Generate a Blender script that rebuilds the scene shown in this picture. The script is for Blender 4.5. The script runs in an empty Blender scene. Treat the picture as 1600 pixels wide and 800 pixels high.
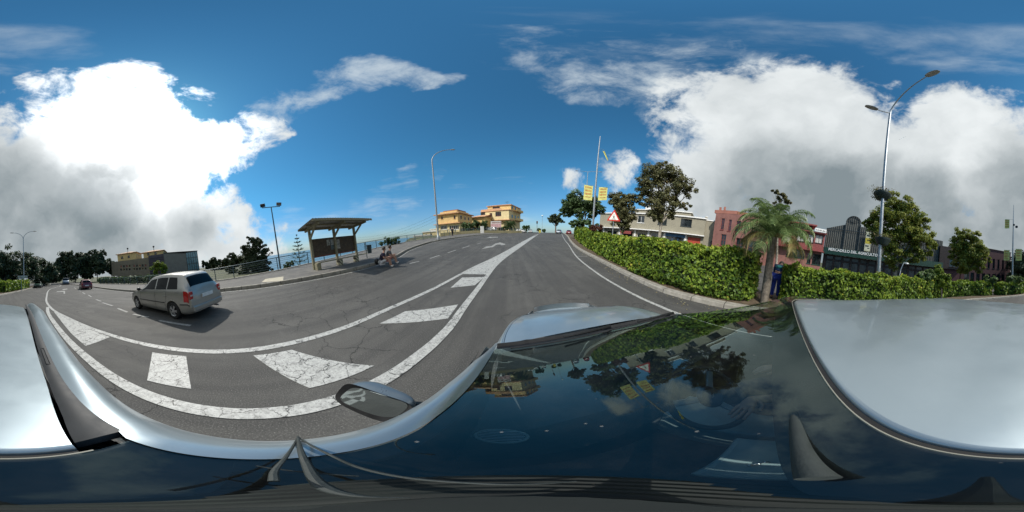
import bpy, bmesh, math, random
import numpy as np
from math import sin, cos, tan, pi, radians as R, hypot, sqrt, atan2
from mathutils import Vector, Matrix

sc = bpy.context.scene
COL = sc.collection
random.seed(7)
RNG = np.random.default_rng(11)

# ------------------------------------------------------------------ camera
CAM_H = 1.72
TILT, TILT_AZ = R(8.5), R(3.0)          # the camera hangs on the windscreen, pitched down along the car


def _level(d):
    f = (sin(TILT_AZ), cos(TILT_AZ)); r = (cos(TILT_AZ), -sin(TILT_AZ))
    df = d[0]*f[0] + d[1]*f[1]; dr = d[0]*r[0] + d[1]*r[1]; dz = d[2]
    df, dz = df*cos(TILT) + dz*sin(TILT), dz*cos(TILT) - df*sin(TILT)
    return Vector((df*f[0] + dr*r[0], df*f[1] + dr*r[1], dz))


cam_d = bpy.data.cameras.new("camera")
cam = bpy.data.objects.new("camera", cam_d)
COL.objects.link(cam)
sc.camera = cam
cam_d.type = 'PANO'
cam_d.panorama_type = 'EQUIRECTANGULAR'
cam_d.clip_start = 0.01
cam_d.clip_end = 90000
_rx, _up, _fw = _level((1, 0, 0)), _level((0, 0, 1)), _level((0, 1, 0))
mw = Matrix((_rx, _up, -_fw)).transposed().to_4x4()
mw.translation = Vector((0, 0, CAM_H))
cam.matrix_world = mw

# ------------------------------------------------------------------ sun, sky, exposure
SUN_AZ, SUN_EL = R(-125.4), R(47.3)
sun_d = bpy.data.lights.new("sun", 'SUN')
sun_d.energy = 4.2
sun_d.angle = R(0.53)
sun_d.color = (1.0, 0.95, 0.87)
sun = bpy.data.objects.new("sun", sun_d)
COL.objects.link(sun)
sdir = Vector((cos(SUN_EL)*sin(SUN_AZ), cos(SUN_EL)*cos(SUN_AZ), sin(SUN_EL)))
sun.rotation_euler = sdir.to_track_quat('Z', 'Y').to_euler()
sun.location = sdir*50

sc.view_settings.view_transform = 'Standard'
sc.view_settings.look = 'None'
sc.view_settings.gamma = 1
sc.view_settings.use_curve_mapping = False
sc.view_settings.exposure = 0.0
try:
    sc.cycles.use_denoising = True
    sc.cycles.max_bounces = 8
    sc.cycles.transparent_max_bounces = 12
    sc.cycles.sample_clamp_indirect = 6
except Exception:
    pass


class NT:
    """tiny node-tree writer"""
    def __init__(s, tree):
        s.t = tree; s.n = tree.nodes; s.l = tree.links

    def new(s, typ, **kw):
        n = s.n.new(typ)
        for k, v in kw.items():
            setattr(n, k, v)
        return n

    def put(s, sock, v):
        if v is None:
            return
        if hasattr(v, 'is_output') or isinstance(v, bpy.types.NodeSocket):
            s.l.new(v, sock)
        else:
            sock.default_value = v

    def math(s, op, a, b=None, c=None, clamp=False):
        n = s.new('ShaderNodeMath', operation=op); n.use_clamp = clamp
        for i, v in enumerate((a, b, c)):
            s.put(n.inputs[i], v)
        return n.outputs[0]

    def vmath(s, op, a, b=None):
        n = s.new('ShaderNodeVectorMath', operation=op)
        s.put(n.inputs[0], a); s.put(n.inputs[1], b)
        return n.outputs['Value'] if op in ('DOT_PRODUCT', 'LENGTH') else n.outputs[0]

    def maprange(s, v, a, b, c=0., d=1., smooth=True):
        n = s.new('ShaderNodeMapRange')
        n.interpolation_type = 'SMOOTHSTEP' if smooth else 'LINEAR'
        s.put(n.inputs[0], v)
        for i, q in enumerate((a, b, c, d)):
            s.put(n.inputs[i+1], q)
        return n.outputs[0]

    def noise(s, vec, scale, detail=4, rough=.55, dist=0., typ='FBM', out=0):
        n = s.new('ShaderNodeTexNoise')
        try:
            n.noise_type = typ
        except Exception:
            pass
        s.put(n.inputs['Vector'], vec)
        n.inputs['Scale'].default_value = scale; n.inputs['Detail'].default_value = detail
        n.inputs['Roughness'].default_value = rough; n.inputs['Distortion'].default_value = dist
        return n.outputs[out]

    def mix(s, f, a, b, blend='MIX'):
        n = s.new('ShaderNodeMix', data_type='RGBA', blend_type=blend)
        s.put(n.inputs[0], f)
        s.put(n.inputs[6], (*a, 1) if isinstance(a, (tuple, list)) and len(a) == 3 else a)
        s.put(n.inputs[7], (*b, 1) if isinstance(b, (tuple, list)) and len(b) == 3 else b)
        return n.outputs[2]


def skydir(u, v):
    """direction in the world of a place in the sky, from its bearing and height"""
    a = (u-800)/1600*2*pi; e = (400-v)/800*pi
    return _level((cos(e)*sin(a), cos(e)*cos(a), sin(e)))


world = bpy.data.worlds.new("World")
sc.world = world
world.use_nodes = True
W = NT(world.node_tree)
bg = world.node_tree.nodes['Background']
sky = W.new('ShaderNodeTexSky', sky_type='NISHITA')
sky.sun_disc = False
sky.sun_elevation = SUN_EL
sky.sun_rotation = SUN_AZ
sky.altitude = 400
sky.air_density = 1.0
sky.dust_density = 0.6
sky.ozone_density = 2.5
tc = W.new('ShaderNodeTexCoord').outputs['Generated']
vec = W.vmath('NORMALIZE', tc)
# warped direction for ragged cloud edges
wn = W.noise(vec, 5.0, 4, .6, out=1)
wv = W.vmath('SUBTRACT', wn, (0.5, 0.5, 0.5))
wv2 = W.vmath('SCALE', wv); wv2.node.inputs['Scale'].default_value = .16
vw = W.vmath('NORMALIZE', W.vmath('ADD', vec, wv2))


def blobs(lst, src):
    acc = None
    for (u, v, r, wgt) in lst:
        d = W.vmath('DOT_PRODUCT', src, tuple(skydir(u, v)))
        m = W.maprange(d, cos(R(r*.225*1.4)), cos(R(r*.225*.15)), 0., wgt)
        acc = m if acc is None else W.math('MAXIMUM', acc, m)
    return acc


# (bearing, height, radius, weight): dense cumulus
CUM = [(140, 215, 70, .9), (215, 215, 80, 1), (240, 275, 85, 1), (100, 160, 48, .62), (185, 150, 50, .62), (285, 160, 32, .6), (230, 160, 40, .6), (70, 140, 30, .5), (130, 130, 30, .5),
       (345, 235, 46, .75), (395, 208, 34, .6), (430, 203, 20, .5), (60, 260, 70, .95), (140, 310, 90, 1), (10, 300, 70, 1), (60, 350, 80, 1),
       (200, 350, 90, 1), (290, 360, 70, .95), (340, 330, 45, .8), (0, 360, 70, 1), (120, 400, 60, 1), (30, 420, 60, 1), (90, 430, 60, 1), (170, 430, 60, 1), (260, 420, 60, .95), (330, 400, 50, .85), (370, 375, 50, .75), (420, 385, 40, .6),
       (1590, 330, 70, 1), (1540, 260, 95, 1), (1500, 190, 55, .95), (1550, 185, 50, .75), (1450, 260, 90, 1), (1440, 340, 90, 1),
       (1350, 250, 90, 1), (1320, 190, 45, .85), (1250, 190, 90, 1), (1180, 240, 95, 1), (1260, 300, 100, 1), (1340, 340, 80, 1),
       (1110, 290, 80, .95), (1150, 180, 80, .85), (1080, 230, 50, .7), (1080, 330, 60, .8), (1200, 350, 70, 1), (970, 267, 32, .55),
       (1500, 400, 80, 1), (1580, 410, 60, 1), (900, 290, 30, .42), (1180, 390, 60, .9)]
# thin veils and streaks
CIR = [(930, 60, 60, .4), (1080, 65, 70, .4),
       (640, 270, 22, .5), (680, 271, 22, .5), (610, 290, 24, .45), (640, 288, 16, .45), (590, 322, 32, .55), (630, 316, 26, .5), (560, 335, 34, .5),
       (1540, 70, 50, .52), (1500, 85, 40, .4), (1340, 32, 50, .42), (1440, 66, 40, .4), (1220, 40, 50, .4), (1270, 50, 40, .38), (40, 85, 40, .4), (110, 85, 30, .36),
       (720, 335, 60, .36), (800, 320, 60, .36), (840, 85, 50, .34), (470, 380, 70, .5), (520, 370, 60, .5), (600, 360, 70, .42), (820, 345, 40, .45)]
n1 = W.noise(vec, 6.0, 10, .64, .25)
n2 = W.noise(vec, 2.6, 5, .55, .2)
fb = W.math('SUBTRACT', n1, .5)
bc = blobs(CUM, vw)
dc = W.math('ADD', bc, W.math('MULTIPLY', W.math('MULTIPLY', fb, W.maprange(bc, .55, .95, 2.5, .9)), W.maprange(bc, .02, .35)))
cum = W.maprange(dc, .25, .84)
# streaks: noise stretched sideways
mp = W.new('ShaderNodeMapping'); mp.inputs['Scale'].default_value = (1., 1., 5.)
W.put(mp.inputs['Vector'], vec)
n3 = W.noise(mp.outputs[0], 3.6, 8, .6, .3)
dcir = W.math('ADD', blobs(CIR, vw), W.math('MULTIPLY', W.math('SUBTRACT', n3, .5), 1.15))
cir = W.math('MULTIPLY', W.maprange(dcir, .36, 1.0), .62)
STR = [(425, 175, 24, .6), (450, 158, 24, .66), (475, 148, 22, .7), (500, 138, 22, .72), (525, 128, 22, .72), (550, 118, 22, .8), (575, 112, 24, .9), (600, 112, 24, .95), (625, 118, 20, .8), (650, 123, 16, .7), (675, 123, 13, .6), (695, 122, 10, .5), (570, 130, 16, .6),
       (930, 90, 55, .50), (975, 105, 60, .58), (1030, 115, 60, .60), (920, 130, 40, .42), (1080, 140, 60, .64), (1120, 110, 50, .5), (990, 140, 36, .45), (1140, 160, 60, .66)]
bs = blobs(STR, vw)
dstr = W.math('ADD', bs, W.math('MULTIPLY', W.math('MULTIPLY', fb, 2.2), W.maprange(bs, .02, .3)))
cir = W.math('MAXIMUM', cir, W.math('MULTIPLY', W.maprange(dstr, .25, 1.1), .72))
# light and dark within the clouds
DARK = [(60, 330, 110, .8), (150, 320, 90, .95), (200, 350, 60, .7), (0, 330, 90, .75), (100, 380, 90, .75), (290, 350, 40, .5), (1590, 340, 80, .8), (200, 390, 60, .7),
        (1200, 310, 85, .8), (1290, 330, 95, 1.05), (1340, 305, 70, .8), (1440, 355, 90, .9), (1520, 350, 70, .7), (1130, 320, 50, .4)]
dk = blobs(DARK, vw)
puff = W.noise(vw, 4.2, 6, .5, .0)
shade = W.math('ADD', W.math('MULTIPLY', dk, .95), W.math('MULTIPLY', W.math('SUBTRACT', puff, .5), 1.1), clamp=False)
shade = W.maprange(shade, -.25, .95, 0., 1., False)
ccol = W.mix(shade, (.88, .92, .93), (.24, .29, .315))
glow_d = W.vmath('DOT_PRODUCT', vw, tuple(skydir(225, 215)))
glow = W.math('POWER', W.maprange(glow_d, cos(R(36)), 1.0, 0., 1., False), 1.5)
gl2 = W.math('MULTIPLY', W.math('MULTIPLY', glow, 3.2), W.maprange(puff, .30, .62, .35, 1.2))
lit = W.mix(1.0, ccol, W.mix(0., (1, 1, 1), (1, 1, 1)), 'MULTIPLY')
gcol = W.new('ShaderNodeCombineColor')
for i in range(3):
    W.put(gcol.inputs[i], gl2)
lit = W.mix(W.math('SUBTRACT', 1.0, W.math('MULTIPLY', dk, .8)), lit, W.mix(1.0, lit, gcol.outputs[0], 'ADD'))
SKYS = 0.1
lit10 = W.mix(1.0, lit, (1/SKYS, 1/SKYS, 1/SKYS), 'MULTIPLY')
cir10 = W.mix(W.math('MULTIPLY', glow, .5), (.70/SKYS, .78/SKYS, .82/SKYS), (1.6/SKYS, 1.6/SKYS, 1.6/SKYS))
_sz = W.new('ShaderNodeSeparateXYZ'); W.put(_sz.inputs[0], vec)
tint = W.mix(W.maprange(_sz.outputs[2], .0, .38), (.66, .90, 1.14), (.46, 1.20, 1.36))
skyc = W.mix(1.0, sky.outputs[0], tint, 'MULTIPLY')
c1 = W.mix(cir, skyc, cir10)
c2 = W.mix(cum, c1, lit10)
W.put(bg.inputs[0], c2)
bg.inputs[1].default_value = SKYS
try:
    world.cycles.sampling_method = 'MANUAL'
    world.cycles.sample_map_resolution = 1024
except Exception:
    pass


# ------------------------------------------------------------------ helpers: terrain, places
def S(t):
    t = max(0., min(1., t)); return t*t*(3-2*t)


def h(x, y):
    """height of the road surface: climbs ahead, banked up to the bus stop side"""
    return (1.35*S((y-5)/55) + .25*S((-x-3.5)/4)*S((y+5)/8)
            + .30*S((-x-2)/9)*S((y-7)/14)*(1-S((y-34)/26)))


def bearing(u, v):
    a = (u-800)/1600*2*pi; e = (400-v)/800*pi
    return _level((cos(e)*sin(a), cos(e)*cos(a), sin(e)))


def on_ground(u, v, dz=0.):
    """ground point seen at a bearing (u) and drop (v)"""
    d = bearing(u, v); k = hypot(d.x, d.y); s = .3
    while s < 400:
        x, y, z = d.x*s/k, d.y*s/k, CAM_H + d.z*s/k
        if z <= h(x, y) + dz:
            return Vector((x, y, h(x, y)+dz))
        s *= 1.002
    return Vector((x, y, z))


def far(u, v, dist):
    """point at a bearing, height and distance on the ground"""
    d = bearing(u, v); t = dist/hypot(d.x, d.y)
    return Vector((d.x*t, d.y*t, CAM_H + d.z*t))


def foot(u, v, dist, z=None):
    """base on the terrain of a vertical thing"""
    p = far(u, v, dist)
    return Vector((p.x, p.y, h(p.x, p.y) if z is None else z))


# ------------------------------------------------------------------ helpers: materials
MATS = {}


def mat(name, rgb, rough=.8, metal=0., var=.15, scale=4., bump=0., bscale=30., coat=0., spec=.5, detail=5):
    if name in MATS:
        return MATS[name]
    m = bpy.data.materials.new(name); m.use_nodes = True
    N = NT(m.node_tree)
    p = m.node_tree.nodes['Principled BSDF']
    co = N.new('ShaderNodeTexCoord').outputs['Object']
    n = N.noise(co, scale, detail, .6)
    a = tuple(max(0., c*(1-var)) for c in rgb); b = tuple(min(1., c*(1+var)) for c in rgb)
    N.put(p.inputs['Base Color'], N.mix(N.maprange(n, .3, .7), a, b))
    p.inputs['Metallic'].default_value = metal
    N.put(p.inputs['Roughness'], N.maprange(n, .2, .8, max(.02, rough*.85), min(1, rough*1.12)))
    p.inputs['Specular IOR Level'].default_value = spec
    if coat:
        p.inputs['Coat Weight'].default_value = coat
        p.inputs['Coat Roughness'].default_value = .04
    if bump:
        b_ = N.new('ShaderNodeBump'); b_.inputs['Strength'].default_value = bump; b_.inputs['Distance'].default_value = .02
        N.put(b_.inputs['Height'], N.noise(co, bscale, 5, .6)); N.put(p.inputs['Normal'], b_.outputs[0])
    MATS[name] = m
    return m


def paint_mat(name, rgb, metal=.0, rough=.32, dirt=.25):
    if name in MATS:
        return MATS[name]
    m = bpy.data.materials.new(name); m.use_nodes = True
    N = NT(m.node_tree); p = m.node_tree.nodes['Principled BSDF']
    co = N.new('ShaderNodeTexCoord').outputs['Object']
    n = N.noise(co, 3, 6, .65)
    N.put(p.inputs['Base Color'], N.mix(N.math('MULTIPLY', N.maprange(n, .35, .8), dirt), rgb, tuple(c*.5+.03 for c in rgb)))
    p.inputs['Metallic'].default_value = metal
    N.put(p.inputs['Roughness'], N.maprange(N.noise(co, 8, 4, .6), .3, .75, rough*.85, rough*1.25))
    p.inputs['Coat Weight'].default_value = .8; p.inputs['Coat Roughness'].default_value = .06
    MATS[name] = m
    return m


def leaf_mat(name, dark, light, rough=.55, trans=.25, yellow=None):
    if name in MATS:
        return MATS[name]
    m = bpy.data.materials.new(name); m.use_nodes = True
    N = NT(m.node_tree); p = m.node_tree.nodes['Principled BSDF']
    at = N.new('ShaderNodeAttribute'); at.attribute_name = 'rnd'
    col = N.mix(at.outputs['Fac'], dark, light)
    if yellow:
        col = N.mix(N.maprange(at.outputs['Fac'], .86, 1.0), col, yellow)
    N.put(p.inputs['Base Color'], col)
    p.inputs['Roughness'].default_value = rough
    p.inputs['Specular IOR Level'].default_value = .35
    tr = N.new('ShaderNodeBsdfTranslucent'); N.put(tr.inputs[0], col)
    mx = N.new('ShaderNodeMixShader'); mx.inputs[0].default_value = trans
    N.l.new(p.outputs[0], mx.inputs[1]); N.l.new(tr.outputs[0], mx.inputs[2])
    N.l.new(mx.outputs[0], m.node_tree.nodes['Material Output'].inputs[0])
    MATS[name] = m
    return m


def glass_mat(name, tint=(.5, .6, .6), gain=1.6, base=0.02, ior=1.5):
    """thin tinted glass: Fresnel mix of clear and mirror"""
    if name in MATS:
        return MATS[name]
    m = bpy.data.materials.new(name); m.use_nodes = True
    N = NT(m.node_tree); m.node_tree.nodes.remove(m.node_tree.nodes['Principled BSDF'])
    t = N.new('ShaderNodeBsdfTransparent'); t.inputs[0].default_value = (*tint, 1)
    g = N.new('ShaderNodeBsdfGlossy'); g.inputs['Roughness'].default_value = .0
    fr = N.new('ShaderNodeFresnel'); fr.inputs[0].default_value = ior
    f = N.math('ADD', N.math('MULTIPLY', fr.outputs[0], gain), base, clamp=True)
    mx = N.new('ShaderNodeMixShader'); N.put(mx.inputs[0], f)
    N.l.new(t.outputs[0], mx.inputs[1]); N.l.new(g.outputs[0], mx.inputs[2])
    N.l.new(mx.outputs[0], m.node_tree.nodes['Material Output'].inputs[0])
    MATS[name] = m
    return m


def asphalt_mat():
    m = bpy.data.materials.new('asphalt'); m.use_nodes = True
    N = NT(m.node_tree); p = m.node_tree.nodes['Principled BSDF']
    co = N.new('ShaderNodeTexCoord').outputs['Object']
    big = N.noise(co, .35, 4, .6)
    mid = N.noise(co, 2.5, 5, .65)
    fine = N.noise(co, 70, 3, .85)
    c = N.mix(N.maprange(big, .35, .65), (.060, .058, .053), (.084, .081, .074))
    c = N.mix(N.math('MULTIPLY', N.maprange(mid, .45, .75), .35), c, (.040, .040, .040))
    mpp = N.new('ShaderNodeMapping'); mpp.inputs['Scale'].default_value = (1.3, .06, 1); mpp.inputs['Rotation'].default_value = (0, 0, R(6)); N.put(mpp.inputs['Vector'], co)
    streak = N.noise(mpp.outputs[0], 1.6, 4, .6)
    c = N.mix(N.math('MULTIPLY', N.maprange(streak, .40, .60), .55), c, (.036, .035, .034))
    patch = N.new('ShaderNodeTexVoronoi'); N.put(patch.inputs['Vector'], co); patch.inputs['Scale'].default_value = .16
    c = N.mix(N.math('MULTIPLY', N.maprange(N.noise(co, .8, 6, .7), .54, .64), .42), c, (.10, .097, .09))
    c = N.mix(N.math('MULTIPLY', N.maprange(fine, .52, .68), .85), c, (.19, .185, .17))
    c = N.mix(N.math('MULTIPLY', N.maprange(fine, .45, .32), .6), c, (.022, .022, .022))
    # light dry stains and pale specks
    sp = N.new('ShaderNodeTexVoronoi'); N.put(sp.inputs['Vector'], co); sp.inputs['Scale'].default_value = 3.1
    c = N.mix(N.math('MULTIPLY', N.maprange(sp.outputs['Distance'], .035, .02), .6), c, (.25, .24, .22))
    # cracks, only in worn zones
    wv_ = N.noise(co, 2.2, 4, .6, out=1)
    wsc = N.vmath('SCALE', wv_); wsc.node.inputs['Scale'].default_value = .55
    cv = N.vmath('ADD', co, wsc)
    vo = N.new('ShaderNodeTexVoronoi'); vo.feature = 'DISTANCE_TO_EDGE'
    N.put(vo.inputs['Vector'], cv); vo.inputs['Scale'].default_value = 1.5
    crack = N.maprange(vo.outputs['Distance'], .018, .005)
    zone = N.maprange(N.noise(co, .30, 3, .6), .47, .60)
    cr = N.math('MULTIPLY', crack, zone)
    c = N.mix(N.math('MULTIPLY', cr, .8), c, (.015, .015, .014))
    N.put(p.inputs['Base Color'], c)
    p.inputs['Roughness'].default_value = .82
    p.inputs['Specular IOR Level'].default_value = .4
    b = N.new('ShaderNodeBump'); b.inputs['Strength'].default_value = .5; b.inputs['Distance'].default_value = .006
    N.put(b.inputs['Height'], N.math('SUBTRACT', fine, N.math('MULTIPLY', cr, 2.0))); N.put(p.inputs['Normal'], b.outputs[0])
    MATS['asphalt'] = m
    return m


def road_paint_mat():
    m = bpy.data.materials.new('road_paint'); m.use_nodes = True
    N = NT(m.node_tree); p = m.node_tree.nodes['Principled BSDF']
    co = N.new('ShaderNodeTexCoord').outputs['Object']
    wv_ = N.noise(co, 3.5, 4, .6, out=1)
    wsc = N.vmath('SCALE', wv_); wsc.node.inputs['Scale'].default_value = .4
    cv = N.vmath('ADD', co, wsc)
    vo = N.new('ShaderNodeTexVoronoi'); vo.feature = 'DISTANCE_TO_EDGE'
    N.put(vo.inputs['Vector'], cv); vo.inputs['Scale'].default_value = 3.2
    crack = N.maprange(vo.outputs['Distance'], N.maprange(N.noise(co, 6, 3, .6), .3, .7, .008, .045), .004)
    some = N.maprange(N.noise(co, .9, 2, .5), .30, .48)
    dirt = N.noise(co, 14, 6, .7)
    wear = N.math('MAXIMUM', N.maprange(N.noise(co, 40, 5, .8), .50, .64), N.maprange(N.noise(co, 5, 7, .78), .53, .64))
    c = N.mix(N.maprange(dirt, .35, .75), (.46, .46, .435), (.25, .25, .235))
    c = N.mix(N.math('MULTIPLY', wear, .72), c, (.11, .11, .105))
    c = N.mix(N.math('MULTIPLY', N.math('MULTIPLY', crack, some), .95), c, (.03, .03, .028))
    N.put(p.inputs['Base Color'], c); p.inputs['Roughness'].default_value = .6
    MATS['road_paint'] = m
    return m


ASPH = asphalt_mat()
PAINT = road_paint_mat()
M_conc = mat('concrete_kerb', (.30, .285, .25), .9, var=.25, scale=6, bump=.3)
M_pave = mat('pavement_tarmac', (.115, .108, .098), .9, var=.3, scale=1.6, bump=.3, bscale=60)
M_slab = mat('pale_slab', (.42, .38, .29), .9, var=.12, scale=5)
M_soil = mat('soil', (.09, .065, .04), .95, var=.35, scale=5, bump=.5)
M_land = mat('dry_land', (.060, .066, .030), .95, var=.5, scale=.15)
M_galv = mat('galvanised_steel', (.33, .36, .38), .45, .55, var=.15, scale=9)
M_darkmetal = mat('dark_metal', (.035, .045, .05), .5, .3, var=.3)
M_bluemetal = mat('blue_grey_metal', (.06, .10, .12), .5, .2, var=.2)
M_black = mat('black_plastic', (.012, .012, .013), .45, var=.3, scale=20)
M_rubber = mat('black_rubber', (.012, .012, .012), .75, var=.3, scale=20)
M_wood = mat('weathered_wood', (.26, .24, .16), .85, var=.3, scale=12, bump=.3)
M_wooddk = mat('dark_stained_wood', (.075, .055, .038), .8, var=.35, scale=7, bump=.3)
M_glassdk = mat('dark_glass', (.015, .02, .024), .07, var=.3, scale=1, spec=.9)
M_white = mat('white_paint', (.74, .74, .72), .6, var=.08)
M_alu = mat('alloy', (.55, .56, .58), .3, .85, var=.1)
M_redlens = mat('red_lens', (.42, .012, .015), .15, var=.1, coat=1)
M_whitelens = mat('clear_lens', (.55, .45, .42), .12, var=.1, coat=1)
M_skin = mat('skin', (.42, .24, .17), .6, var=.1)
M_hair = mat('dark_hair', (.025, .018, .013), .7, var=.3, scale=40)
M_bark = mat('bark', (.13, .11, .085), .95, var=.35, scale=12, bump=.7, bscale=20)
M_palebark = mat('pale_bark', (.30, .27, .22), .9, var=.35, scale=7, bump=.4)


# ------------------------------------------------------------------ helpers: meshes
class MB:
    """collects shapes for one mesh object"""
    def __init__(s):
        s.v = []; s.f = []; s.X = None

    def add(s, vs, fs):
        o = len(s.v)
        if s.X is not None:
            vs = [s.X @ Vector(p) for p in vs]
        s.v += [tuple(p) for p in vs]; s.f += [tuple(i+o for i in f) for f in fs]
        return s

    def box(s, x0, y0, z0, x1, y1, z1):
        vs = [(x0, y0, z0), (x1, y0, z0), (x1, y1, z0), (x0, y1, z0), (x0, y0, z1), (x1, y0, z1), (x1, y1, z1), (x0, y1, z1)]
        return s.add(vs, [(0, 3, 2, 1), (4, 5, 6, 7), (0, 1, 5, 4), (1, 2, 6, 5), (2, 3, 7, 6), (3, 0, 4, 7)])

    def cbox(s, c, sz):
        return s.box(c[0]-sz[0]/2, c[1]-sz[1]/2, c[2]-sz[2]/2, c[0]+sz[0]/2, c[1]+sz[1]/2, c[2]+sz[2]/2)

    def beam(s, a, b, w, t, up=(0, 0, 1)):
        a, b = Vector(a), Vector(b); d = (b-a).normalized(); up = Vector(up)
        if abs(d.dot(up)) > .98:
            up = Vector((1, 0, 0))
        r = d.cross(up).normalized()*w/2; n = r.cross(d).normalized()*t/2
        vs = [p+sx*r+sz*n for p in (a, b) for sx, sz in ((-1, -1), (1, -1), (1, 1), (-1, 1))]
        return s.add(vs, [(0, 1, 2, 3), (7, 6, 5, 4), (0, 4, 5, 1), (1, 5, 6, 2), (2, 6, 7, 3), (3, 7, 4, 0)])

    def tube(s, pts, rad, n=8, cap=True):
        pts = [Vector(p) for p in pts]
        if not isinstance(rad, (list, tuple)):
            rad = [rad]*len(pts)
        vs = []; fs = []; prev = None
        for i, p in enumerate(pts):
            d = (pts[min(i+1, len(pts)-1)]-pts[max(i-1, 0)]).normalized()
            if prev is None:
                u = d.orthogonal().normalized()
            else:
                u = (prev-d*prev.dot(d))
                u = u.normalized() if u.length > 1e-6 else d.orthogonal().normalized()
            prev = u; w = d.cross(u)
            for k in range(n):
                a = 2*pi*k/n
                vs.append(p+(u*cos(a)+w*sin(a))*rad[i])
        for i in range(len(pts)-1):
            for k in range(n):
                a = i*n+k; b = i*n+(k+1) % n
                fs.append((a, b, b+n, a+n))
        if cap:
            fs.append(tuple(range(n-1, -1, -1))); fs.append(tuple((len(pts)-1)*n+k for k in range(n)))
        return s.add(vs, fs)

    def lathe(s, prof, n=24, c=(0, 0, 0), axis='Z', cap=True):
        """prof: (radius, height) list"""
        vs = []
        for (r, z) in prof:
            for k in range(n):
                a = 2*pi*k/n
                p = (r*cos(a), r*sin(a), z)
                if axis == 'Y':
                    p = (p[0], p[2], p[1])
                if axis == 'X':
                    p = (p[2], p[0], p[1])
                vs.append((p[0]+c[0], p[1]+c[1], p[2]+c[2]))
        fs = [(i*n+k, i*n+(k+1) % n, (i+1)*n+(k+1) % n, (i+1)*n+k) for i in range(len(prof)-1) for k in range(n)]
        if prof[0][0] > 1e-4 and cap:
            fs.append(tuple(range(n-1, -1, -1)))
        if prof[-1][0] > 1e-4 and cap:
            fs.append(tuple((len(prof)-1)*n+k for k in range(n)))
        return s.add(vs, fs)

    def prism(s, poly, y0, y1):
        """poly in x,z swept along y"""
        n = len(poly)
        vs = [(x, y0, z) for x, z in poly]+[(x, y1, z) for x, z in poly]
        return s.add(vs, [tuple(range(n)), tuple(range(2*n-1, n-1, -1))]+[(i, i+n, (i+1) % n+n, (i+1) % n) for i in range(n)])

    def slab(s, poly, z0, z1):
        n = len(poly)
        vs = [(x, y, z0) for x, y in poly]+[(x, y, z1) for x, y in poly]
        return s.add(vs, [tuple(range(n-1, -1, -1)), tuple(range(n, 2*n))]+[(i, (i+1) % n, (i+1) % n+n, i+n) for i in range(n)])

    def grid(s, fn, nu, nv, flip=False):
        vs = [fn(i/nu, j/nv) for j in range(nv+1) for i in range(nu+1)]
        fs = []
        for j in range(nv):
            for i in range(nu):
                a = j*(nu+1)+i
                q = (a, a+1, a+nu+2, a+nu+1)
                fs.append(q[::-1] if flip else q)
        return s.add(vs, fs)

    def ball(s, c, r, n=12, m=8, sz=(1, 1, 1)):
        prof = [(max(1e-5, r*sin(pi*i/m)), -r*cos(pi*i/m)) for i in range(m+1)]
        o = len(s.v)
        s.lathe(prof, n)
        for i in range(o, len(s.v)):
            p = s.v[i]
            s.v[i] = (p[0]*sz[0]+c[0], p[1]*sz[1]+c[1], p[2]*sz[2]+c[2])
        return s

    def build(s, name, m, parent=None, smooth=False, bevel=0., angle=35):
        me = bpy.data.meshes.new(name)
        me.from_pydata(s.v, [], s.f)
        me.update()
        bm = bmesh.new(); bm.from_mesh(me)
        bmesh.ops.recalc_face_normals(bm, faces=bm.faces)
        bm.to_mesh(me); bm.free()
        if smooth:
            for p in me.polygons:
                p.use_smooth = True
            try:
                me.set_sharp_from_angle(angle=R(angle))
            except Exception:
                pass
        me.materials.append(m)
        o = bpy.data.objects.new(name, me); COL.objects.link(o)
        if parent:
            o.parent = parent
        if bevel:
            b = o.modifiers.new('bevel', 'BEVEL'); b.width = bevel; b.segments = 2; b.limit_method = 'ANGLE'
        return o


def tag(o, label=None, cat=None, group=None, kind=None):
    if label: o['label'] = label
    if cat: o['category'] = cat
    if group: o['group'] = group
    if kind: o['kind'] = kind
    return o


def thing(name, label, cat, loc=(0, 0, 0), rz=0., group=None):
    o = bpy.data.objects.new(name, None); COL.objects.link(o)
    o.location = loc; o.rotation_euler = (0, 0, rz); o.empty_display_size = .2
    return tag(o, label, cat, group)


KIDS = {}


def copy_tree(o, parent=None):
    c = o.copy(); COL.objects.link(c); c.parent = parent
    for ch in [q for q in bpy.data.objects if q.parent == o]:
        copy_tree(ch, c)
    return c


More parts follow.
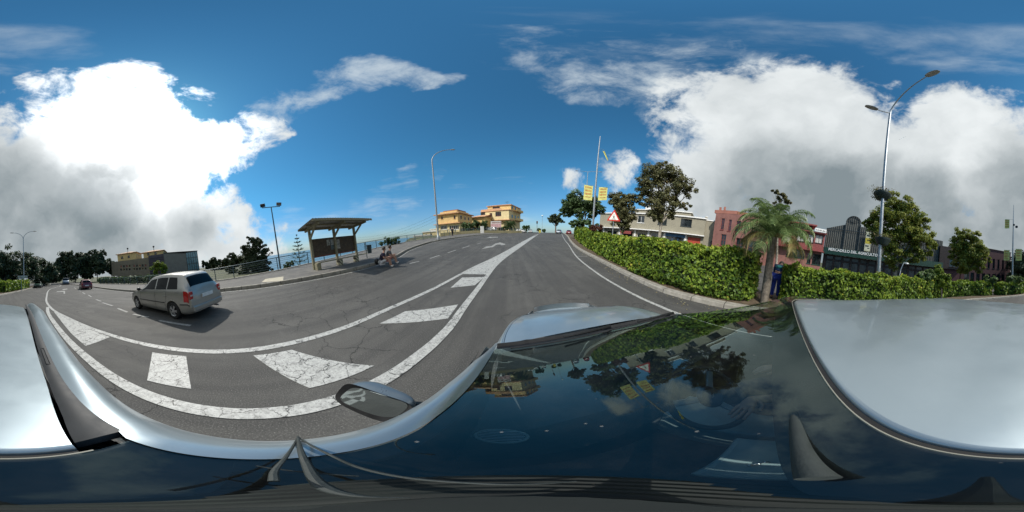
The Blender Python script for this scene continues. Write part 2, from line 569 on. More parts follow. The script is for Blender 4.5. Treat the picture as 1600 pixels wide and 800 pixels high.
def leaves(name, centres, normals, size, m, parent=None, rnd=None, aspect=1.6, jitter=.9, base=None):
    """many small folded leaf faces in one mesh, 'rnd' per face"""
    c = np.asarray(centres, float); n = len(c)
    nr = np.asarray(normals, float) + RNG.normal(0, jitter, (n, 3))
    nr /= np.linalg.norm(nr, axis=1)[:, None]+1e-9
    t = np.cross(nr, RNG.normal(0, 1, (n, 3))); t /= np.linalg.norm(t, axis=1)[:, None]+1e-9
    b = np.cross(nr, t)
    sz = (np.asarray(size)*RNG.uniform(.6, 1.3, n))[:, None]
    v = np.empty((n, 4, 3))
    v[:, 0] = c-t*sz*aspect*.5; v[:, 1] = c+b*sz*.5+nr*sz*.08; v[:, 2] = c+t*sz*aspect*.5-nr*sz*.12; v[:, 3] = c-b*sz*.5+nr*sz*.08
    me = bpy.data.meshes.new(name)
    me.vertices.add(4*n); me.vertices.foreach_set('co', v.reshape(-1))
    me.loops.add(4*n); me.loops.foreach_set('vertex_index', np.arange(4*n, dtype=np.int32))
    me.polygons.add(n); me.polygons.foreach_set('loop_start', np.arange(0, 4*n, 4, dtype=np.int32))
    try:
        me.polygons.foreach_set('loop_total', np.full(n, 4, dtype=np.int32))
    except Exception:
        pass
    me.update()
    a = me.attributes.new('rnd', 'FLOAT', 'FACE')
    r = RNG.uniform(0, 1, n) if rnd is None else np.clip(rnd, 0, 1)
    a.data.foreach_set('value', r.astype(np.float32))
    me.materials.append(m)
    o = bpy.data.objects.new(name, me); COL.objects.link(o)
    if parent: o.parent = parent
    return o


def curve_at(pts, y):
    """x of a polyline given by (x, y) with rising y"""
    if y <= pts[0][1]:
        a, b = pts[0], pts[1]
    elif y >= pts[-1][1]:
        a, b = pts[-2], pts[-1]
    else:
        for a, b in zip(pts, pts[1:]):
            if a[1] <= y <= b[1]:
                break
    t = (y-a[1])/(b[1]-a[1])
    return a[0]+(b[0]-a[0])*t


def smooth_line(pts, step=.5):
    """Catmull-Rom through 2-D points"""
    P = [Vector((p[0], p[1])) for p in pts]
    P = [P[0]*2-P[1]]+P+[P[-1]*2-P[-2]]
    out = []
    for i in range(1, len(P)-2):
        p0, p1, p2, p3 = P[i-1:i+3]
        k = max(1, int((p2-p1).length/step))
        for j in range(k):
            t = j/k
            out.append(.5*((2*p1)+(p2-p0)*t+(2*p0-5*p1+4*p2-p3)*t*t+(3*p1-p0-3*p2+p3)*t**3))
    out.append(P[-2])
    return out


def strip(mb, line, w, dz, off=0.):
    """flat ribbon following the terrain"""
    n = len(line); vs = []
    for i, p in enumerate(line):
        d = (line[min(i+1, n-1)]-line[max(i-1, 0)]).normalized(); r = Vector((d.y, -d.x))
        for s_ in (-.5, .5):
            q = p+r*(off+s_*w); vs.append((q.x, q.y, h(q.x, q.y)+dz))
    mb.add(vs, [(2*i, 2*i+1, 2*i+3, 2*i+2) for i in range(n-1)])


# ------------------------------------------------------------------ road lines (metres, x right, y ahead)
LEFT_LINE = [(-24, -60), (-19.5, -45), (-16.6, -33), (-14.4, -24), (-11.6, -14.5), (-9.9, -7.5), (-8.6, -2), (-7.95, -.2), (-7.3, 2.1), (-7.05, 4.1), (-7.1, 6.3),
             (-7.7, 9), (-9.4, 13.5), (-9.9, 20), (-8.0, 29), (-3.2, 45), (1.5, 62), (12, 100), (22, 135)]
KERB_L = [(x-.26, y) for x, y in LEFT_LINE]
FAR_LINE = [(-24.0, -70), (-15.6, -40.4), (-8.6, -27.4), (-4.3, -15), (-2.95, -9.6), (-2.72, -6.2), (-2.70, -3.5), (-2.72, -1), (-2.77, .5), (-2.76, 1.5), (-2.72, 2.7), (-2.42, 4.5), (-1.9, 7.7), (-.9, 11.8), (1.95, 24.6), (7, 44.5), (14, 68)]
NEAR_LINE = [(-2.80, -9.6), (-2.3, -7.8), (-1.75, -4.6), (-1.5, -2.7), (-1.36, -1.7), (-1.22, -.4), (-1.2, .5), (-1.16, 1.5), (-1.09, 2.4), (-1.07, 4.2), (-.73, 9), (.6, 15.6), (2.6, 24.6), (7.2, 44.5)]
RIGHT_LINE = [(3.2, -6), (3.22, 1), (3.27, 2.4), (3.33, 3.7), (3.64, 6.3), (4.6, 11), (6.9, 19), (8.9, 26.6), (13, 41), (18, 58), (26, 84)]
KERB_R = [(-16.5, -60), (-10.5, -42), (-5.2, -29.7), (-1.7, -21.5), (0.2, -17.5), (2.2, -14.6), (3.8, -12.0), (4.55, -8.5), (4.6, -4), (4.5, -1), (4.44, .7), (4.36, 1.6), (4.25, 2.9), (4.6, 5.2), (5.44, 9.6), (6.6, 15.8), (9.0, 24.4), (13.5, 39), (19, 58), (27, 84)]
kl = smooth_line(KERB_L, .7)
kr = smooth_line(KERB_R, .7)

# ---- road sheet
mb = MB()
ys = sorted(set([round(-75+i*1.0, 2) for i in range(56)]+[round(-19+i*.35, 2) for i in range(160)]+[round(37+i*1.5, 2) for i in range(66)]))
NX = 90
rows = []
for y in ys:
    xl = curve_at(KERB_L, y)-.05; xr = 55.
    t = np.linspace(0, 1, NX+1)**1.7
    rows.append([(xl+(xr-xl)*q, y) for q in t])
vs = [(x, y, h(x, y)) for r in rows for x, y in r]
fs = [(j*(NX+1)+i, j*(NX+1)+i+1, (j+1)*(NX+1)+i+1, (j+1)*(NX+1)+i) for j in range(len(ys)-1) for i in range(NX)]
mb.add(vs, fs)
tag(mb.build('road', ASPH, smooth=True), 'grey asphalt road and service road', kind='structure')

def worn_paint():
    if 'worn_road_paint' in MATS: return MATS['worn_road_paint']
    m = bpy.data.materials.new('worn_road_paint'); m.use_nodes = True
    N = NT(m.node_tree); p = m.node_tree.nodes['Principled BSDF']
    co = N.new('ShaderNodeTexCoord').outputs['Object']
    c = N.mix(N.maprange(N.noise(co, 9, 6, .75), .35, .65), (.36, .36, .34), (.16, .16, .15))
    c = N.mix(N.maprange(N.noise(co, 50, 4, .8), .52, .66), c, (.08, .08, .078))
    N.put(p.inputs['Base Color'], c); p.inputs['Roughness'].default_value = .75
    MATS['worn_road_paint'] = m
    return m


# ---- markings
mb = MB()
strip(mb, smooth_line(FAR_LINE, .4), .15, .008)
strip(mb, smooth_line(NEAR_LINE, .4), .17, .010)
nose = [(x, y) for x, y in FAR_LINE if y >= 9]
tag(mb.build('road_marking', PAINT), 'pair of cracked white lines bounding the hatched centre strip', kind='structure')
mb = MB()
strip(mb, smooth_line(RIGHT_LINE, .5), .11, .008)
strip(mb, smooth_line([(4.6, 11.0), (5.0, 10.7), (5.4, 10.75)], .2), .1, .011)
tag(mb.build('road_marking', PAINT), 'white edge line beside the long hedge kerb', kind='structure')
mb = MB()
strip(mb, smooth_line([p for p in LEFT_LINE], .5), .12, .008)
tag(mb.build('road_marking', worn_paint()), 'white edge line below the bus stop kerb', kind='structure')


def ground_poly(mb, pts, dz=.008):
    """small painted patch, subdivided to lie on the terrain"""
    P = [on_ground(u, v) for u, v in pts]
    n = 6
    def fn(a, b):
        p = (P[0]*(1-a)+P[1]*a)*(1-b)+(P[3]*(1-a)+P[2]*a)*b
        return (p.x, p.y, h(p.x, p.y)+dz)
    mb.grid(fn, n, n)


mb = MB()
for q in ([(396, 556), (456, 547), (585, 572), (484, 607)], [(238, 551), (291, 557), (299, 608), (230, 595)],
          [(84, 487), (172, 527), (134, 541), (112, 522)], [(633, 487), (716, 476), (700, 498), (593, 506)],
          [(722, 434), (757, 433), (742, 446), (704, 450)]):
    ground_poly(mb, q)
# filled nose
fl = smooth_line(FAR_LINE, .5); nl = smooth_line(NEAR_LINE, .5)
vs = []; yy = [6.4+i*.5 for i in range(60)]
for y in yy:
    a = curve_at(FAR_LINE, y)+.02; b = curve_at(NEAR_LINE, y)-.04
    for k in range(3):
        x = a+(b-a)*k/2; vs.append((x, y, h(x, y)+.006))
mb.add(vs, [(3*i+k, 3*i+k+1, 3*i+k+4, 3*i+k+3) for i in range(len(yy)-1) for k in range(2)])
tag(mb.build('road_marking', PAINT), 'white painted blocks inside the centre strip', kind='structure')

mb = MB()


def dash(a, b, w=.12):
    A, B = on_ground(*a), on_ground(*b)
    strip(mb, [Vector((A.x+(B.x-A.x)*t/4, A.y+(B.y-A.y)*t/4)) for t in range(5)], w, .008)


for a, b in (((184, 482), (199, 488)), ((208, 491), (232, 496)), ((249, 501), (298, 509)), ((160, 473), (176, 478)), ((150, 468), (158, 471)),
             ((138, 461), (143, 464)), ((129, 457), (133, 459.5)), ((122, 453), (126, 455)), ((116, 449.5), (119, 451.5)), ((672, 404), (687, 399)), ((700, 395), (712, 391)), ((722, 388), (734, 384)),
             ((766, 376), (772, 374.6)), ((745, 381.6), (752, 379.6)), ((640, 412), (655, 408.5))):
    dash(a, b)
tag(mb.build('road_marking', worn_paint()), 'dashed lane line on the far carriageway', kind='structure')


def arrow(label, pts):
    mb = MB()
    P = [on_ground(u, v) for u, v in pts]
    n = len(P)
    mb.add([(p.x, p.y, h(p.x, p.y)+.012) for p in P], [tuple(range(n))])
    tag(mb.build('road_marking', worn_paint()), label, kind='structure')


arrow('large white bent arrow painted on the far carriageway', [(752, 389.5), (760, 385.2), (768, 384.6), (774, 380.6), (781, 379.2), (779, 378.2), (790, 381.4), (789, 382.6), (783, 383.6), (782, 382.0), (776, 382.4), (770, 386.4), (763, 387.4)])
arrow('small white arrow painted farther up the lane', [(760, 371.2), (767, 369.9), (768, 370.5), (778, 370.1), (778, 371.2), (768, 371.5), (768, 372.2)])
arrow('white right-turn arrow painted on the road behind the car', [(88.5, 455.5), (88.5, 456.6), (99, 456.2), (99.5, 459.3), (102, 459.0), (101.3, 454.6), (96, 454.8)])
arrow('short white arrow head painted on the road behind the car', [(97, 452.2), (105, 451), (105.5, 452.2), (99, 453.4)])

# ---- left pavement with kerb
RAIL = [(-23, -40), (-19.5, -28), (-16.4, -15), (-14.2, -6), (-13.2, -2), (-13.0, 1.6), (-14.2, 4.6), (-15.9, 9), (-16.4, 15), (-15.6, 21), (-13.8, 29), (-10.5, 40), (-6.0, 55)]
mb = MB()
ys2 = [y*.5 for y in range(-120, 130)]
vs = []; K = 10
for y in ys2:
    a = curve_at(KERB_L, y)-.14; b = curve_at(RAIL, y)-.3
    for k in range(K+1):
        x = a+(b-a)*k/K; vs.append((x, y, h(x, y)+.17))
mb.add(vs, [(i*(K+1)+k, i*(K+1)+k+1, (i+1)*(K+1)+k+1, (i+1)*(K+1)+k) for i in range(len(ys2)-1) for k in range(K)])
tag(mb.build('pavement', M_pave, smooth=True), 'worn tarmac pavement at the bus stop', kind='structure')


def kerb(name, line, w, zt, side, label):
    mb = MB(); n = len(line); vs = []; fs = []
    for i, p in enumerate(line):
        d = (line[min(i+1, n-1)]-line[max(i-1, 0)]).normalized(); r = Vector((d.y, -d.x))*side
        for (o_, z_) in ((0, -.05), (0.012, zt-.015), (.03, zt), (w, zt), (w, -.05)):
            q = p+r*o_; vs.append((q.x, q.y, h(q.x, q.y)+z_))
    for i in range(n-1):
        for k in range(4):
            fs.append((i*5+k, i*5+k+1, (i+1)*5+k+1, (i+1)*5+k))
    mb.add(vs, fs)
    return tag(mb.build(name, kerb_mat(), smooth=False), label, kind='structure')


def kerb_mat():
    if 'kerbstone' in MATS:
        return MATS['kerbstone']
    m = bpy.data.materials.new('kerbstone'); m.use_nodes = True
    N = NT(m.node_tree); p = m.node_tree.nodes['Principled BSDF']
    co = N.new('ShaderNodeTexCoord').outputs['Object']
    sep = N.new('ShaderNodeSeparateXYZ'); N.put(sep.inputs[0], co)
    n = N.noise(co, 5, 6, .65)
    c = N.mix(N.maprange(n, .3, .7), (.33, .31, .27), (.20, .185, .155))
    j = N.math('ABSOLUTE', N.math('SUBTRACT', N.math('FRACT', sep.outputs[1]), .5))
    c = N.mix(N.maprange(j, .484, .492), c, (.04, .035, .03))
    N.put(p.inputs['Base Color'], c); p.inputs['Roughness'].default_value = .9
    b = N.new('ShaderNodeBump'); b.inputs['Strength'].default_value = .4; b.inputs['Distance'].default_value = .01
    N.put(b.inputs['Height'], N.noise(co, 40, 4, .6)); N.put(p.inputs['Normal'], b.outputs[0])
    MATS['kerbstone'] = m
    return m


kerb('kerb', kl, .15, .175, -1, 'dark kerb along the bus stop pavement')
kerb('kerb', kr, .28, .13, 1, 'pale concrete kerb beside the long hedge')
mb = MB()
P = [on_ground(u, v, .18) for u, v in ((409, 444), (446, 441.5), (446, 434), (416, 438))]
mb.grid(lambda a, b: (lambda q: (q.x-.62, q.y, h(q.x-.62, q.y)+.176))((P[0]*(1-a)+P[1]*a)*(1-b)+(P[3]*(1-a)+P[2]*a)*b), 5, 5)
tag(mb.build('pavement_patch', M_slab), 'pale concrete patch in the pavement', kind='structure')

# ---- median strip that carries the hedges
mb = MB(); vs = []; n = len(kr)
for i, p in enumerate(kr):
    d = (kr[min(i+1, n-1)]-kr[max(i-1, 0)]).normalized(); r = Vector((d.y, -d.x))
    for o_, z_ in ((.27, .11), (.9, .16), (1.9, .16), (2.6, .10), (2.6, -.05)):
        q = p+r*o_; vs.append((q.x, q.y, h(q.x, q.y)+z_))
mb.add(vs, [(i*5+k, i*5+k+1, (i+1)*5+k+1, (i+1)*5+k) for i in range(n-1) for k in range(4)])
tag(mb.build('median_strip', M_soil, smooth=True), 'soil strip under the hedges', kind='structure')

# ---- wide ground sheet and sea
EDGE = [(-900, -900), (-160, -140), (-110, -55), (-95, -22), (-80, -8), (-60, -4), (-34, -1.5), (-17, 0), (-13.6, 2), (-14.8, 5), (-16.4, 9), (-17, 15), (-16.4, 21), (-16, 27),
        (-20, 33), (-30, 42), (-34, 70), (-34, 95), (-10, 130), (40, 180), (400, 500), (900, 1000)]


def ground_z(x, y):
    z = h(x, y)-.07
    ex = curve_at(EDGE, y)
    if x < ex-.3:
        z -= min(250., (ex-.3-x)*.55)
    if y > 120:
        z -= min(200, (y-120)*.1)
    return z


gx = [-9000, -3000, -1200, -700, -500, -350, -250, -180, -140, -110, -90, -75]+[-65+i*1.5 for i in range(20)]+[-35+i*.8 for i in range(45)]+[2+i*4 for i in range(25)]+[120, 160, 220, 320, 500, 900, 2500]
gy = [-2500, -900, -500, -300, -200, -140, -100]+[-80+i*3 for i in range(22)]+[-13+i*.8 for i in range(62)]+[38+i*4 for i in range(24)]+[150, 200, 300, 500, 900, 1800]
mb = MB()
vs = [(x, y, ground_z(x, y)) for y in gy for x in gx]
mb.add(vs, [(j*len(gx)+i, j*len(gx)+i+1, (j+1)*len(gx)+i+1, (j+1)*len(gx)+i) for j in range(len(gy)-1) for i in range(len(gx)-1)])
tag(mb.build('ground', M_land, smooth=True), 'dry grassy land falling to the sea', kind='structure')
M_sea = mat('sea_water', (.040, .085, .11), .25, var=.2, scale=.002)
mb = MB()
mb.add([(-70000, -30000, -248), (70000, -30000, -248), (70000, 80000, -248), (-70000, 80000, -248)], [(0, 1, 2, 3)])
tag(mb.build('sea', M_sea), 'blue sea', kind='structure')
#=====PART2=====


# ------------------------------------------------------------------ car builder
def table(rows):
    a = np.array(rows, float); a = a[np.argsort(a[:, 0])]
    return a


class Body:
    """surface of a car body: stations along x, ring parameter t 0..8 from belly to roof centre"""
    def __init__(s, rows, soft=.05):
        s.a = table(rows); s.soft = soft

    def prm(s, x):
        k = s.soft
        out = []
        for c in range(1, 6):
            v = 0
            for dx, w in ((-k, .25), (0, .5), (k, .25)):
                v += w*np.interp(x+dx, s.a[:, 0], s.a[:, c])
            out.append(v)
        return out   # ztop, zbelt, halfw, z0, roofw

    def ring(s, x):
        zt, zb, w, z0, wr = s.prm(x)
        gh = max(0., zt-zb); k = min(1., gh/.35)
        return [(0, z0), (w*.84, z0), (w*.955, z0+.10), (w, z0+.30*(zb-z0)/.75), (w*.995, z0+.62*(zb-z0)), (w*.955, zb),
                (wr, zt-.085*k-.012), (wr*.86, zt-.022*k-.004), (0, zt)]

    def p(s, x, t, sgn=1, off=0.):
        r = s.ring(x)
        def q(tt):
            tt = max(0., min(8., tt)); i = min(7, int(tt)); f = tt-i
            a, b = r[i], r[i+1]
            p0 = r[i-1] if i else (-r[1][0], r[1][1]); p3 = r[i+2] if i < 7 else (-r[7][0], r[7][1])
            def cr(c):
                lin = a[c]*(1-f)+b[c]*f
                cat = .5*(2*a[c]+(b[c]-p0[c])*f+(2*p0[c]-5*a[c]+4*b[c]-p3[c])*f*f+(3*a[c]-p0[c]-3*b[c]+p3[c])*f**3)
                return .55*lin+.45*cat
            return cr(0), cr(1)
        y, z = q(t)
        if off:
            e = .02
            y1, z1 = q(min(8, t+e)); y0, z0 = q(max(0, t-e))
            n = Vector((0, z1-z0, -(y1-y0)))
            ra, rb = s.p(x+.02, t), s.p(x-.02, t)
            tx = Vector(ra)-Vector(rb); ty = Vector((0, y1-y0, z1-z0))
            n = tx.cross(ty)
            if n.length > 1e-9:
                n.normalize()
                if n.dot(Vector((0, y, z-.6))) < 0: n = -n
                return (x+n.x*off, (y+n.y*off)*sgn, z+n.z*off)
        return (x, y*sgn, z)

    def patch(s, mb, x0, x1, t0, t1, sgn=1, off=.004, nx=14, nt=6):
        """x0/x1 may be functions of ring share 0..1"""
        def fn(a, b):
            t = (t0(a) if callable(t0) else t0)*(1-b)+(t1(a) if callable(t1) else t1)*b
            xa = x0(b) if callable(x0) else x0; xb = x1(b) if callable(x1) else x1
            return s.p(xa+(xb-xa)*a, t, sgn, off)
        mb.grid(fn, nx, nt, flip=sgn < 0)


def wheel_mesh(r, w, spokes=5):
    ty = MB(); ty.lathe([(r*.64, -w/2), (r*.9, -w/2), (r*.985, -w*.36), (r, -w*.2), (r, w*.2), (r*.985, w*.36), (r*.9, w/2), (r*.64, w/2)], 28, axis='Y', cap=False)
    rim = MB(); rim.lathe([(r*.655, -w*.42), (r*.63, -w*.46), (r*.57, -w*.40), (r*.56, w*.2), (r*.64, w*.44)], 28, axis='Y', cap=False)
    for k in range(spokes):
        a = 2*pi*k/spokes
        for da in (-.10, .10):
            rim.beam((r*.1*cos(a+da), -w*.40, r*.1*sin(a+da)), (r*.6*cos(a+da*1.6), -w*.38, r*.6*sin(a+da*1.6)), r*.13, w*.10, up=(0, 1, 0))
    rim.lathe([(.001, -w*.46), (r*.15, -w*.45), (r*.17, -w*.36)], 16, axis='Y')
    disc = MB(); disc.lathe([(.001, -w*.05), (r*.56, -w*.05)], 20, axis='Y')
    return ty, rim, disc


def cut(o, cutters):
    dg = None
    cs = []
    for c in cutters:
        m = o.modifiers.new('c', 'BOOLEAN'); m.object = c; m.operation = 'DIFFERENCE'; m.solver = 'EXACT'
    bpy.context.view_layer.update()
    dg = bpy.context.evaluated_depsgraph_get()
    me = bpy.data.meshes.new_from_object(o.evaluated_get(dg))
    o.modifiers.clear()
    old = o.data; o.data = me
    for c in cutters:
        bpy.data.objects.remove(c)
    return o


ESTATE = [(2.15, .60, .56, .58, .34, .45), (2.08, .70, .64, .74, .24, .58), (1.85, .79, .74, .815, .19, .66), (1.35, .91, .85, .84, .18, .68), (1.02, .985, .91, .845, .18, .68),
          (.80, 1.10, .93, .845, .18, .66), (.30, 1.42, .945, .845, .18, .60), (.05, 1.50, .95, .845, .18, .59), (-.6, 1.565, .965, .845, .18, .59), (-1.2, 1.56, .985, .845, .18, .585),
          (-1.72, 1.515, 1.0, .835, .19, .57), (-1.84, 1.46, 1.0, .825, .20, .565), (-2.04, 1.10, .985, .80, .24, .60), (-2.12, .93, .88, .785, .27, .62), (-2.15, .66, .62, .76, .30, .62)]
HATCH = [(1.9, .60, .55, .58, .34, .45), (1.82, .72, .64, .74, .24, .58), (1.55, .82, .75, .80, .19, .66), (1.15, .92, .85, .82, .18, .68), (.9, .98, .9, .82, .18, .68),
         (.7, 1.08, .92, .82, .18, .66), (.25, 1.36, .93, .82, .18, .60), (0, 1.42, .94, .82, .18, .58), (-.6, 1.45, .95, .82, .18, .57), (-1.2, 1.42, .97, .82, .18, .56),
         (-1.5, 1.36, .98, .81, .19, .55), (-1.8, 1.05, .96, .79, .24, .58), (-1.88, .9, .86, .775, .27, .60), (-1.9, .62, .6, .75, .30, .60)]
SEDAN = [(2.15, .58, .54, .58, .34, .45), (2.06, .68, .62, .74, .24, .58), (1.8, .77, .72, .82, .19, .66), (1.3, .88, .83, .85, .18, .68), (.98, .95, .89, .85, .18, .68),
         (.75, 1.05, .91, .85, .18, .66), (.2, 1.36, .92, .85, .18, .58), (-.05, 1.41, .93, .85, .18, .56), (-.6, 1.42, .94, .85, .18, .56), (-1.0, 1.36, .95, .85, .18, .57),
         (-1.5, 1.06, .95, .84, .19, .62), (-1.75, .98, .93, .83, .2, .66), (-2.05, .93, .88, .80, .25, .64), (-2.15, .66, .62, .76, .30, .62)]
VAN = [(2.4, .75, .68, .62, .36, .5), (2.3, .92, .82, .86, .25, .66), (2.05, 1.05, .96, .93, .2, .74), (1.75, 1.2, 1.08, .95, .2, .78), (1.3, 1.75, 1.1, .95, .2, .76), (1.05, 1.92, 1.12, .95, .2, .77),
       (.4, 1.96, 1.15, .95, .2, .78), (-1.5, 1.96, 1.15, .95, .2, .79), (-2.3, 1.94, 1.15, .94, .2, .79), (-2.4, 1.5, 1.1, .92, .25, .78)]


def make_car(name, label, cat, rows, paint, group=None, xroof=.18, xcowl=.95, xrear=(-1.84, -2.04), axles=(1.33, -1.33), wr=.30, detail=True, side=(-1.62, -1.55), far_=False):
    t = thing(name, label, cat, group=group)
    B = Body(rows)
    L0, L1 = B.a[0, 0], B.a[-1, 0]
    mb = MB()
    nx = 46 if detail else 22; nt = 24 if detail else 12
    for sg in (1, -1):
        mb.grid(lambda a, b: B.p(L0+(L1-L0)*a, 8*b, sg), nx, nt, flip=sg > 0)
    for xe in (L0, L1):
        n0 = len(mb.v)
        loop = [B.p(xe, 8*k/nt, 1) for k in range(nt+1)]+[B.p(xe, 8*k/nt, -1) for k in range(nt-1, 0, -1)]
        mb.add(loop, [tuple(range(len(loop)))])
    o = mb.build('body', paint, None)
    bm = bmesh.new(); bm.from_mesh(o.data); bmesh.ops.remove_doubles(bm, verts=bm.verts, dist=.0008); bmesh.ops.recalc_face_normals(bm, faces=bm.faces); bm.to_mesh(o.data); bm.free()
    if not far_:
        cs = []
        for ax in axles:
            for sg in (1, -1):
                c = MB(); c.lathe([(wr+.055, -.16), (wr+.055, .16)], 28, c=(ax, sg*.80, wr), axis='Y')
                cs.append(c.build('cutter', paint))
        cut(o, cs)
    for p_ in o.data.polygons: p_.use_smooth = True
    try: o.data.set_sharp_from_angle(angle=R(40))
    except Exception: pass
    o.parent = t
    hw = B.prm(0)[2]
    # wheels
    ty, rim, disc = wheel_mesh(wr, .19)
    tm = None
    for ax in axles:
        for sg in (1, -1):
            if tm is None:
                a = ty.build('wheel', M_rubber, t, smooth=True); b = rim.build('rim', M_alu, a, smooth=True, angle=30); d = disc.build('brake_disc', M_black, a)
                tm = (a, b, d)
            else:
                a = tm[0].copy(); b = tm[1].copy(); d = tm[2].copy()
                for q in (a, b, d): COL.objects.link(q)
                a.parent = t; b.parent = a; d.parent = a
            a.location = (ax, sg*(hw-.105), wr); a.rotation_euler = (0, random.random()*2, pi if sg > 0 else 0)
            b.location = d.location = (0, 0, 0); b.rotation_euler = d.rotation_euler = (0, 0, 0)
    # glass
    gm = M_glassdk if far_ else M_carglass
    m = MB()
    for sg in (1, -1):
        B.patch(m, lambda b: xcowl-.05-(xcowl-xroof)*min(1, b*.999), lambda b: xroof+.04, 6.25, 8, sg, .004) if False else None
        m.grid(lambda a, b: B.p(xcowl-.03+(xroof-xcowl+.05)*a, 6.25+1.75*b, sg, .004), 10, 6, flip=sg < 0)
    m.build('windscreen', gm, t, smooth=True)
    m = MB()
    for sg in (1, -1):
        m.grid(lambda a, b: B.p(xrear[0]-.01+(xrear[1]-xrear[0]+.02)*a, 6.15+1.85*b, sg, .004), 8, 6, flip=sg < 0)
    m.build('rear_window', gm, t, smooth=True)
    # side windows: front edge slopes with the screen
    for sg in (1, -1):
        segs = [(.80, -.28), (-.36, -1.02), (-1.08, -1.62)] if rows is ESTATE else [(.72, -.22), (-.30, -1.25)]
        for i, (xa, xb) in enumerate(segs):
            m = MB()
            top = xroof+.02
            fx0 = (lambda b, xa=xa: xa-.0+(min(xa, top)-xa)*b) if i == 0 else xa
            last = i == len(segs)-1
            fx1 = (lambda b, xb=xb: xb+.13*b) if last else xb
            B.patch(m, fx0, fx1, 5.10, 5.90, sg, .004)
            m.build('side_window', gm, t, smooth=True)
    if not detail:
        return t
    dk = M_black
    # trim: sill strips, door gaps
    m = MB()
    for sg in (1, -1):
        m.tube([B.p(x, 3.35, sg, .004) for x in np.linspace(.95, -.92, 16)], .016, 6)
        m.tube([B.p(x, 3.2, sg, .004) for x in np.linspace(-1.72, -2.10, 6)], .017, 6)
    m.build('side_moulding', dk, t)
    for sg in (1, -1):
        for xa in (.86, -.32, -1.02):
            m = MB(); m.tube([B.p(xa-(.0 if xa > 0 else .0)+(.12*(1-q) if xa == -1.02 and q < .5 else 0), 1.9+3.2*q, sg, .0) for q in np.linspace(0, 1, 10)], .0045, 5)
            m.build('door_gap', dk, t)
        for xa in (-.18, -.90):
            m = MB(); m.tube([B.p(xa-d, 4.45, sg, .022) for d in np.linspace(0, .16, 5)], .012, 6); m.build('door_handle', paint, t, smooth=True)
        m = MB(); m.ball((.78, sg*(hw+.09), 1.0), .10, 12, 8, (.6, 1.0, .72)); m.tube([(.80, sg*(hw-.06), .95), (.79, sg*(hw+.04), .97)], .025, 6)
        m.build('mirror', dk, t, smooth=True)
        m = MB()
        B.patch(m, -2.085, -1.90, 3.7, 4.95, sg, .010, 6, 8)
        m.cbox((-2.118, sg*.70, .84), (.05, .15, .25))
        tl = m.build('tail_light', M_redlens, t, bevel=.018)
        m = MB(); m.cbox((-2.122, sg*.70, .84), (.045, .10, .05)); m.build('reversing_lens', M_whitelens, tl, smooth=True)
        m = MB(); B.patch(m, 2.05, 1.80, 4.0, 5.3, sg, .008, 6, 4); m.build('headlight', M_whitelens, t, smooth=True)
    m = MB(); m.box(-2.19, -.26, .70, -2.155, .26, .81); m.build('number_plate', M_white, t)
    m = MB(); m.box(-2.21, -.72, .33, -2.12, .72, .50); m.build('rear_bumper', paint, t, bevel=.03)
    m = MB(); m.tube([(-2.0, -.45, .24), (-2.2, -.45, .24)], .03, 8); m.build('exhaust', M_galv, t)
    m = MB(); m.tube([(-.9, -.1, 1.56), (-1.0, -.12, 1.62)], .006, 5); m.build('aerial', dk, t)
    # seats and wheel seen through the glass
    m = MB()
    for sx in (.05, -.85):
        for sy in (.36, -.36):
            m.box(sx-.45, sy-.22, .35, sx+.1, sy+.22, .55); m.box(sx-.55, sy-.22, .5, sx-.42, sy+.22, 1.05); m.box(sx-.53, sy-.11, 1.08, sx-.45, sy+.11, 1.24)
    m.box(.5, -.68, .6, .95, .68, .9)
    m.build('seat', M_seat, t, bevel=.03)
    return t


M_seat = mat('grey_upholstery', (.06, .06, .062), .9, var=.2, scale=20)
M_carglass = glass_mat('car_glass', (.07, .085, .09), .7, .0)
P_silver = paint_mat('silver_champagne_paint', (.40, .385, .35), .55, .34)
P_red = paint_mat('dark_red_paint', (.16, .02, .025), .2, .3)
P_white = paint_mat('white_car_paint', (.62, .63, .63), .0, .3)
P_blue = paint_mat('blue_grey_paint', (.12, .16, .20), .4, .3)
P_green = paint_mat('dark_green_paint', (.02, .05, .035), .2, .3)


def put_car(t, p, az_front):
    """p ground point, az_front bearing of the nose (degrees clockwise from ahead)"""
    t.location = (p[0], p[1], h(p[0], p[1])+.004)
    t.rotation_euler = (0, 0, R(90-az_front))
    return t


est = make_car('estate_car', 'silver estate car with red tail lights driving away on the far carriageway', 'car', ESTATE, P_silver, group='cars driving on the road')
EST_C = ((-5.95), -3.5)
put_car(est, (-5.87, -3.72), -158)

redc = make_car('small_car', 'dark red hatchback driving away down the road behind', 'car', HATCH, P_red, xrear=(-1.5, -1.8), axles=(1.2, -1.15), wr=.29, detail=False, group='cars driving on the road')
p = foot(133.5, 450, 25); put_car(redc, p, -158)


def rear_lights(t, x, w=.66, z=.80):
    for sg in (1, -1):
        m = MB(); m.cbox((x, sg*w, z), (.06, .16, .2)); m.build('tail_light', M_redlens, t, bevel=.02)
    m = MB(); m.box(x-.02, -.26, .52, x+.01, .26, .63); m.build('number_plate', M_white, t)


def front_lights(t, x, w=.6, z=.64):
    for sg in (1, -1):
        m = MB(); m.cbox((x, sg*w, z), (.08, .24, .12)); m.build('headlight', M_whitelens, t, bevel=.02)
    m = MB(); m.box(x+.0, -.42, .44, x+.05, .42, .56); m.build('grille', M_black, t, bevel=.01)


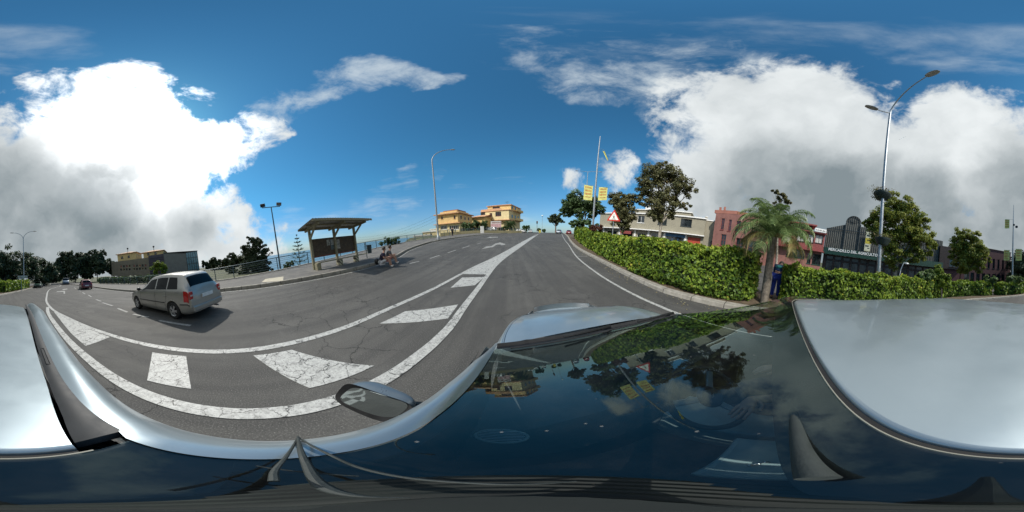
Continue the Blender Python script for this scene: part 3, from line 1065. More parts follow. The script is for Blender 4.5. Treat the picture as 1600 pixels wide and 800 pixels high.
rear_lights(redc, -1.89)
van = make_car('van', 'pale grey van coming up the road behind the red car', 'van', VAN, P_blue, xroof=1.1, xcowl=1.7, xrear=(-2.3, -2.4), axles=(1.5, -1.5), wr=.33, detail=False, group='cars driving on the road')
p = foot(103, 440, 48); put_car(van, p, 25); front_lights(van, 2.36, .7, .85)
gcar = make_car('parked_car', 'dark green car parked by the hedge end under the trees', 'car', SEDAN, P_green, xrear=(-1.0, -1.5), detail=False, group='parked cars')
p = foot(60, 446, 36); put_car(gcar, p, 20); front_lights(gcar, 2.12)
wcar = make_car('parked_car', 'white car parked in front of the long school building, nearest its end wall', 'car', HATCH, P_white, xrear=(-1.5, -1.8), axles=(1.2, -1.15), wr=.29, detail=False, group='parked cars')
p = foot(179, 432, 50); put_car(wcar, p, 60); front_lights(wcar, 1.86); rear_lights(wcar, -1.89)
for (u, v, dist, a, lab) in ((171, 433, 53, 70, 'white car parked behind the railing, second from the school building'), (162, 434, 56, 80, 'white car parked behind the railing, farthest from the school building')):
    c = copy_tree(wcar); c['label'] = lab; put_car(c, foot(u, v, dist), a)
bcar = make_car('blue_car', 'blue grey car far ahead on the crest below the single round tree', 'car', SEDAN, P_blue, xrear=(-1.0, -1.5), detail=False, group='cars ahead')
put_car(bcar, foot(874, 360, 55), 25); rear_lights(bcar, -2.14, .66, .75)
for (u, dist, a, cp, lab) in ((829, 72, 190, P_white, 'white car coming over the crest beside the traffic signals'), (814, 64, 120, P_white, 'white car parked beside the balconies of the large yellow house'),
                             (889, 52, 20, P_red, 'dark red car at the far end of the hedge')):
    src = bcar if cp is P_red else wcar
    c = copy_tree(src); c['label'] = lab; c['group'] = 'cars ahead'; put_car(c, foot(u, 360, dist), a)
    c.name = 'distant_car'
    if cp is P_red:
        for k_ in [q for q in bpy.data.objects if q.parent == c and q.name.startswith('body')]:
            k_.data = k_.data.copy(); k_.data.materials[0] = P_red
for (u, dist, lab) in ((757, 52, 'pale car parked beneath the pink hoarding, nearer one'), (768, 56, 'pale car parked beneath the pink hoarding, farther one')):
    c = copy_tree(wcar); c['label'] = lab; c['group'] = 'parked cars'; q = foot(u, 360, dist); put_car(c, q, -60); c.location.z += .55

# ------------------------------------------------------------------ our own car (camera is fixed on its windscreen)
own = thing('camera_car', 'silver blue hatchback in the foreground carrying the camera on its windscreen', 'car', (0, 0, 0), -TILT_AZ)
P_own = bpy.data.materials.new('silver_blue_paint'); P_own.use_nodes = True
_N = NT(P_own.node_tree); _p = P_own.node_tree.nodes['Principled BSDF']
_co = _N.new('ShaderNodeTexCoord').outputs['Object']
_N.put(_p.inputs['Base Color'], _N.mix(_N.maprange(_N.noise(_co, 3, 6, .6), .35, .7), (.31, .37, .40), (.35, .41, .44)))
_p.inputs['Metallic'].default_value = .6
_N.put(_p.inputs['Roughness'], _N.maprange(_N.noise(_co, 5, 6, .65), .35, .65, .28, .36))
_p.inputs['Coat Weight'].default_value = .5; _p.inputs['Coat Roughness'].default_value = .05
XC = .60


def ws_z(x, y):
    q = abs((x-XC)/.72)
    return 1.41+.035*(1-q**2)-.44*max(0., y+.165)


def left_x(y):
    return float(np.interp(y, [-.2, 0, .2, .5, .8, 1.05], [-.100, -.128, -.142, -.147, -.152, -.158]))


def ws_bottom(x):
    q = (x-XC)/.76
    return 1.02-.15*q**2


def front_y(x):
    q = (x-XC)/.72
    return -.188+.030*(1-q*q)-.34*max(0, (x-1.06)/.25)**2.2


def wsp(a, b, off=0.):
    """windscreen surface, a across, b down"""
    xr = 1.31+.09*b
    xl = left_x(-.15+b*.95)
    x = xl+(xr-xl)*a
    y0 = front_y(x)+.024
    y = y0+(ws_bottom(x)-y0)*b
    return (x, y, ws_z(x, y)+off)


m = MB(); m.grid(lambda a, b: wsp(a, b), 40, 30)
gm_ = glass_mat('windscreen_glass', (.82, .92, .91), 1.35, .01, 1.52)
_N = NT(gm_.node_tree); _out = gm_.node_tree.nodes['Material Output']; _src = _out.inputs[0].links[0].from_socket
[setattr(q.inputs[0], 'default_value', (.78, 1.0, .96, 1)) for q in gm_.node_tree.nodes if q.type == 'BSDF_GLOSSY']
_df = _N.new('ShaderNodeBsdfDiffuse'); _df.inputs[0].default_value = (.34, .33, .30, 1)
_co = _N.new('ShaderNodeTexCoord').outputs['Object']
_film = _N.math('MULTIPLY', _N.maprange(_N.noise(_co, 4, 6, .7), .35, .8), .035)
_vd = _N.new('ShaderNodeTexVoronoi'); _N.put(_vd.inputs['Vector'], _co); _vd.inputs['Scale'].default_value = 26
_spk = _N.math('MULTIPLY', _N.maprange(_vd.outputs['Distance'], .10, .04), _N.maprange(_N.noise(_co, 9, 2, .5), .55, .62))
_mx = _N.new('ShaderNodeMixShader'); _N.put(_mx.inputs[0], _N.math('ADD', _film, _N.math('MULTIPLY', _spk, .35), clamp=True))
_N.l.new(_src, _mx.inputs[1]); _N.l.new(_df.outputs[0], _mx.inputs[2]); _N.l.new(_mx.outputs[0], _out.inputs[0])
m.build('windscreen', gm_, own, smooth=True)
# printed black band round the screen edge, on the inside
m = MB()
m.grid(lambda a, b: (lambda p: (p[0], p[1], p[2]-.006))(wsp(a, b*.085)), 40, 2)
m.grid(lambda a, b: (lambda p: (p[0], p[1], p[2]-.006))(wsp(a*.02, .085+b*.915)), 2, 24)
m.grid(lambda a, b: (lambda p: (p[0], p[1], p[2]-.006))(wsp(.975+a*.025, .085+b*.915)), 2, 24)
m.build('windscreen_seal', M_black, own)


def front_y(x):
    q = (x-XC)/.72
    return -.188+.030*(1-q*q)-.34*max(0, (x-1.06)/.25)**2.2


def roof_z(x, y):
    q = abs((x-XC)/.72)
    d = -y-.18
    return 1.412+.035*(1-q**2)-.012*q**8+.020*S(d/.9)-.035*S((d-1.0)/1.0)


m = MB()


def roofp(a, b):
    xa_ = -.06+1.37*a; y = front_y(xa_)*(1-b)-2.135*b
    xl = float(np.interp(-y, [.18, .4, .75, 1.5, 2.2], [-.055, -.085, -.11, -.165, -.20]))
    xr = 1.31-.02*b
    x = xl+(xr-xl)*a
    z = roof_z(x, y)
    if b > .97: z -= .02
    return (x, y, z)


m.grid(roofp, 40, 40)
# rolled front edge and right edge
m.grid(lambda a, b: (roofp(a, 0)[0], roofp(a, 0)[1]+.012*sin(b*pi/2), roofp(a, 0)[2]-.014*(1-cos(b*pi/2))), 40, 4)
m.grid(lambda a, b: (roofp(1, a)[0]+.06*sin(b*pi/2), roofp(1, a)[1], roofp(1, a)[2]-.07*(1-cos(b*pi/2))), 40, 4)
m.grid(lambda a, b: (roofp(a, 1)[0], roofp(a, 1)[1]-.12*sin(b*pi/2), roofp(a, 1)[2]-.20*(1-cos(b*pi/2))), 40, 4)
m.build('roof', P_own, own, smooth=True, angle=60)
# black rubber in the gap between roof and screen
m = MB()
m.grid(lambda a, b: (roofp(a, 0)[0], roofp(a, 0)[1]+.009+.016*b, roofp(a, 0)[2]-.010-.004*b), 40, 3)
m.build('roof_seal', M_rubber, own)
m = MB()
m.tube([(wsp(a, 0)[0], wsp(a, 0)[1], wsp(a, 0)[2]+.002) for a in np.linspace(.03, 1, 40)], .0018, 5)
m.build('glass_edge', mat('pale_glass_edge', (.22, .21, .17), .5), own)
# black roof rail strip on the left
RO = ([.19, .28, .42, .75, 1.5, 2.1], [-.118, -.120, -.127, -.150, -.205, -.235])
RI = ([.19, .28, .42, .75, 1.5, 2.1], [-.060, -.078, -.092, -.116, -.172, -.205])


def railp(a, b):
    d = .188+1.92*b
    xo = float(np.interp(d, *RO)); xi = float(np.interp(d, *RI))
    x = xo+(xi-xo)*a
    return (x, -d, roof_z(-.1, -d)+.004+.004*sin(pi*a))


m = MB(); m.grid(railp, 8, 50)
m.grid(lambda a, b: (railp(b, 0)[0], -.188+.006*a, railp(b, 0)[2]-.014*a), 2, 8)
rr = m.build('roof_rail', mat('rail_plastic', (.020, .022, .024), .65, var=.2, scale=30), own, smooth=True)
m = MB()
for o_ in (.35, .65):
    m.tube([(railp(o_, b)[0], railp(o_, b)[1], railp(o_, b)[2]+.001) for b in (.17, .20, .24)], .0016, 5)
for b in (.17, .24):
    m.tube([(railp(a, b)[0], railp(a, b)[1], railp(a, b)[2]+.001) for a in (.35, .5, .65)], .0016, 5)
m.build('rail_cover', M_black, rr)

# left side: roof edge running down into the windscreen pillar
OUT = ([-2.1, -1.5, -.75, -.42, -.28, -.07, .18, .35, .6, .82, 1.04], [-.34, -.315, -.245, -.218, -.208, -.203, -.203, -.203, -.203, -.203, -.203],
       [1.39, 1.42, 1.405, 1.375, 1.345, 1.29, 1.245, 1.195, 1.085, .95, .80])


def side_in(y):
    if y < -.19:
        d = -y
        return (float(np.interp(d, *RO)), y, roof_z(-.1, y)+.002)
    return (left_x(y), y, ws_z(left_x(y), y)+.004)


def sidep(a, b):
    y = -2.12+(1.02+2.12)*b
    xi, _, zi = side_in(y)
    xo = float(np.interp(y, OUT[0], OUT[1])); zo = float(np.interp(y, OUT[0], OUT[2]))
    if a <= .8:
        t = a/.8
        x = xi+(xo-xi)*t
        z = zi+(zo-zi)*t+.022*sin(pi*t)
    else:
        t = (a-.8)/.2
        x = xo-.012*t; z = zo-.06*t
    return (x, y, z)


m = MB(); m.grid(sidep, 14, 90)
m.build('windscreen_pillar', P_own, own, smooth=True, angle=80)
# bonnet
BL = ([.80, 1.0, 1.12, 1.34, 1.6, 1.85], [-.125, -.125, -.115, -.08, .02, .20])


def bonp(a, b):
    xl = float(np.interp(.84+b*1.01, *BL)); xr = 2*XC-xl
    x = xl+(xr-xl)*a
    q = (x-XC)/.76
    yb = ws_bottom(x)+.085
    y = yb+(1.86-.10*q*q-yb)*b
    z = .925-.05*b-.15*b**2.6-.030*q**4
    if abs(q) > .72: z += .008
    return (x, y, z)


m = MB(); m.grid(bonp, 44, 24)
m.grid(lambda a, b: (bonp(a, 1)[0], bonp(a, 1)[1]+.16*sin(b*pi/2), bonp(a, 1)[2]-.30*(1-cos(b*pi/2))), 44, 6)
m.build('bonnet', P_own, own, smooth=True, angle=70)
m = MB()
m.tube([(bonp(0, b)[0]+.012, bonp(0, b)[1], bonp(0, b)[2]+.001) for b in np.linspace(.02, 1, 20)], .003, 5)
m.tube([(bonp(1, b)[0]-.012, bonp(1, b)[1], bonp(1, b)[2]+.001) for b in np.linspace(.02, 1, 20)], .003, 5)
m.build('bonnet_gap', M_black, own)
# wings
for sg, nm in ((-1, 'left'), (1, 'right')):
    def wing(a, b, sg=sg):
        p0 = bonp(0 if sg < 0 else 1, b)
        w = .05*sin(a*pi/2); dz = .45*(1-cos(a*pi/2))**1.2
        return (p0[0]+sg*(.003+w), p0[1], p0[2]-.002-dz)
    m = MB(); m.grid(wing, 8, 24); m.build('wing', P_own, own, smooth=True, angle=80)
# cowl and wipers
m = MB()
m.grid(lambda a, b: ((-.15+1.50*a), ws_bottom(-.15+1.50*a)-.03+.075*b, ws_z(-.15+1.5*a, ws_bottom(-.15+1.5*a))-.012-.012*b), 40, 4)
m.grid(lambda a, b: ((-.15+1.50*a), ws_bottom(-.15+1.50*a)+.045+.02*b, ws_z(-.15+1.5*a, ws_bottom(-.15+1.5*a))-.024+.02*b), 40, 2)
m.build('cowl', M_black, own)
for k, (xa, xb, up0, up1) in enumerate(((-.06, .62, .95, .93), (.50, 1.28, .955, .915))):
    m = MB()
    pts = []
    for q in np.linspace(0, 1, 14):
        x = xa+(xb-xa)*q; y = -.15+(ws_bottom(x)+.15)*(up0+(up1-up0)*q)
        pts.append((x, y, ws_z(x, y)+.014))
    m.tube(pts, .006, 6)
    w_ = m.build('wiper', M_black, own)
    m = MB()
    xm = xb-.1; ym = -.15+(ws_bottom(xb)+.15)*(up1+.005)
    m.tube([(xb+.08, ws_bottom(xb+.08)+.03, ws_z(xb+.08, ws_bottom(xb+.08))+.01), (xb-.05, ws_bottom(xb-.05)-.02, ws_z(xb-.05, ws_bottom(xb-.05)-.02)+.035), ((xa+xb)/2, pts[7][1]+.006, pts[7][2]+.024)], [.016, .012, .008], 6)
    m.build('wiper_arm', M_black, w_, smooth=True)
# body sides, nose and tail
bxl = lambda y: float(np.interp(y, [-2.5, -2.2, .7, 1.0, 1.34, 1.7, 2.0, 2.15], [-.12, -.22, -.24, -.20, -.155, -.06, .08, .22]))
WHY = ((1.32, -.02), (-1.55, -.14))


def side_top(y):
    if y < .9: return .945
    b = max(0., min(1., (y-.95)/.88))
    return .93-.05*b-.15*b**2.6-.075


for sg in (-1, 1):
    def sp_(a, b, sg=sg):
        y = -2.48+4.6*a; zt = side_top(y); z = zt+(.21-zt)*b
        bul = .028*sin(pi*min(1, b*1.05))-.05*max(0, b-.82)/.18
        x = bxl(y)-bul
        if y > .9: x += .06*max(0, 1-b/.12)
        return (x if sg < 0 else 2*XC-x, y, z)
    m = MB(); m.grid(sp_, 150, 44)
    keep = []
    for f in m.f:
        cy = sum(m.v[i][1] for i in f)/4; cz = sum(m.v[i][2] for i in f)/4
        if all(hypot(cy-wy, cz-.30) > .365 for wy, _ in WHY): keep.append(f)
    m.f = keep
    for wy, _ in WHY:
        pts = []
        for t in np.linspace(-.22, pi+.22, 26):
            y = wy+.37*cos(t); z = .30+.37*sin(t); zt = side_top(y); bb = (z-zt)/(.21-zt)
            q = sp_((y+2.48)/4.6, max(0, min(1, bb))); pts.append((q[0], y, z))
        m.tube(pts, .014, 6, cap=False)
    m.build('body_side', P_own, own, smooth=True, angle=60)
    m = MB()
    for wy, _ in WHY:
        n_ = 20
        xo = bxl(wy)+.01; xi = xo+.25
        if sg > 0: xo, xi = 2*XC-xo, 2*XC-xi
        m.add([(xx, wy+.375*cos(t), .30+.375*sin(t)) for xx in (xo, xi) for t in np.linspace(-.2, pi+.2, n_)], [(i, i+1, i+1+n_, i+n_) for i in range(n_-1)])
    m.build('wheel_arch_liner', M_black, own)
    m = MB()
    for y in (.72, -.42, -1.22):
        m.tube([(sp_((y+2.48)/4.6, b)[0]+sg*.0, y, sp_((y+2.48)/4.6, b)[2]) for b in np.linspace(0, .92, 12)], .004, 5)
    m.build('door_gap', M_black, own)
m = MB()
def nose(a, b):
    y0 = 2.12; xl_, xr_ = bxl(y0), 2*XC-bxl(y0)
    q = a*2-1; x = xl_+(xr_-xl_)*a; zt = side_top(y0)
    return (x, y0+.10*(1-q*q)+.03*sin(pi*b), zt+(.21-zt)*b)
m.grid(nose, 24, 10)
m.grid(lambda a, b: (lambda p, q_: (p[0]*(1-b)+q_[0]*b, p[1]*(1-b)+q_[1]*b, p[2]*(1-b)+q_[2]*b))((bonp(a, 1)[0], bonp(a, 1)[1]+.16, bonp(a, 1)[2]-.30), nose(a, .2)), 24, 2)
m.build('front_bumper', P_own, own, smooth=True, angle=60)
for sg in (-1, 1):
    m = MB(); x_ = XC+sg*.44; m.ball((XC+sg*.34, 2.06, .47), .11, 14, 10, (1.2, .8, .55)); m.build('headlight', M_whitelens, own, smooth=True)
m = MB(); m.grid(lambda a, b: (bxl(-2.48)+(2*XC-2*bxl(-2.48))*a, -2.48-.06*(1-(2*a-1)**2), .945-.735*b), 20, 6); m.build('tailgate', P_own, own, smooth=True)
m = MB()
for xo, sg in ((-.245, 1), (2*XC+.245, -1)):
    m.add([(xo, -1.95, .945), (xo, .86, .945), (xo+.05*sg, -.05, 1.27), (xo+.02*sg, -1.95, 1.37)], [(0, 1, 2, 3)])
m.build('side_window', M_glassdk, own)
m = MB()
for xo, sg in ((-.25, 1), (2*XC+.25, -1)):
    m.add([(xo, -2.47, .945), (xo, -1.951, .945), (xo+.02*sg, -1.951, 1.39), (xo+.06*sg, -2.24, 1.30)], [(0, 1, 2, 3)])
m.build('rear_pillar', P_own, own)
m = MB(); m.add([(-.2, -2.52, .95), (1.4, -2.52, .95), (1.34, -2.25, 1.31), (-.14, -2.25, 1.31)], [(0, 1, 2, 3)]); m.build('rear_window', M_glassdk, own)
ty, rim, disc = wheel_mesh(.31, .20)
for (x, y, rz) in ((-.045, 1.32, pi/2+pi), (1.245, 1.32, pi/2), (-.13, -1.55, pi/2+pi), (1.33, -1.55, pi/2)):
    a = ty.build('wheel', M_rubber, own, smooth=True); b = rim.build('rim', M_alu, a, smooth=True, angle=30)
    a.location = (x, y, .31); a.rotation_euler = (0, 0, rz)
# door mirror
m = MB()
MC = Vector((-.455, .275, .965))


def mirr(a, b):
    """b: 0 glass rim .. 1 nose of the housing, a round"""
    t = 2*pi*a
    ex, ez = abs(cos(t))**.50*(1 if cos(t) > 0 else -1), abs(sin(t))**.55*(1 if sin(t) > 0 else -1)
    k = cos(b*pi/2)**.38 if b < 1 else .02
    sx = .135*(.35+.65*k) if cos(t) < 0 else .150
    return (MC.x+ex*sx*k*1.0+.02*ez, MC.y-.050+.095*b**.8+ez*.078*k*.50+.035*ex*(1-b), MC.z+ez*.082*k+.015*b)


m.grid(mirr, 32, 12)
mir = m.build('door_mirror', paint_mat('mirror_paint', (.15, .18, .20), .5, .3), own, smooth=True, angle=80)
m = MB(); m.grid(lambda a, b: (lambda p: (MC.x+(p[0]-MC.x)*(1.06-.24*b), p[1]-.006+.016*b, MC.z+(p[2]-MC.z)*(1.08-.36*b)))(mirr(a, 0)), 32, 3)
m.build('mirror_rim', M_black, mir)
mg = bpy.data.materials.new('mirror_silver'); mg.use_nodes = True
_q = mg.node_tree.nodes['Principled BSDF']; _q.inputs['Metallic'].default_value = 1; _q.inputs['Roughness'].default_value = .03; _q.inputs['Base Color'].default_value = (.45, .5, .5, 1)
m = MB(); rim_ = [mirr(k/32, 0) for k in range(32)]
m.add([(MC.x+(p[0]-MC.x)*.84, p[1]+.006, MC.z+(p[2]-MC.z)*.74) for p in rim_], [tuple(range(32))])
m.build('mirror_glass', mg, mir)
m = MB(); m.tube([(MC.x+.09, MC.y+.04, MC.z-.05), (-.27, .36, .93)], [.035, .03], 8); m.build('mirror_foot', M_black, mir, smooth=True)

# interior
M_dash = mat('dark_dashboard', (.050, .060, .064), .75, var=.25, scale=9, bump=.15, bscale=120)
M_dash2 = mat('grey_green_trim', (.20, .27, .28), .6, var=.2, scale=6)
m = MB()


def dashp(a, b):
    x = -.13+1.46*a
    q = (x-XC)/.73
    y = ws_bottom(x)-.03-(.70-.0*q)*b
    z = min(.86, ws_z(x, y)-.045) if b < .3 else .85
    z = .875-.03*b-.02*q*q
    z = min(z, ws_z(x, y)-.03)
    if b > .85: z -= (b-.85)*1.2
    if -.05 < x < .28: z += .035*sin(pi*(x+.05)/.33)*S((b-.35)/.2)
    return (x, y, z)


m.grid(dashp, 40, 24)
m.grid(lambda a, b: (dashp(a, 1)[0], dashp(a, 1)[1]-.02*b, dashp(a, 1)[2]-.42*b), 40, 3)
m.build('dashboard', M_dash, own, smooth=True)
m = MB(); m.box(-.2, -2.2, .30, 1.4, 1.0, .33); m.build('cabin_floor', M_dash, own)
m = MB()
for xo, d in ((-.215, .02), (1.395, .02)):
    m.box(xo, -2.2, .3, xo+.02, .9, .90)
m.box(-.2, -2.3, .3, 1.4, -2.28, 1.3)
m.build('door_trim', M_dash, own)
# vent on the dash
m = MB(); VC = Vector((-.045, .262, .90))
m.tube([(VC.x+.062*cos(t), VC.y+.036*sin(t), VC.z+.012) for t in np.linspace(0, 2*pi, 25)], .005, 6)
ve = m.build('air_vent', M_dash2, own, smooth=True)
m = MB()
for k in range(-3, 4):
    w = .056*sqrt(1-(k/4)**2); m.cbox((VC.x, VC.y+k*.0085, VC.z+.012), (2*w, .0025, .012))
m.build('slat', M_galv, ve)
# steering wheel
SW = thing('steering_wheel', None, None); del SW
m = MB(); C0 = Vector((.575, .14, .955)); ax = Vector((0, -.55, .83)).normalized(); ux = Vector((1, 0, 0)); uy = ax.cross(ux)
m.tube([C0+(ux*cos(t)+uy*sin(t))*.185-ax*.0 for t in np.linspace(0, 2*pi, 49)], .014, 8, cap=False)
sw = m.build('steering_wheel', M_dash, own, smooth=True)
m = MB()
for t in (R(150), R(30), R(-90)):
    dr = ux*cos(t)+uy*sin(t)
    m.beam(C0+dr*.05+ax*.0, C0+dr*.178, .034, .012, up=ax)
m.build('spoke', mat('spoke_grey', (.30, .38, .42), .4, .2), sw, bevel=.004)
m = MB()
m.add([C0+ax*.022+(ux*cos(t)+uy*sin(t))*.052 for t in np.linspace(0, 2*pi, 28, endpoint=False)]+[C0+ax*.005+(ux*cos(t)+uy*sin(t))*.066 for t in np.linspace(0, 2*pi, 28, endpoint=False)],
      [tuple(range(28))]+[(i, (i+1) % 28, (i+1) % 28+28, i+28) for i in range(28)])
m.build('horn_pad', mat('horn_pad', (.02, .04, .065), .4), sw, smooth=True)
m = MB(); m.add([C0+ax*.024+ux*a+uy*b for a, b in ((-.017, -.004), (-.004, .001), (.004, .007), (.017, .006), (.006, -.001), (-.004, -.007))], [(0, 1, 2, 3, 4, 5)])
m.build('emblem', M_alu, sw)
# centre console with switches, seats
m = MB(); m.box(.50, -.45, .45, .72, .28, .72); m.build('centre_console', M_dash2, own, bevel=.02)
for x0 in (-.12, .78):
    m = MB(); m.box(x0, -.78, .40, x0+.50, -.25, .56); m.grid(lambda a, b: (x0+.5*a, -.78-.18*b-.03*sin(pi*a), .5+.62*b), 6, 6); m.box(x0+.02, -.95, .5, x0+.48, -.80, 1.12)
    m.build('seat', M_seat, own, bevel=.04)
m = MB()
LP = lambda u, v, z: (lambda d: Vector((d[0]*(z-CAM_H)/d[2], d[1]*(z-CAM_H)/d[2], z)))((lambda w: (w.x*cos(TILT_AZ)-w.y*sin(TILT_AZ), w.x*sin(TILT_AZ)+w.y*cos(TILT_AZ), w.z))(bearing(u, v)))
# switch plate with chrome buttons on the console
a_, b_ = LP(1130, 735, .98), LP(1215, 700, .98)
m = MB(); c_ = (a_+b_)/2; m.cbox(c_, (.20, .12, .03)); sp_ = m.build('switch_panel', M_dash2, own, bevel=.01)
m = MB()
for t in (0, .5, 1):
    q = LP(1172, 727, 1.0)*(1-t)+LP(1196, 722, 1.0)*t
    m.ball((q.x, q.y, 1.0), .0055, 8, 6)
m.tube([LP(1172, 727, 1.0), LP(1196, 722, 1.0)], .002, 5)
m.build('switch', M_alu, sp_, smooth=True)

# camera mount and straps
mt = thing('camera_mount', 'black suction mount holding the camera on the windscreen', 'camera mount', (0, 0, 0), -TILT_AZ)
m = MB()
cm = Vector((.0, -.035, 1.352))
m.lathe([(.001, .05), (.014, .05), (.018, .030)]+[(.022+.004*i, .030-.002*i+(.0016 if i % 2 else -.0010)) for i in range(10)]+[(.062, .008), (.064, .0), (.062, -.006)], 40, c=(cm.x, cm.y, cm.z))
m.build('suction_cup', mat('matt_black_cup', (.009, .012, .011), .7, spec=.3, var=.3, scale=30), mt, smooth=True)
m = MB(); m.tube([cm+Vector((0, 0, .04)), Vector((0, -.025, 1.52)), Vector((0, -.012, 1.60))], [.010, .008, .006], 10); m.build('stem', MATS['matt_black_cup'], mt, smooth=True)
M_strap = mat('grey_strap', (.026, .033, .032), .75, var=.15, scale=60, bump=.15, bscale=300)
pk = Vector((-.204, -.02, 1.30))
st = thing('strap', 'grey cable looped over the door frame beside the camera', 'cable', (0, 0, 0), -TILT_AZ)
for pts, r in (([pk, LP(446, 715, 1.40), LP(430, 735, 1.42), LP(428, 752, 1.43)], [.0015, .002, .0024, .0024]),
               ([pk, LP(470, 705, 1.385), LP(480, 728, 1.40), LP(505, 760, 1.41), LP(560, 775, 1.415), LP(640, 778, 1.415)], [.002, .003, .0034, .0034, .002, .001]),
               ([pk, LP(510, 708, 1.37), LP(560, 730, 1.37), LP(640, 747, 1.375), LP(720, 754, 1.38), LP(800, 757, 1.385), LP(900, 752, 1.38)], [.0015, .0018, .002, .002, .002, .0018, .001]),
               ([LP(400, 728, 1.41), LP(480, 738, 1.40), LP(560, 744, 1.39)], [.001, .0012, .001])):
    m = MB(); P_ = [Vector((p.x, p.y)) for p in pts]
    # smooth the path in 3-D
    fine = []
    E_ = [pts[0]*2-pts[1]]+list(pts)+[pts[-1]*2-pts[-2]]; rr_ = []
    for i in range(1, len(E_)-2):
        for j in range(6):
            t = j/6; p0, p1, p2, p3 = E_[i-1:i+3]
            fine.append(.5*((2*p1)+(p2-p0)*t+(2*p0-5*p1+4*p2-p3)*t*t+(3*p1-p0-3*p2+p3)*t**3)); rr_.append(r[i-1]*(1-t)+r[i]*t)
    fine.append(pts[-1]); rr_.append(r[-1])
    m.tube(fine, rr_, 8); m.build('cable_loop', M_strap, st, smooth=True)
lg = LP(1236, 606, 1.37); l2 = LP(1280, 748, 1.41)
m = MB(); m.tube([lg, lg*.6+l2*.4, l2], [.006, .0085, .0105], 12)
m.build('brace', M_strap, mt, smooth=True)
#=====PART3=====


# ------------------------------------------------------------------ foliage
L_hedge = leaf_mat('hedge_leaf', (.055, .115, .014), (.29, .39, .040), trans=.3, yellow=(.42, .40, .06))
L_plane = leaf_mat('plane_leaf', (.11, .15, .02), (.36, .38, .07), trans=.4, yellow=(.34, .27, .07))
L_olive = leaf_mat('olive_leaf', (.07, .08, .03), (.19, .18, .075), trans=.25, yellow=(.22, .15, .07))
L_dark = leaf_mat('dark_leaf', (.028, .045, .02), (.075, .105, .045), trans=.2)
L_pine = leaf_mat('pine_leaf', (.03, .06, .02), (.09, .15, .045), trans=.2)
L_palm = leaf_mat('palm_leaf', (.06, .11, .03), (.24, .32, .12), rough=.4, trans=.3)
L_bright = leaf_mat('bright_leaf', (.10, .17, .015), (.26, .32, .05), trans=.3)
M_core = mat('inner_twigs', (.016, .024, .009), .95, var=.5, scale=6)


def wob(x, y, z, f=1.):
    return (sin(x*1.7*f+y*.9*f+.3)+sin(y*2.3*f-z*1.9*f+1.1)+sin(x*3.1*f+z*2.7*f+2.))/3


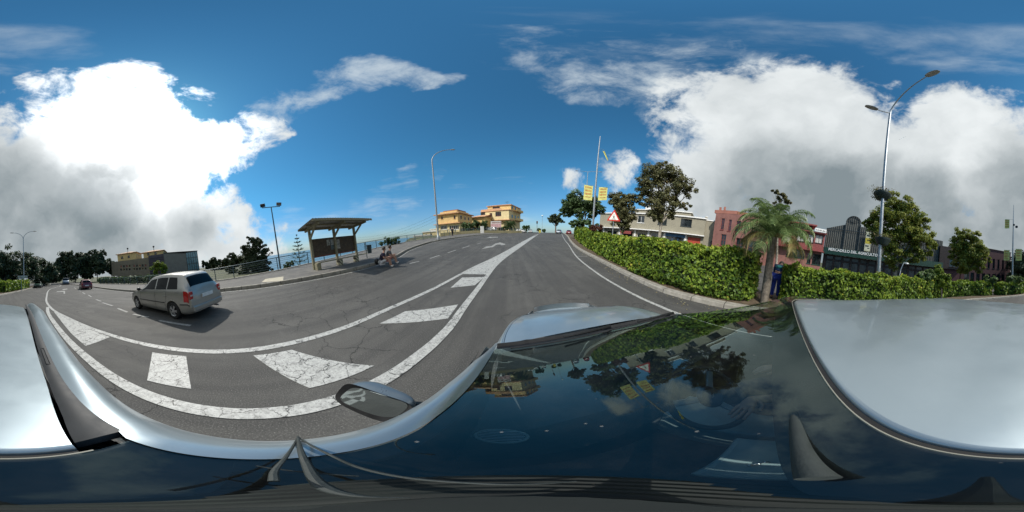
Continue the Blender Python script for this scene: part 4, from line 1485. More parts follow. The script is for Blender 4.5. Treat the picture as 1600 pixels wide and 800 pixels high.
def hedge(name, label, path, thick, height, m=L_hedge, group='clipped hedges along the median', cat='hedge', size=1., amp=.14):
    """path: (x, y) of the front foot; the hedge grows to the right of the path"""
    root = thing(name, label, cat, (path[0][0], path[0][1], h(*path[0])+.1), group=group)
    off = Vector(root.location)
    line = smooth_line(path, .3)
    n = len(line)
    seglen = [0]
    for a, b in zip(line, line[1:]): seglen.append(seglen[-1]+(b-a).length)
    Lg = seglen[-1]
    sl = np.array(seglen); lx = np.array([p.x for p in line]); ly = np.array([p.y for p in line])
    H_ = (lambda s: height) if not callable(height) else height

    def place(s, q):
        """q 0..1 round the section: front face up, top, back face down"""
        x = np.interp(s, sl, lx); y = np.interp(s, sl, ly)
        x2 = np.interp(min(s+.2, Lg), sl, lx); y2 = np.interp(min(s+.2, Lg), sl, ly)
        x1 = np.interp(max(s-.2, 0), sl, lx); y1 = np.interp(max(s-.2, 0), sl, ly)
        d = Vector((x2-x1, y2-y1)).normalized(); r = Vector((d.y, -d.x))
        hh = H_(s/Lg); per = hh+thick+hh
        t = q*per
        e = min(s, Lg-s); sh = min(1, e/.35)**.5 if e < .35 else 1
        if t < hh: a, b, nn = 0, t, (-1, .15)
        elif t < hh+thick: a, b, nn = t-hh, hh, (0, 1)
        else: a, b, nn = thick, per-t, (1, .1)
        # round the corners
        ca = (a-thick/2); cb = b
        w = amp*(wob(x+a, y+a, b, 1.6)+.6*wob(y, x+a, b*1.3, 4.))
        ca *= 1-.10*max(0, (b/hh-.72)/.28)**2*(1 if nn[0] else .2)
        ca = (ca+(nn[0])*w)*(.3+.7*sh); cb = (cb+(nn[1] > .5)*w)*(.8+.2*sh)
        if nn[0] and b < .3: ca *= 1-.25*(1-b/.3)
        p = Vector((x, y))+r*(thick/2+ca)
        z = h(p.x, p.y)+.12+max(.04, cb)
        N_ = (r.x*nn[0], r.y*nn[0], nn[1])
        return (p.x, p.y, z), N_

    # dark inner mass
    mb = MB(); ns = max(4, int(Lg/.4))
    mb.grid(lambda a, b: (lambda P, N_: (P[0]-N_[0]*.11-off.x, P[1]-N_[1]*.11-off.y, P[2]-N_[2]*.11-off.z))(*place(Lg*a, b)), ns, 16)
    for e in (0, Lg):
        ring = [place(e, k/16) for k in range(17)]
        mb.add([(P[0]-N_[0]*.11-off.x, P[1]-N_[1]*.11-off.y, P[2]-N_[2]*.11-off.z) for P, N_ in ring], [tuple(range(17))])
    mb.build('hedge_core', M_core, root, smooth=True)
    C, Nn, Sz, Rn = [], [], [], []
    s = 0.
    step = .25
    while s < Lg:
        x = np.interp(s, sl, lx); y = np.interp(s, sl, ly); d = max(3, hypot(x, y))
        ls = max(.072, .0115*d)*size
        hh = H_(s/Lg)
        cnt = int(step*(2*hh+thick)*2.9/(ls*ls))
        for _ in range(cnt):
            ss = min(Lg, s+random.random()*step); q = random.random()
            if q > .62 and random.random() < .5: q *= .6
            P, N_ = place(ss, q)
            dd = random.uniform(-.12, .06)
            C.append((P[0]+N_[0]*dd-off.x, P[1]+N_[1]*dd-off.y, P[2]+N_[2]*dd-off.z)); Nn.append(N_); Sz.append(ls)
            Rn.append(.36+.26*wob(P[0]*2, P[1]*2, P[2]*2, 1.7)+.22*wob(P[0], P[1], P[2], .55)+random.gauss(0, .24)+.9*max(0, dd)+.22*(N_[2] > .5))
        s += step
    # end faces
    for e, sg in ((0., -1), (Lg, 1)):
        x = np.interp(e, sl, lx); y = np.interp(e, sl, ly); d = max(3, hypot(x, y)); ls = max(.062, .0105*d)*size
        i0, i1 = (0, 1) if e == 0 else (n-2, n-1)
        dv = (line[i1]-line[i0]).normalized(); r = Vector((dv.y, -dv.x)); hh = H_(e/Lg)
        for _ in range(int(hh*thick*2.6/(ls*ls))):
            a, b = random.random(), random.random()
            p = Vector((x, y))+r*thick*(.12+.76*a)+dv*sg*random.uniform(-.1, .08)
            C.append((p.x-off.x, p.y-off.y, h(p.x, p.y)+.14+b*hh-off.z)); Nn.append((dv.x*sg, dv.y*sg, .1)); Sz.append(ls); Rn.append(.42+random.gauss(0, .25))
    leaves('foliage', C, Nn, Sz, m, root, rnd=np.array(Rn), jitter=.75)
    return root


hedge('hedge', 'long clipped yellow green hedge beside the kerb in front of the palm', [(5.6, .08), (4.85, .75), (4.58, 2.4), (4.72, 4.2), (5.35, 7.0), (6.3, 11.0), (7.9, 17.0), (9.6, 22.6)][::1], 1.25,
      lambda t: 1.50+.45*S((t-.35)/.6)+.10*S((.1-t)/.1))
hedge('hedge', 'short taller hedge clump at the far end of the long hedge', [(9.9, 23.4), (11.8, 29), (13.2, 33)], 1.6, lambda t: 2.2-.25*t)
hedge('hedge', 'clipped hedge behind the car roof, between palm trunk and tall lamp post', [(5.3, -9.4), (5.0, -6), (4.85, -4.0), (5.0, -2.2), (5.15, -.62)], 1.15, lambda t: 1.34-.10*wob(t*9, 0, 0))
hedge('hedge', 'square cut hedge block behind the car, below the pair of leafy trees', [(2.9, -15.6), (4.5, -13.6), (5.2, -12), (5.35, -10.0)], 1.1, lambda t: 1.26)
hedge('hedge', 'low hedge at the bend behind the car, next to the striped banner pole', [(-.05, -19.0), (1.2, -17.3), (2.3, -16.0)], 1.1, lambda t: 1.25)
hedge('hedge', 'bright hedge along the bend of the road behind the car', [(-6.0, -33), (-4.4, -28.8), (-2.2, -23.8), (-.6, -20.3)], 1.7, lambda t: 1.35+.25*S((.5-t)*2))


def crown(px, dist, spread=.75, rs=1.):
    """clump centres of a crown from bearings: (u, v, radius in the same units)"""
    out = []
    for q in px:
        u, v, r = q[:3]; dd = q[3] if len(q) > 3 else 0
        p = far(u, v, dist+dd); rr = hypot(dist, p.z-CAM_H)*R(r*.225)*rs
        out.append((p, rr*1.10))
    return out


def tree(name, label, base, blobs, lm, n=9000, leaf=.14, trunk=.16, group=None, cat='tree', clumps=None, bark=M_bark, gap=.30, limbs=True, top=None):
    root = thing(name, label, cat, base, group=group)
    B = Vector(base)
    mb = MB()
    cen = sum((b[0] for b in blobs), Vector())/len(blobs)
    lowest = min(b[0].z-b[1]*.5 for b in blobs)
    fork = Vector((B.x*.6+cen.x*.4, B.y*.6+cen.y*.4, min(max(B.z+.5, lowest), (B.z+cen.z)/2+ .2)))
    mid = (B+fork)/2+Vector((random.uniform(-.08, .08), random.uniform(-.08, .08), 0))
    mb.tube([B-B, mid-B, fork-B], [trunk*1.25, trunk, trunk*.85], 10)
    if limbs:
        for p, r in blobs:
            a = fork+(p-fork)*.45+Vector((random.uniform(-.2, .2), random.uniform(-.2, .2), .12*r))
            mb.tube([fork-B-Vector((0, 0, .1)), a-B, p-B], [trunk*.55, trunk*.35, trunk*.14], 7)
            for _ in range(3):
                e = p+Vector((random.gauss(0, 1), random.gauss(0, 1), random.gauss(0, .8))).normalized()*r*.8
                mb.tube([a.lerp(p, .5)-B, e-B], [trunk*.2, trunk*.06], 5)
    mb.build('trunk', bark, root, smooth=True)
    vol = np.array([r**2.2 for _, r in blobs]); vol /= vol.sum()
    K = clumps or max(30, n//110)
    C, Nn, Rn = [], [], []
    for k in range(K):
        i = RNG.choice(len(blobs), p=vol); p, r = blobs[i]
        dvec = Vector(RNG.normal(0, 1, 3)).normalized(); rad = r*(random.random()**.45)
        c = p+Vector((dvec.x, dvec.y, dvec.z*.92))*rad*.92
        cr = r*random.uniform(.20, gap)*1.25
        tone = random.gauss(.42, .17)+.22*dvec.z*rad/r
        m_ = n//K
        q = RNG.normal(0, 1, (m_, 3)); q /= np.linalg.norm(q, axis=1)[:, None]; q *= (RNG.uniform(0, 1, m_)**.5)[:, None]*cr
        q[:, 2] *= .75
        pts = q+np.array(c-B)
        C.append(pts); nn = q/cr*.6+np.array([dvec.x, dvec.y, dvec.z+.6])[None, :]
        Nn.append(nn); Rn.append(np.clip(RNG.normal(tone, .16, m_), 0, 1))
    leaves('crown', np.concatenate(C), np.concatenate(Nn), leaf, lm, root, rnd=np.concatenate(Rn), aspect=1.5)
    return root


G_R = 'trees on the right'
tree('tall_tree', 'tall spreading olive brown tree rising above the long hedge, tallest one', foot(1026, 400, 15.), crown([(1022, 270, 20), (1045, 275, 20), (1010, 290, 17), (1062, 290, 20), (1080, 298, 14), (1040, 300, 22), (1030, 322, 22), (1050, 318, 16), (1008, 312, 13), (1070, 320, 9, -.5), (1025, 338, 12), (1048, 335, 10), (1035, 258, 12)], 15.),
     L_olive, n=26000, leaf=.105, trunk=.15, gap=.26, clumps=330, bark=M_palebark)
tree('small_tree', 'smaller olive tree beside the warning sign, left of the tall spreading tree', foot(972, 380, 15.5), crown([(965, 312, 14), (985, 312, 13), (975, 328, 17), (965, 345, 12), (983, 343, 13), (974, 355, 9)], 15.5), L_olive, n=14000, leaf=.11, trunk=.09, gap=.3, clumps=170, bark=M_palebark)
tree('pine_tree', 'dark green round pine behind the two yellow banners', foot(912, 375, 28), crown([(892, 322, 15), (905, 312, 16), (922, 318, 15), (935, 326, 11), (885, 330, 10), (908, 330, 14), (925, 334, 10)], 28), L_pine, n=12000, leaf=.22, trunk=.2, clumps=190)
tree('round_tree', 'small lone round tree on the crest of the road', foot(868, 365, 60), crown([(864, 341, 7), (871, 340, 7), (877, 344, 5), (861, 346, 4), (868, 347, 6)], 60), L_dark, n=2500, leaf=.42, trunk=.25, clumps=60)
tree('thin_tree', 'sparse treetop showing above the palm', foot(1216, 400, 19), crown([(1212, 301, 7), (1222, 309, 9), (1229, 316, 7), (1207, 318, 6), (1216, 326, 9), (1195, 330, 9)], 19), L_olive, n=3600, leaf=.15, trunk=.12, clumps=52, bark=M_palebark)
tree('plane_tree', 'large broad yellow green plane tree behind the tall lamp post', foot(1398, 440, 13), crown([(1395, 315, 16), (1412, 325, 19), (1378, 335, 20), (1400, 345, 24), (1430, 340, 20), (1445, 355, 16), (1450, 375, 15), (1425, 370, 24), (1390, 375, 24), (1370, 362, 19), (1400, 400, 22), (1430, 398, 18), (1452, 392, 11), (1365, 345, 13), (1356, 352, 9)], 13.),
     L_plane, n=34000, leaf=.115, trunk=.13, gap=.27, clumps=380, bark=M_palebark)
tree('plane_tree', 'smaller two topped plane tree right of the large broad one', foot(1512, 450, 19), crown([(1502, 365, 14), (1498, 385, 15), (1524, 372, 12), (1530, 390, 15), (1512, 395, 20), (1505, 412, 16), (1530, 412, 14), (1540, 405, 9), (1490, 400, 10)], 19), L_plane, n=22000, leaf=.14, trunk=.14, clumps=260, gap=.28)
hb = [('feathery_shrub', 'grey green feathery shrub under the large plane tree', (1447, 445), 9.6, [(1440, 432, 9), (1452, 428, 10), (1446, 440, 10), (1432, 440, 7)], L_palm, 4200, .085),
      ('yellow_shrub', 'yellow green rounded shrub beside the red brick building', (1472, 445), 10.5, [(1468, 425, 11), (1478, 432, 9), (1462, 436, 9), (1474, 440, 10)], L_bright, 5200, .08),
      ('low_palm', 'low spiky green plant behind the square hedge', (1546, 452), 16, [(1542, 436, 6), (1552, 437, 6)], L_palm, 1200, .12),
      ('low_palm', 'low spiky green plant beside the banner pole', (1588, 452), 18, [(1580, 437, 7), (1592, 438, 7)], L_palm, 1200, .13),
      ('garden_shrub', 'loose green shrub at the foot of the flag pole', (905, 372), 24, [(896, 350, 7), (908, 347, 8), (920, 350, 8), (932, 353, 6)], L_pine, 3500, .16),
      ('red_shrub', 'dark reddish shrub left of the warning sign post', (935, 372), 14, [(928, 357, 6), (937, 357, 6)], leaf_mat('red_leaf', (.05, .02, .015), (.14, .06, .04)), 1500, .09)]
for nm, lab, b_, d_, px, lm_, n_l, lf in hb:
    tree(nm, lab, foot(*b_, d_), crown(px, d_), lm_, n=n_l, leaf=lf, trunk=.05, cat='shrub', limbs=False, gap=.4)

# shoots above the hedge
for i, (u, v, d_) in enumerate(((1303, 417, 5.8), (1330, 426, 6.0), (1318, 428, 6.0))):
    tree('hedge_shoot', ['tall leafy shoot sticking out of the hedge before the market hall', 'short leafy shoot at the right of the hedge top', 'small tuft between two shoots on the hedge'][i], foot(u, 440, d_, 1.25), crown([(u, v+5, 4.5), (u-2, v+11, 7)], d_), L_hedge, n=260, leaf=.06, trunk=.008, cat='shoot', limbs=False, clumps=10)

hedge('hedge', 'low dark green hedge behind the railing in front of the school building', [(-17.2, -12.5), (-18.4, -16), (-21.5, -27), (-24.5, -36)], 1.2, lambda t: .95, m=L_pine, group=None, size=1.3)
# fallen leaves along the kerb
_C = []
for _ in range(420):
    y_ = random.uniform(-1, 22); x_ = curve_at(KERB_R, y_)-abs(random.gauss(0, .35))-.04
    _C.append((x_, y_, h(x_, y_)+.012))
for _ in range(160):
    y_ = random.uniform(-6, 14); x_ = curve_at(LEFT_LINE, y_)-abs(random.gauss(0, .10))-.02
    _C.append((x_, y_, h(x_, y_)+.012))
tag(leaves('fallen_leaves', _C, [(0, 0, 1)]*len(_C), .035, leaf_mat('dead_leaf', (.12, .09, .03), (.38, .34, .20), trans=.1), jitter=.25), 'dry leaves scattered along both kerbs', kind='stuff')

# trees behind-left
G_B = 'dark trees along the road behind'
bt = [((6, 445), 34, [(0, 408, 16), (14, 400, 14), (8, 420, 18), (26, 412, 13), (22, 425, 14)], 'dark tree behind the bright hedge, left of the twin arm street lamp'),
      ((44, 447), 38, [(40, 404, 9), (48, 410, 12), (38, 420, 13), (54, 422, 13)], 'dark pine right behind the twin arm street lamp'),
      ((68, 446), 46, [(62, 414, 10), (72, 420, 11), (66, 430, 13), (80, 430, 9)], 'low dark tree over the parked green car'),
      ((1593, 448), 36, [(1592, 410, 14), (1598, 418, 14), (1590, 432, 14)], 'dark tree at the edge of the brick building'),
      ((98, 444), 62, [(92, 412, 8), (102, 404, 9), (96, 424, 11), (108, 415, 9)], 'dark tree above the oncoming van'),
      ((118, 443), 60, [(114, 404, 9), (122, 410, 10), (116, 422, 12), (128, 406, 8)], 'dark tree above the red car'),
      ((134, 442), 62, [(134, 403, 8), (140, 412, 9), (134, 424, 11)], 'middle dark tree of the row beyond the red car'),
      ((152, 441), 60, [(148, 401, 9), (156, 400, 8), (152, 414, 12), (160, 416, 9)], 'tall flat topped dark tree at the end of the row'),
      ((174, 438), 66, [(170, 412, 7), (176, 418, 8), (180, 424, 6)], 'small dark tree touching the school building'),
      ((86, 444), 80, [(84, 424, 7), (90, 430, 8), (80, 434, 7)], 'farthest dark tree at the end of the road')]
for b_, d_, px, lab in bt:
    tree('dark_tree', lab, foot(*b_, d_), crown(px, d_, rs=1.28), L_dark, n=6500, leaf=.0085*d_, trunk=.16, group=G_B, clumps=130, gap=.32)

tree('round_shrub', 'round bright yellow green tree in front of the school building', foot(248, 436, 27), crown([(245, 415, 8), (251, 413, 8), (248, 421, 10), (241, 421, 7), (256, 420, 7)], 27), L_bright, n=5500, leaf=.15, trunk=.09)
# dark broadleaf trees behind the railing
def slope_foot(u, dist):
    p = far(u, 400, dist); return Vector((p.x, p.y, ground_z(p.x, p.y)))


tree('broad_tree', 'large dark leafy tree behind the railing, left of the floodlight mast', slope_foot(398, 19), crown([(394, 376, 9), (402, 380, 10), (388, 388, 12), (412, 390, 10), (400, 400, 17), (384, 408, 14), (414, 410, 12), (398, 422, 18), (380, 424, 12), (420, 424, 9), (424, 395, 4)], 19), L_dark, n=16000, leaf=.15, trunk=.2, clumps=260, gap=.28)
for u, d_, px, lab in ((364, 24, [(363, 402, 7), (368, 410, 9), (360, 420, 8)], 'smaller dark tree beside the large one behind the railing'),
                       (340, 45, [(334, 408, 6), (342, 410, 6), (338, 418, 8)], 'distant dark tree right of the school building, nearest to it'),
                       (352, 40, [(352, 407, 6), (356, 415, 7), (348, 418, 7)], 'distant dark tree between the school and the railing trees'),
                       (326, 60, [(320, 412, 5), (330, 414, 5), (326, 418, 6)], 'low distant dark tree touching the glass end of the school')):
    tree('broad_tree', lab, slope_foot(u, d_), crown(px, d_), L_dark, n=3500, leaf=.009*d_, trunk=.12, clumps=70)
for u, d_, px, lab in ((600, 24, [(597, 379, 6), (606, 376, 7), (618, 376, 7), (612, 380, 6)], 'low green bush behind the railing past the bus stop'),
                       (451, 20, [(450, 414, 5), (456, 412, 4), (446, 417, 4)], 'low dark bush at the foot of the floodlight mast')):
    tree('bush', lab, slope_foot(u, d_), crown(px, d_), L_pine, n=2500, leaf=.12, trunk=.05, cat='bush', limbs=False, clumps=60)

# Norfolk pine
def norfolk():
    b = slope_foot(466, 21); top = far(463.5, 368, 21); B = Vector(b)
    root = thing('norfolk_pine', 'young tiered Norfolk pine behind the railing beside the bus shelter', 'tree', b)
    m = MB(); m.tube([(0, 0, 0), top-B], [.10, .015], 8); m.build('trunk', M_bark, root, smooth=True)
    C, Nn = [], []
    z0 = B.z+.6; n_t = 12
    br = MB()
    for k in range(n_t):
        q = k/(n_t-1); z = z0+(top.z-z0)*q**.9; rr = 1.55*(1-q)**.8+.08
        for j in range(7):
            a = 2*pi*j/7+k*.45; ax_ = Vector((cos(a), sin(a), 0)); c0 = B.lerp(top, (z-B.z)/(top.z-B.z)); c0.z = z
            e = c0+ax_*rr+Vector((0, 0, .28*rr)); mid = c0+ax_*rr*.55+Vector((0, 0, .02))
            br.tube([c0-B, mid-B, e-B], [.02, .014, .006], 4)
            for i in range(60):
                t = random.random()
                p = (c0.lerp(mid, t*2) if t < .5 else mid.lerp(e, t*2-1))
                s_ = .13*rr*(1-t*.5)
                C.append(tuple(p-B+Vector((random.gauss(0, s_), random.gauss(0, s_), abs(random.gauss(0, .035))))))
                Nn.append((0, 0, 1))
    br.build('branch', M_bark, root)
    leaves('needles', C, Nn, .055, leaf_mat('norfolk_leaf', (.03, .06, .03), (.10, .15, .08), trans=.1), root, aspect=2.2)


norfolk()


# palm beside the hedge gap
def palm(base, top_z, fronds, flen, label, rad=.125, name='palm_tree'):
    B = Vector(base); root = thing(name, label, 'palm tree', base)
    m = MB(); H0 = top_z-B.z
    pts = []; rs = []
    for i in range(30):
        q = i/29
        pts.append((.04*sin(q*3), .03*q, H0*q)); rs.append(rad*(1.08-.22*q+.30*S((q-.80)/.2))*(1+.035*(i % 2)))
    m.tube(pts, rs, 16); m.build('trunk', mat('palm_bark', (.14, .12, .095), .95, var=.4, scale=14, bump=.8, bscale=25), root, smooth=True)
    C0 = Vector((.04*sin(3), .03, H0))
    rng = random.Random(5)
    for k in range(fronds):
        a = 2.399*k; q = k/fronds
        el = R(86-88*q+rng.uniform(-6, 6)); L = flen*rng.uniform(.85, 1.08)
        droop = .95+.38*q
        n = 26; pt = C0+Vector((cos(a)*.09, sin(a)*.09, .02)); spine = [pt.copy()]; e = el
        for i in range(n):
            e -= droop*(i/n)**.8*.135
            pt = pt+Vector((cos(a)*cos(e), sin(a)*cos(e), sin(e)))*L/n
            spine.append(pt.copy())
        mb = MB()
        mb.tube(spine[::2], [.018*(1-i/15)+.003 for i in range(len(spine[::2]))], 5)
        side = Vector((-sin(a), cos(a), 0))
        vs = []; fs = []
        NL = 36
        for i in range(2, NL):
            t = i/NL; idx = min(n-1, int(t*n)); f = t*n-idx
            p = spine[idx].lerp(spine[idx+1], f); tg = (spine[idx+1]-spine[idx]).normalized()
            up = side.cross(tg); up = up if up.z > 0 else -up
            for sg in (-1, 1):
                ll = .62*flen*.42*(sin(pi*min(1, .12+t*.86))**.6)*rng.uniform(.85, 1.1)
                d0 = (side*sg*.85+tg*.55+up*.22).normalized()
                p1 = p+d0*ll*.45; p2 = p+d0*ll*.75+Vector((0, 0, -ll*.22)); p3 = p+d0*ll*.9+Vector((0, 0, -ll*.62))
                w = tg*.011+up*.003
                o = len(vs)
                vs += [p-w, p+w, p1-w*1.2, p1+w*1.2, p2-w, p2+w, p3]
                fs += [(o, o+1, o+3, o+2), (o+2, o+3, o+5, o+4), (o+4, o+5, o+6)]
        mb.add(vs, fs)
        o = mb.build('frond', L_palm if q < .82 else leaf_mat('dry_palm_leaf', (.13, .11, .03), (.26, .22, .08)), root)
        at = o.data.attributes.new('rnd', 'FLOAT', 'FACE'); at.data.foreach_set('value', np.clip(RNG.normal(.5, .22, len(o.data.polygons)), 0, 1).astype(np.float32))
    return root


pb = far(1194, 470, 5.15); palm((pb.x, pb.y, .12), 2.30, 38, 1.52, 'short thick palm with arching feathery fronds in the hedge gap')


# small far palms by the crest and yellow houses
def little_palm(u, vtop, d, label):
    b = foot(u, 365, d); t = far(u, vtop, d); B = Vector(b)
    root = thing('palm_tree', label, 'palm tree', b)
    m = MB(); m.tube([(0, 0, 0), (0, 0, (t.z-B.z)*.62)], [.22, .18], 8); m.build('trunk', M_bark, root, smooth=True)
    C, Nn = [], []
    Hh = t.z-B.z
    for k in range(26):
        a = 2.4*k; el = R(75-k*3.6); p = Vector((0, 0, Hh*.62)); L = Hh*.42
        for i in range(14):
            el -= .10; p = p+Vector((cos(a)*cos(el), sin(a)*cos(el), sin(el)))*L/12
            for _ in range(4):
                C.append((p.x+random.gauss(0, .06), p.y+random.gauss(0, .06), p.z-random.random()*.25)); Nn.append((0, 0, 1))
    leaves('crown', C, Nn, .22, L_pine, root, aspect=2.4)


little_palm(822, 350, 66, 'dark low palm beside the white car on the crest')
little_palm(797, 342, 58, 'grey green palm in front of the large yellow house')
for u, d_, px, lab in ((735, 46, [(728, 352, 7), (740, 350, 8), (735, 358, 8)], 'dark bush between the two yellow houses'), (752, 50, [(747, 350, 6), (757, 350, 7), (752, 356, 6)], 'dark bush left of the pink hoarding'),
                       (790, 62, [(788, 356, 4), (795, 355, 5)], 'dark bush at the foot of the large yellow house'), (845, 62, [(842, 359, 3), (850, 360, 3)], 'tiny bush on the traffic island')):
    tree('bush', lab, foot(u, 365, d_), crown(px, d_), L_pine, n=1800, leaf=.3, trunk=.06, cat='bush', limbs=False, clumps=50)


# ------------------------------------------------------------------ buildings
class Face:
    """a straight facade from P0 to P1 as the street sees it, left to right"""
    def __init__(s, P0, P1, z0):
        s.P0 = Vector((P0[0], P0[1])); s.P1 = Vector((P1[0], P1[1])); s.z0 = z0
        s.e = (s.P1-s.P0).normalized(); s.L = (s.P1-s.P0).length
        s.rz = atan2(s.e.y, s.e.x); s.n = Vector((-s.e.y, s.e.x))

    def at(s, u, v):
        d = bearing(u, v); k = Vector((d.x, d.y))
        t = s.P0.dot(s.n)/k.dot(s.n)
        p = k*t
        return (p-s.P0).dot(s.e), CAM_H+d.z*t-s.z0


def wall_open(mb, x0, x1, z0, z1, ops, y=0., dep=.22, ex=True):
    """front wall with real openings; ops: (xa, za, xb, zb)"""
    xs = sorted({x0, x1, *[min(max(q, x0), x1) for o in ops for q in (o[0], o[2])]})
    zs = sorted({z0, z1, *[min(max(q, z0), z1) for o in ops for q in (o[1], o[3])]})
    for a, b in zip(xs, xs[1:]):
        for c, d in zip(zs, zs[1:]):
            mx, mz = (a+b)/2, (c+d)/2
            if any(o[0] < mx < o[2] and o[1] < mz < o[3] for o in ops): continue
            mb.add([(a, y, c), (b, y, c), (b, y, d), (a, y, d)], [(0, 1, 2, 3)])
    for (a, c, b, d) in ops:
        mb.add([(a, y, c), (b, y, c), (b, y, d), (a, y, d), (a, y+dep, c), (b, y+dep, c), (b, y+dep, d), (a, y+dep, d)], [(0, 1, 5, 4), (1, 2, 6, 5), (2, 3, 7, 6), (3, 0, 4, 7)])


def window(root, o, y=0., dep=.2, fm=None, gm=None, nv=2, nh=1, kind='window', fw=.06, sill=True, curtain=None):
    a, c, b, d = o
    m = MB(); f = fw
    m.box(a, y+dep-.06, c, a+f, y+dep, d); m.box(b-f, y+dep-.06, c, b, y+dep, d); m.box(a+f, y+dep-.06, c, b-f, y+dep, c+f); m.box(a+f, y+dep-.06, d-f, b-f, y+dep, d)
    for k in range(1, nv):
        x = a+(b-a)*k/nv; m.box(x-f*.4, y+dep-.05, c+f, x+f*.4, y+dep-.002, d-f)
    for k in range(1, nh):
        z = c+(d-c)*k/nh; m.box(a+f, y+dep-.045, z-f*.4, b-f, y+dep-.004, z+f*.4)
    if sill:
        m.box(a-.06, y-.07, c-.09, b+.06, y+dep-.065, c-.003)
    w = m.build(kind, fm or M_white, root)
    m = MB(); m.add([(a+f*.5, y+dep-.02, c+f*.5), (b-f*.5, y+dep-.02, c+f*.5), (b-f*.5, y+dep-.02, d-f*.5), (a+f*.5, y+dep-.02, d-f*.5)], [(0, 1, 2, 3)])
    m.build('pane', gm or M_glassdk, w)
    if curtain:
        m = MB()
        m.grid(lambda p, q: (a+f+(b-a-2*f)*p, y+dep-.032+.006*sin(p*60), c+f+(d-c-2*f)*q), 40, 1); m.build('curtain', curtain, w)
    return w


def shell(root, x0, x1, y0, y1, z0, z1, ops, wm, name='wall', left_ops=(), dep=.22, roof=True):
    """box building body whose front (y0) wall has openings"""
    mb = MB()
    wall_open(mb, x0, x1, z0, z1, ops, y0, dep)
    mb.add([(x0, y0, z0), (x0, y1, z0), (x0, y1, z1), (x0, y0, z1)], [(0, 1, 2, 3)])
    mb.add([(x1, y0, z0), (x1, y1, z0), (x1, y1, z1), (x1, y0, z1)], [(0, 1, 2, 3)])
    mb.add([(x0, y1, z0), (x1, y1, z0), (x1, y1, z1), (x0, y1, z1)], [(0, 1, 2, 3)])
    if roof:
        mb.add([(x0, y0, z1), (x1, y0, z1), (x1, y1, z1), (x0, y1, z1)], [(0, 1, 2, 3)])
    return mb.build(name, wm, root)


def side_window(root, x, ya, yb, za, zb, sgn, fm=None):
    """window set on a side wall (x plane), framed proud of it"""
    m = MB(); f = .07; x2 = x+sgn*.05
    lo, hi = min(x+sgn*.003, x2), max(x+sgn*.003, x2)
    for q in ((ya, za, ya+f, zb), (yb-f, za, yb, zb), (ya+f, za, yb-f, za+f), (ya+f, zb-f, yb-f, zb), ((ya+yb)/2-.03, za+f, (ya+yb)/2+.03, zb-f)):
        m.box(lo, q[0], q[1], hi, q[2], q[3])
    w = m.build('window', fm or M_white, root)
    m = MB(); m.box(min(x+sgn*.003, x+sgn*.02), ya+f*.5, za+f*.5, max(x+sgn*.003, x+sgn*.02), yb-f*.5, zb-f*.5); m.build('pane', M_glassdk, w)


def building(name, label, F, cat='building', group=None):
    return thing(name, label, cat, (F.P0.x, F.P0.y, F.z0), F.rz, group)


B_grey = mat('beige_grey_render', (.27, .25, .19), .9, var=.10, scale=.7, bump=.15)
B_red = mat('terracotta_render', (.25, .115, .095), .9, var=.16, scale=1.2, bump=.2)
B_redl = mat('salmon_render', (.36, .15, .11), .9, var=.12, scale=1.2)
B_yel = mat('yellow_render', (.68, .49, .22), .88, var=.10, scale=.8)
B_yel2 = mat('pale_yellow_render', (.68, .57, .32), .88, var=.10, scale=.8)
B_orange = mat('orange_coping', (.56, .33, .19), .85, var=.15)
B_tile = mat('clay_roof', (.30, .13, .07), .9, var=.3, scale=8, bump=.4)
B_clad = mat('dark_corrugated_cladding', (.075, .078, .070), .6, .2, var=.25, scale=3)
B_green = mat('dark_green_fascia', (.012, .05, .035), .5, var=.2)
B_dkwood = mat('dark_brown_frame', (.035, .022, .018), .6, var=.3)
B_dkred = mat('dark_red_metal', (.22, .05, .045), .55, var=.2)
B_blue = mat('blue_shutter', (.03, .11, .22), .5, var=.3, scale=5)
B_shutred = mat('red_shutter', (.40, .06, .03), .6, var=.15, scale=5)
B_pink = mat('pink_board', (.62, .40, .42), .7, var=.25, scale=5)
B_olive = mat('brown_olive_render', (.21, .175, .125), .9, var=.15, scale=.8)
B_slate = mat('slate_panel', (.15, .155, .145), .6, var=.12, scale=.9)
B_teal = mat('teal_glass', (.12, .24, .30), .12, .1, var=.3, scale=3)
B_curt = mat('curtain', (.48, .48, .45), .9, var=.08)
B_brick = mat('maroon_brick', (.075, .032, .034), .85, var=.3, scale=14, bump=.2)
B_shade = mat('shadowed_room', (.03, .03, .03), .9)

# --- grey two-storey shop building
F = Face((18.4, 31.5), (26.6, 11.4), 0.1)
b = building('shop_building', 'beige grey two storey building with shops below, behind the tall tree', F)
def wn(F, u0, v0, u1, v1):
    a = F.at((u0+u1)/2, (v0+v1)/2); w = abs(F.at(u1, (v0+v1)/2)[0]-F.at(u0, (v0+v1)/2)[0]); hh = abs(F.at((u0+u1)/2, v0)[1]-F.at((u0+u1)/2, v1)[1])
    return (a[0]-w/2, a[1]-hh/2, a[0]+w/2, a[1]+hh/2)
up = [wn(F, 996, 337, 1007, 348), wn(F, 1028, 340, 1042, 351), wn(F, 1063.5, 342, 1081, 354)]
up.append((up[0][0]-4.2, up[0][1], up[0][0]-2.4, up[0][3]))
lo = [(2.2, .1, 4.6, 2.7), (6.0, .1, 8.2, 2.7), (9.2, .9, 11.0, 2.6), (12.0, .1, 14.2, 2.8), (15.0, .1, 18.2, 2.9), (18.9, .1, F.L-.5, 2.8)]
zc = F.at(1050, 337.2)[1]
shell(b, 0, F.L, 0, 9, 0, zc, up+lo, B_grey)
for i, o in enumerate(up): window(b, o, fm=M_white if i in (0, 3) else M_darkmetal, nv=3 if i == 2 else 2)
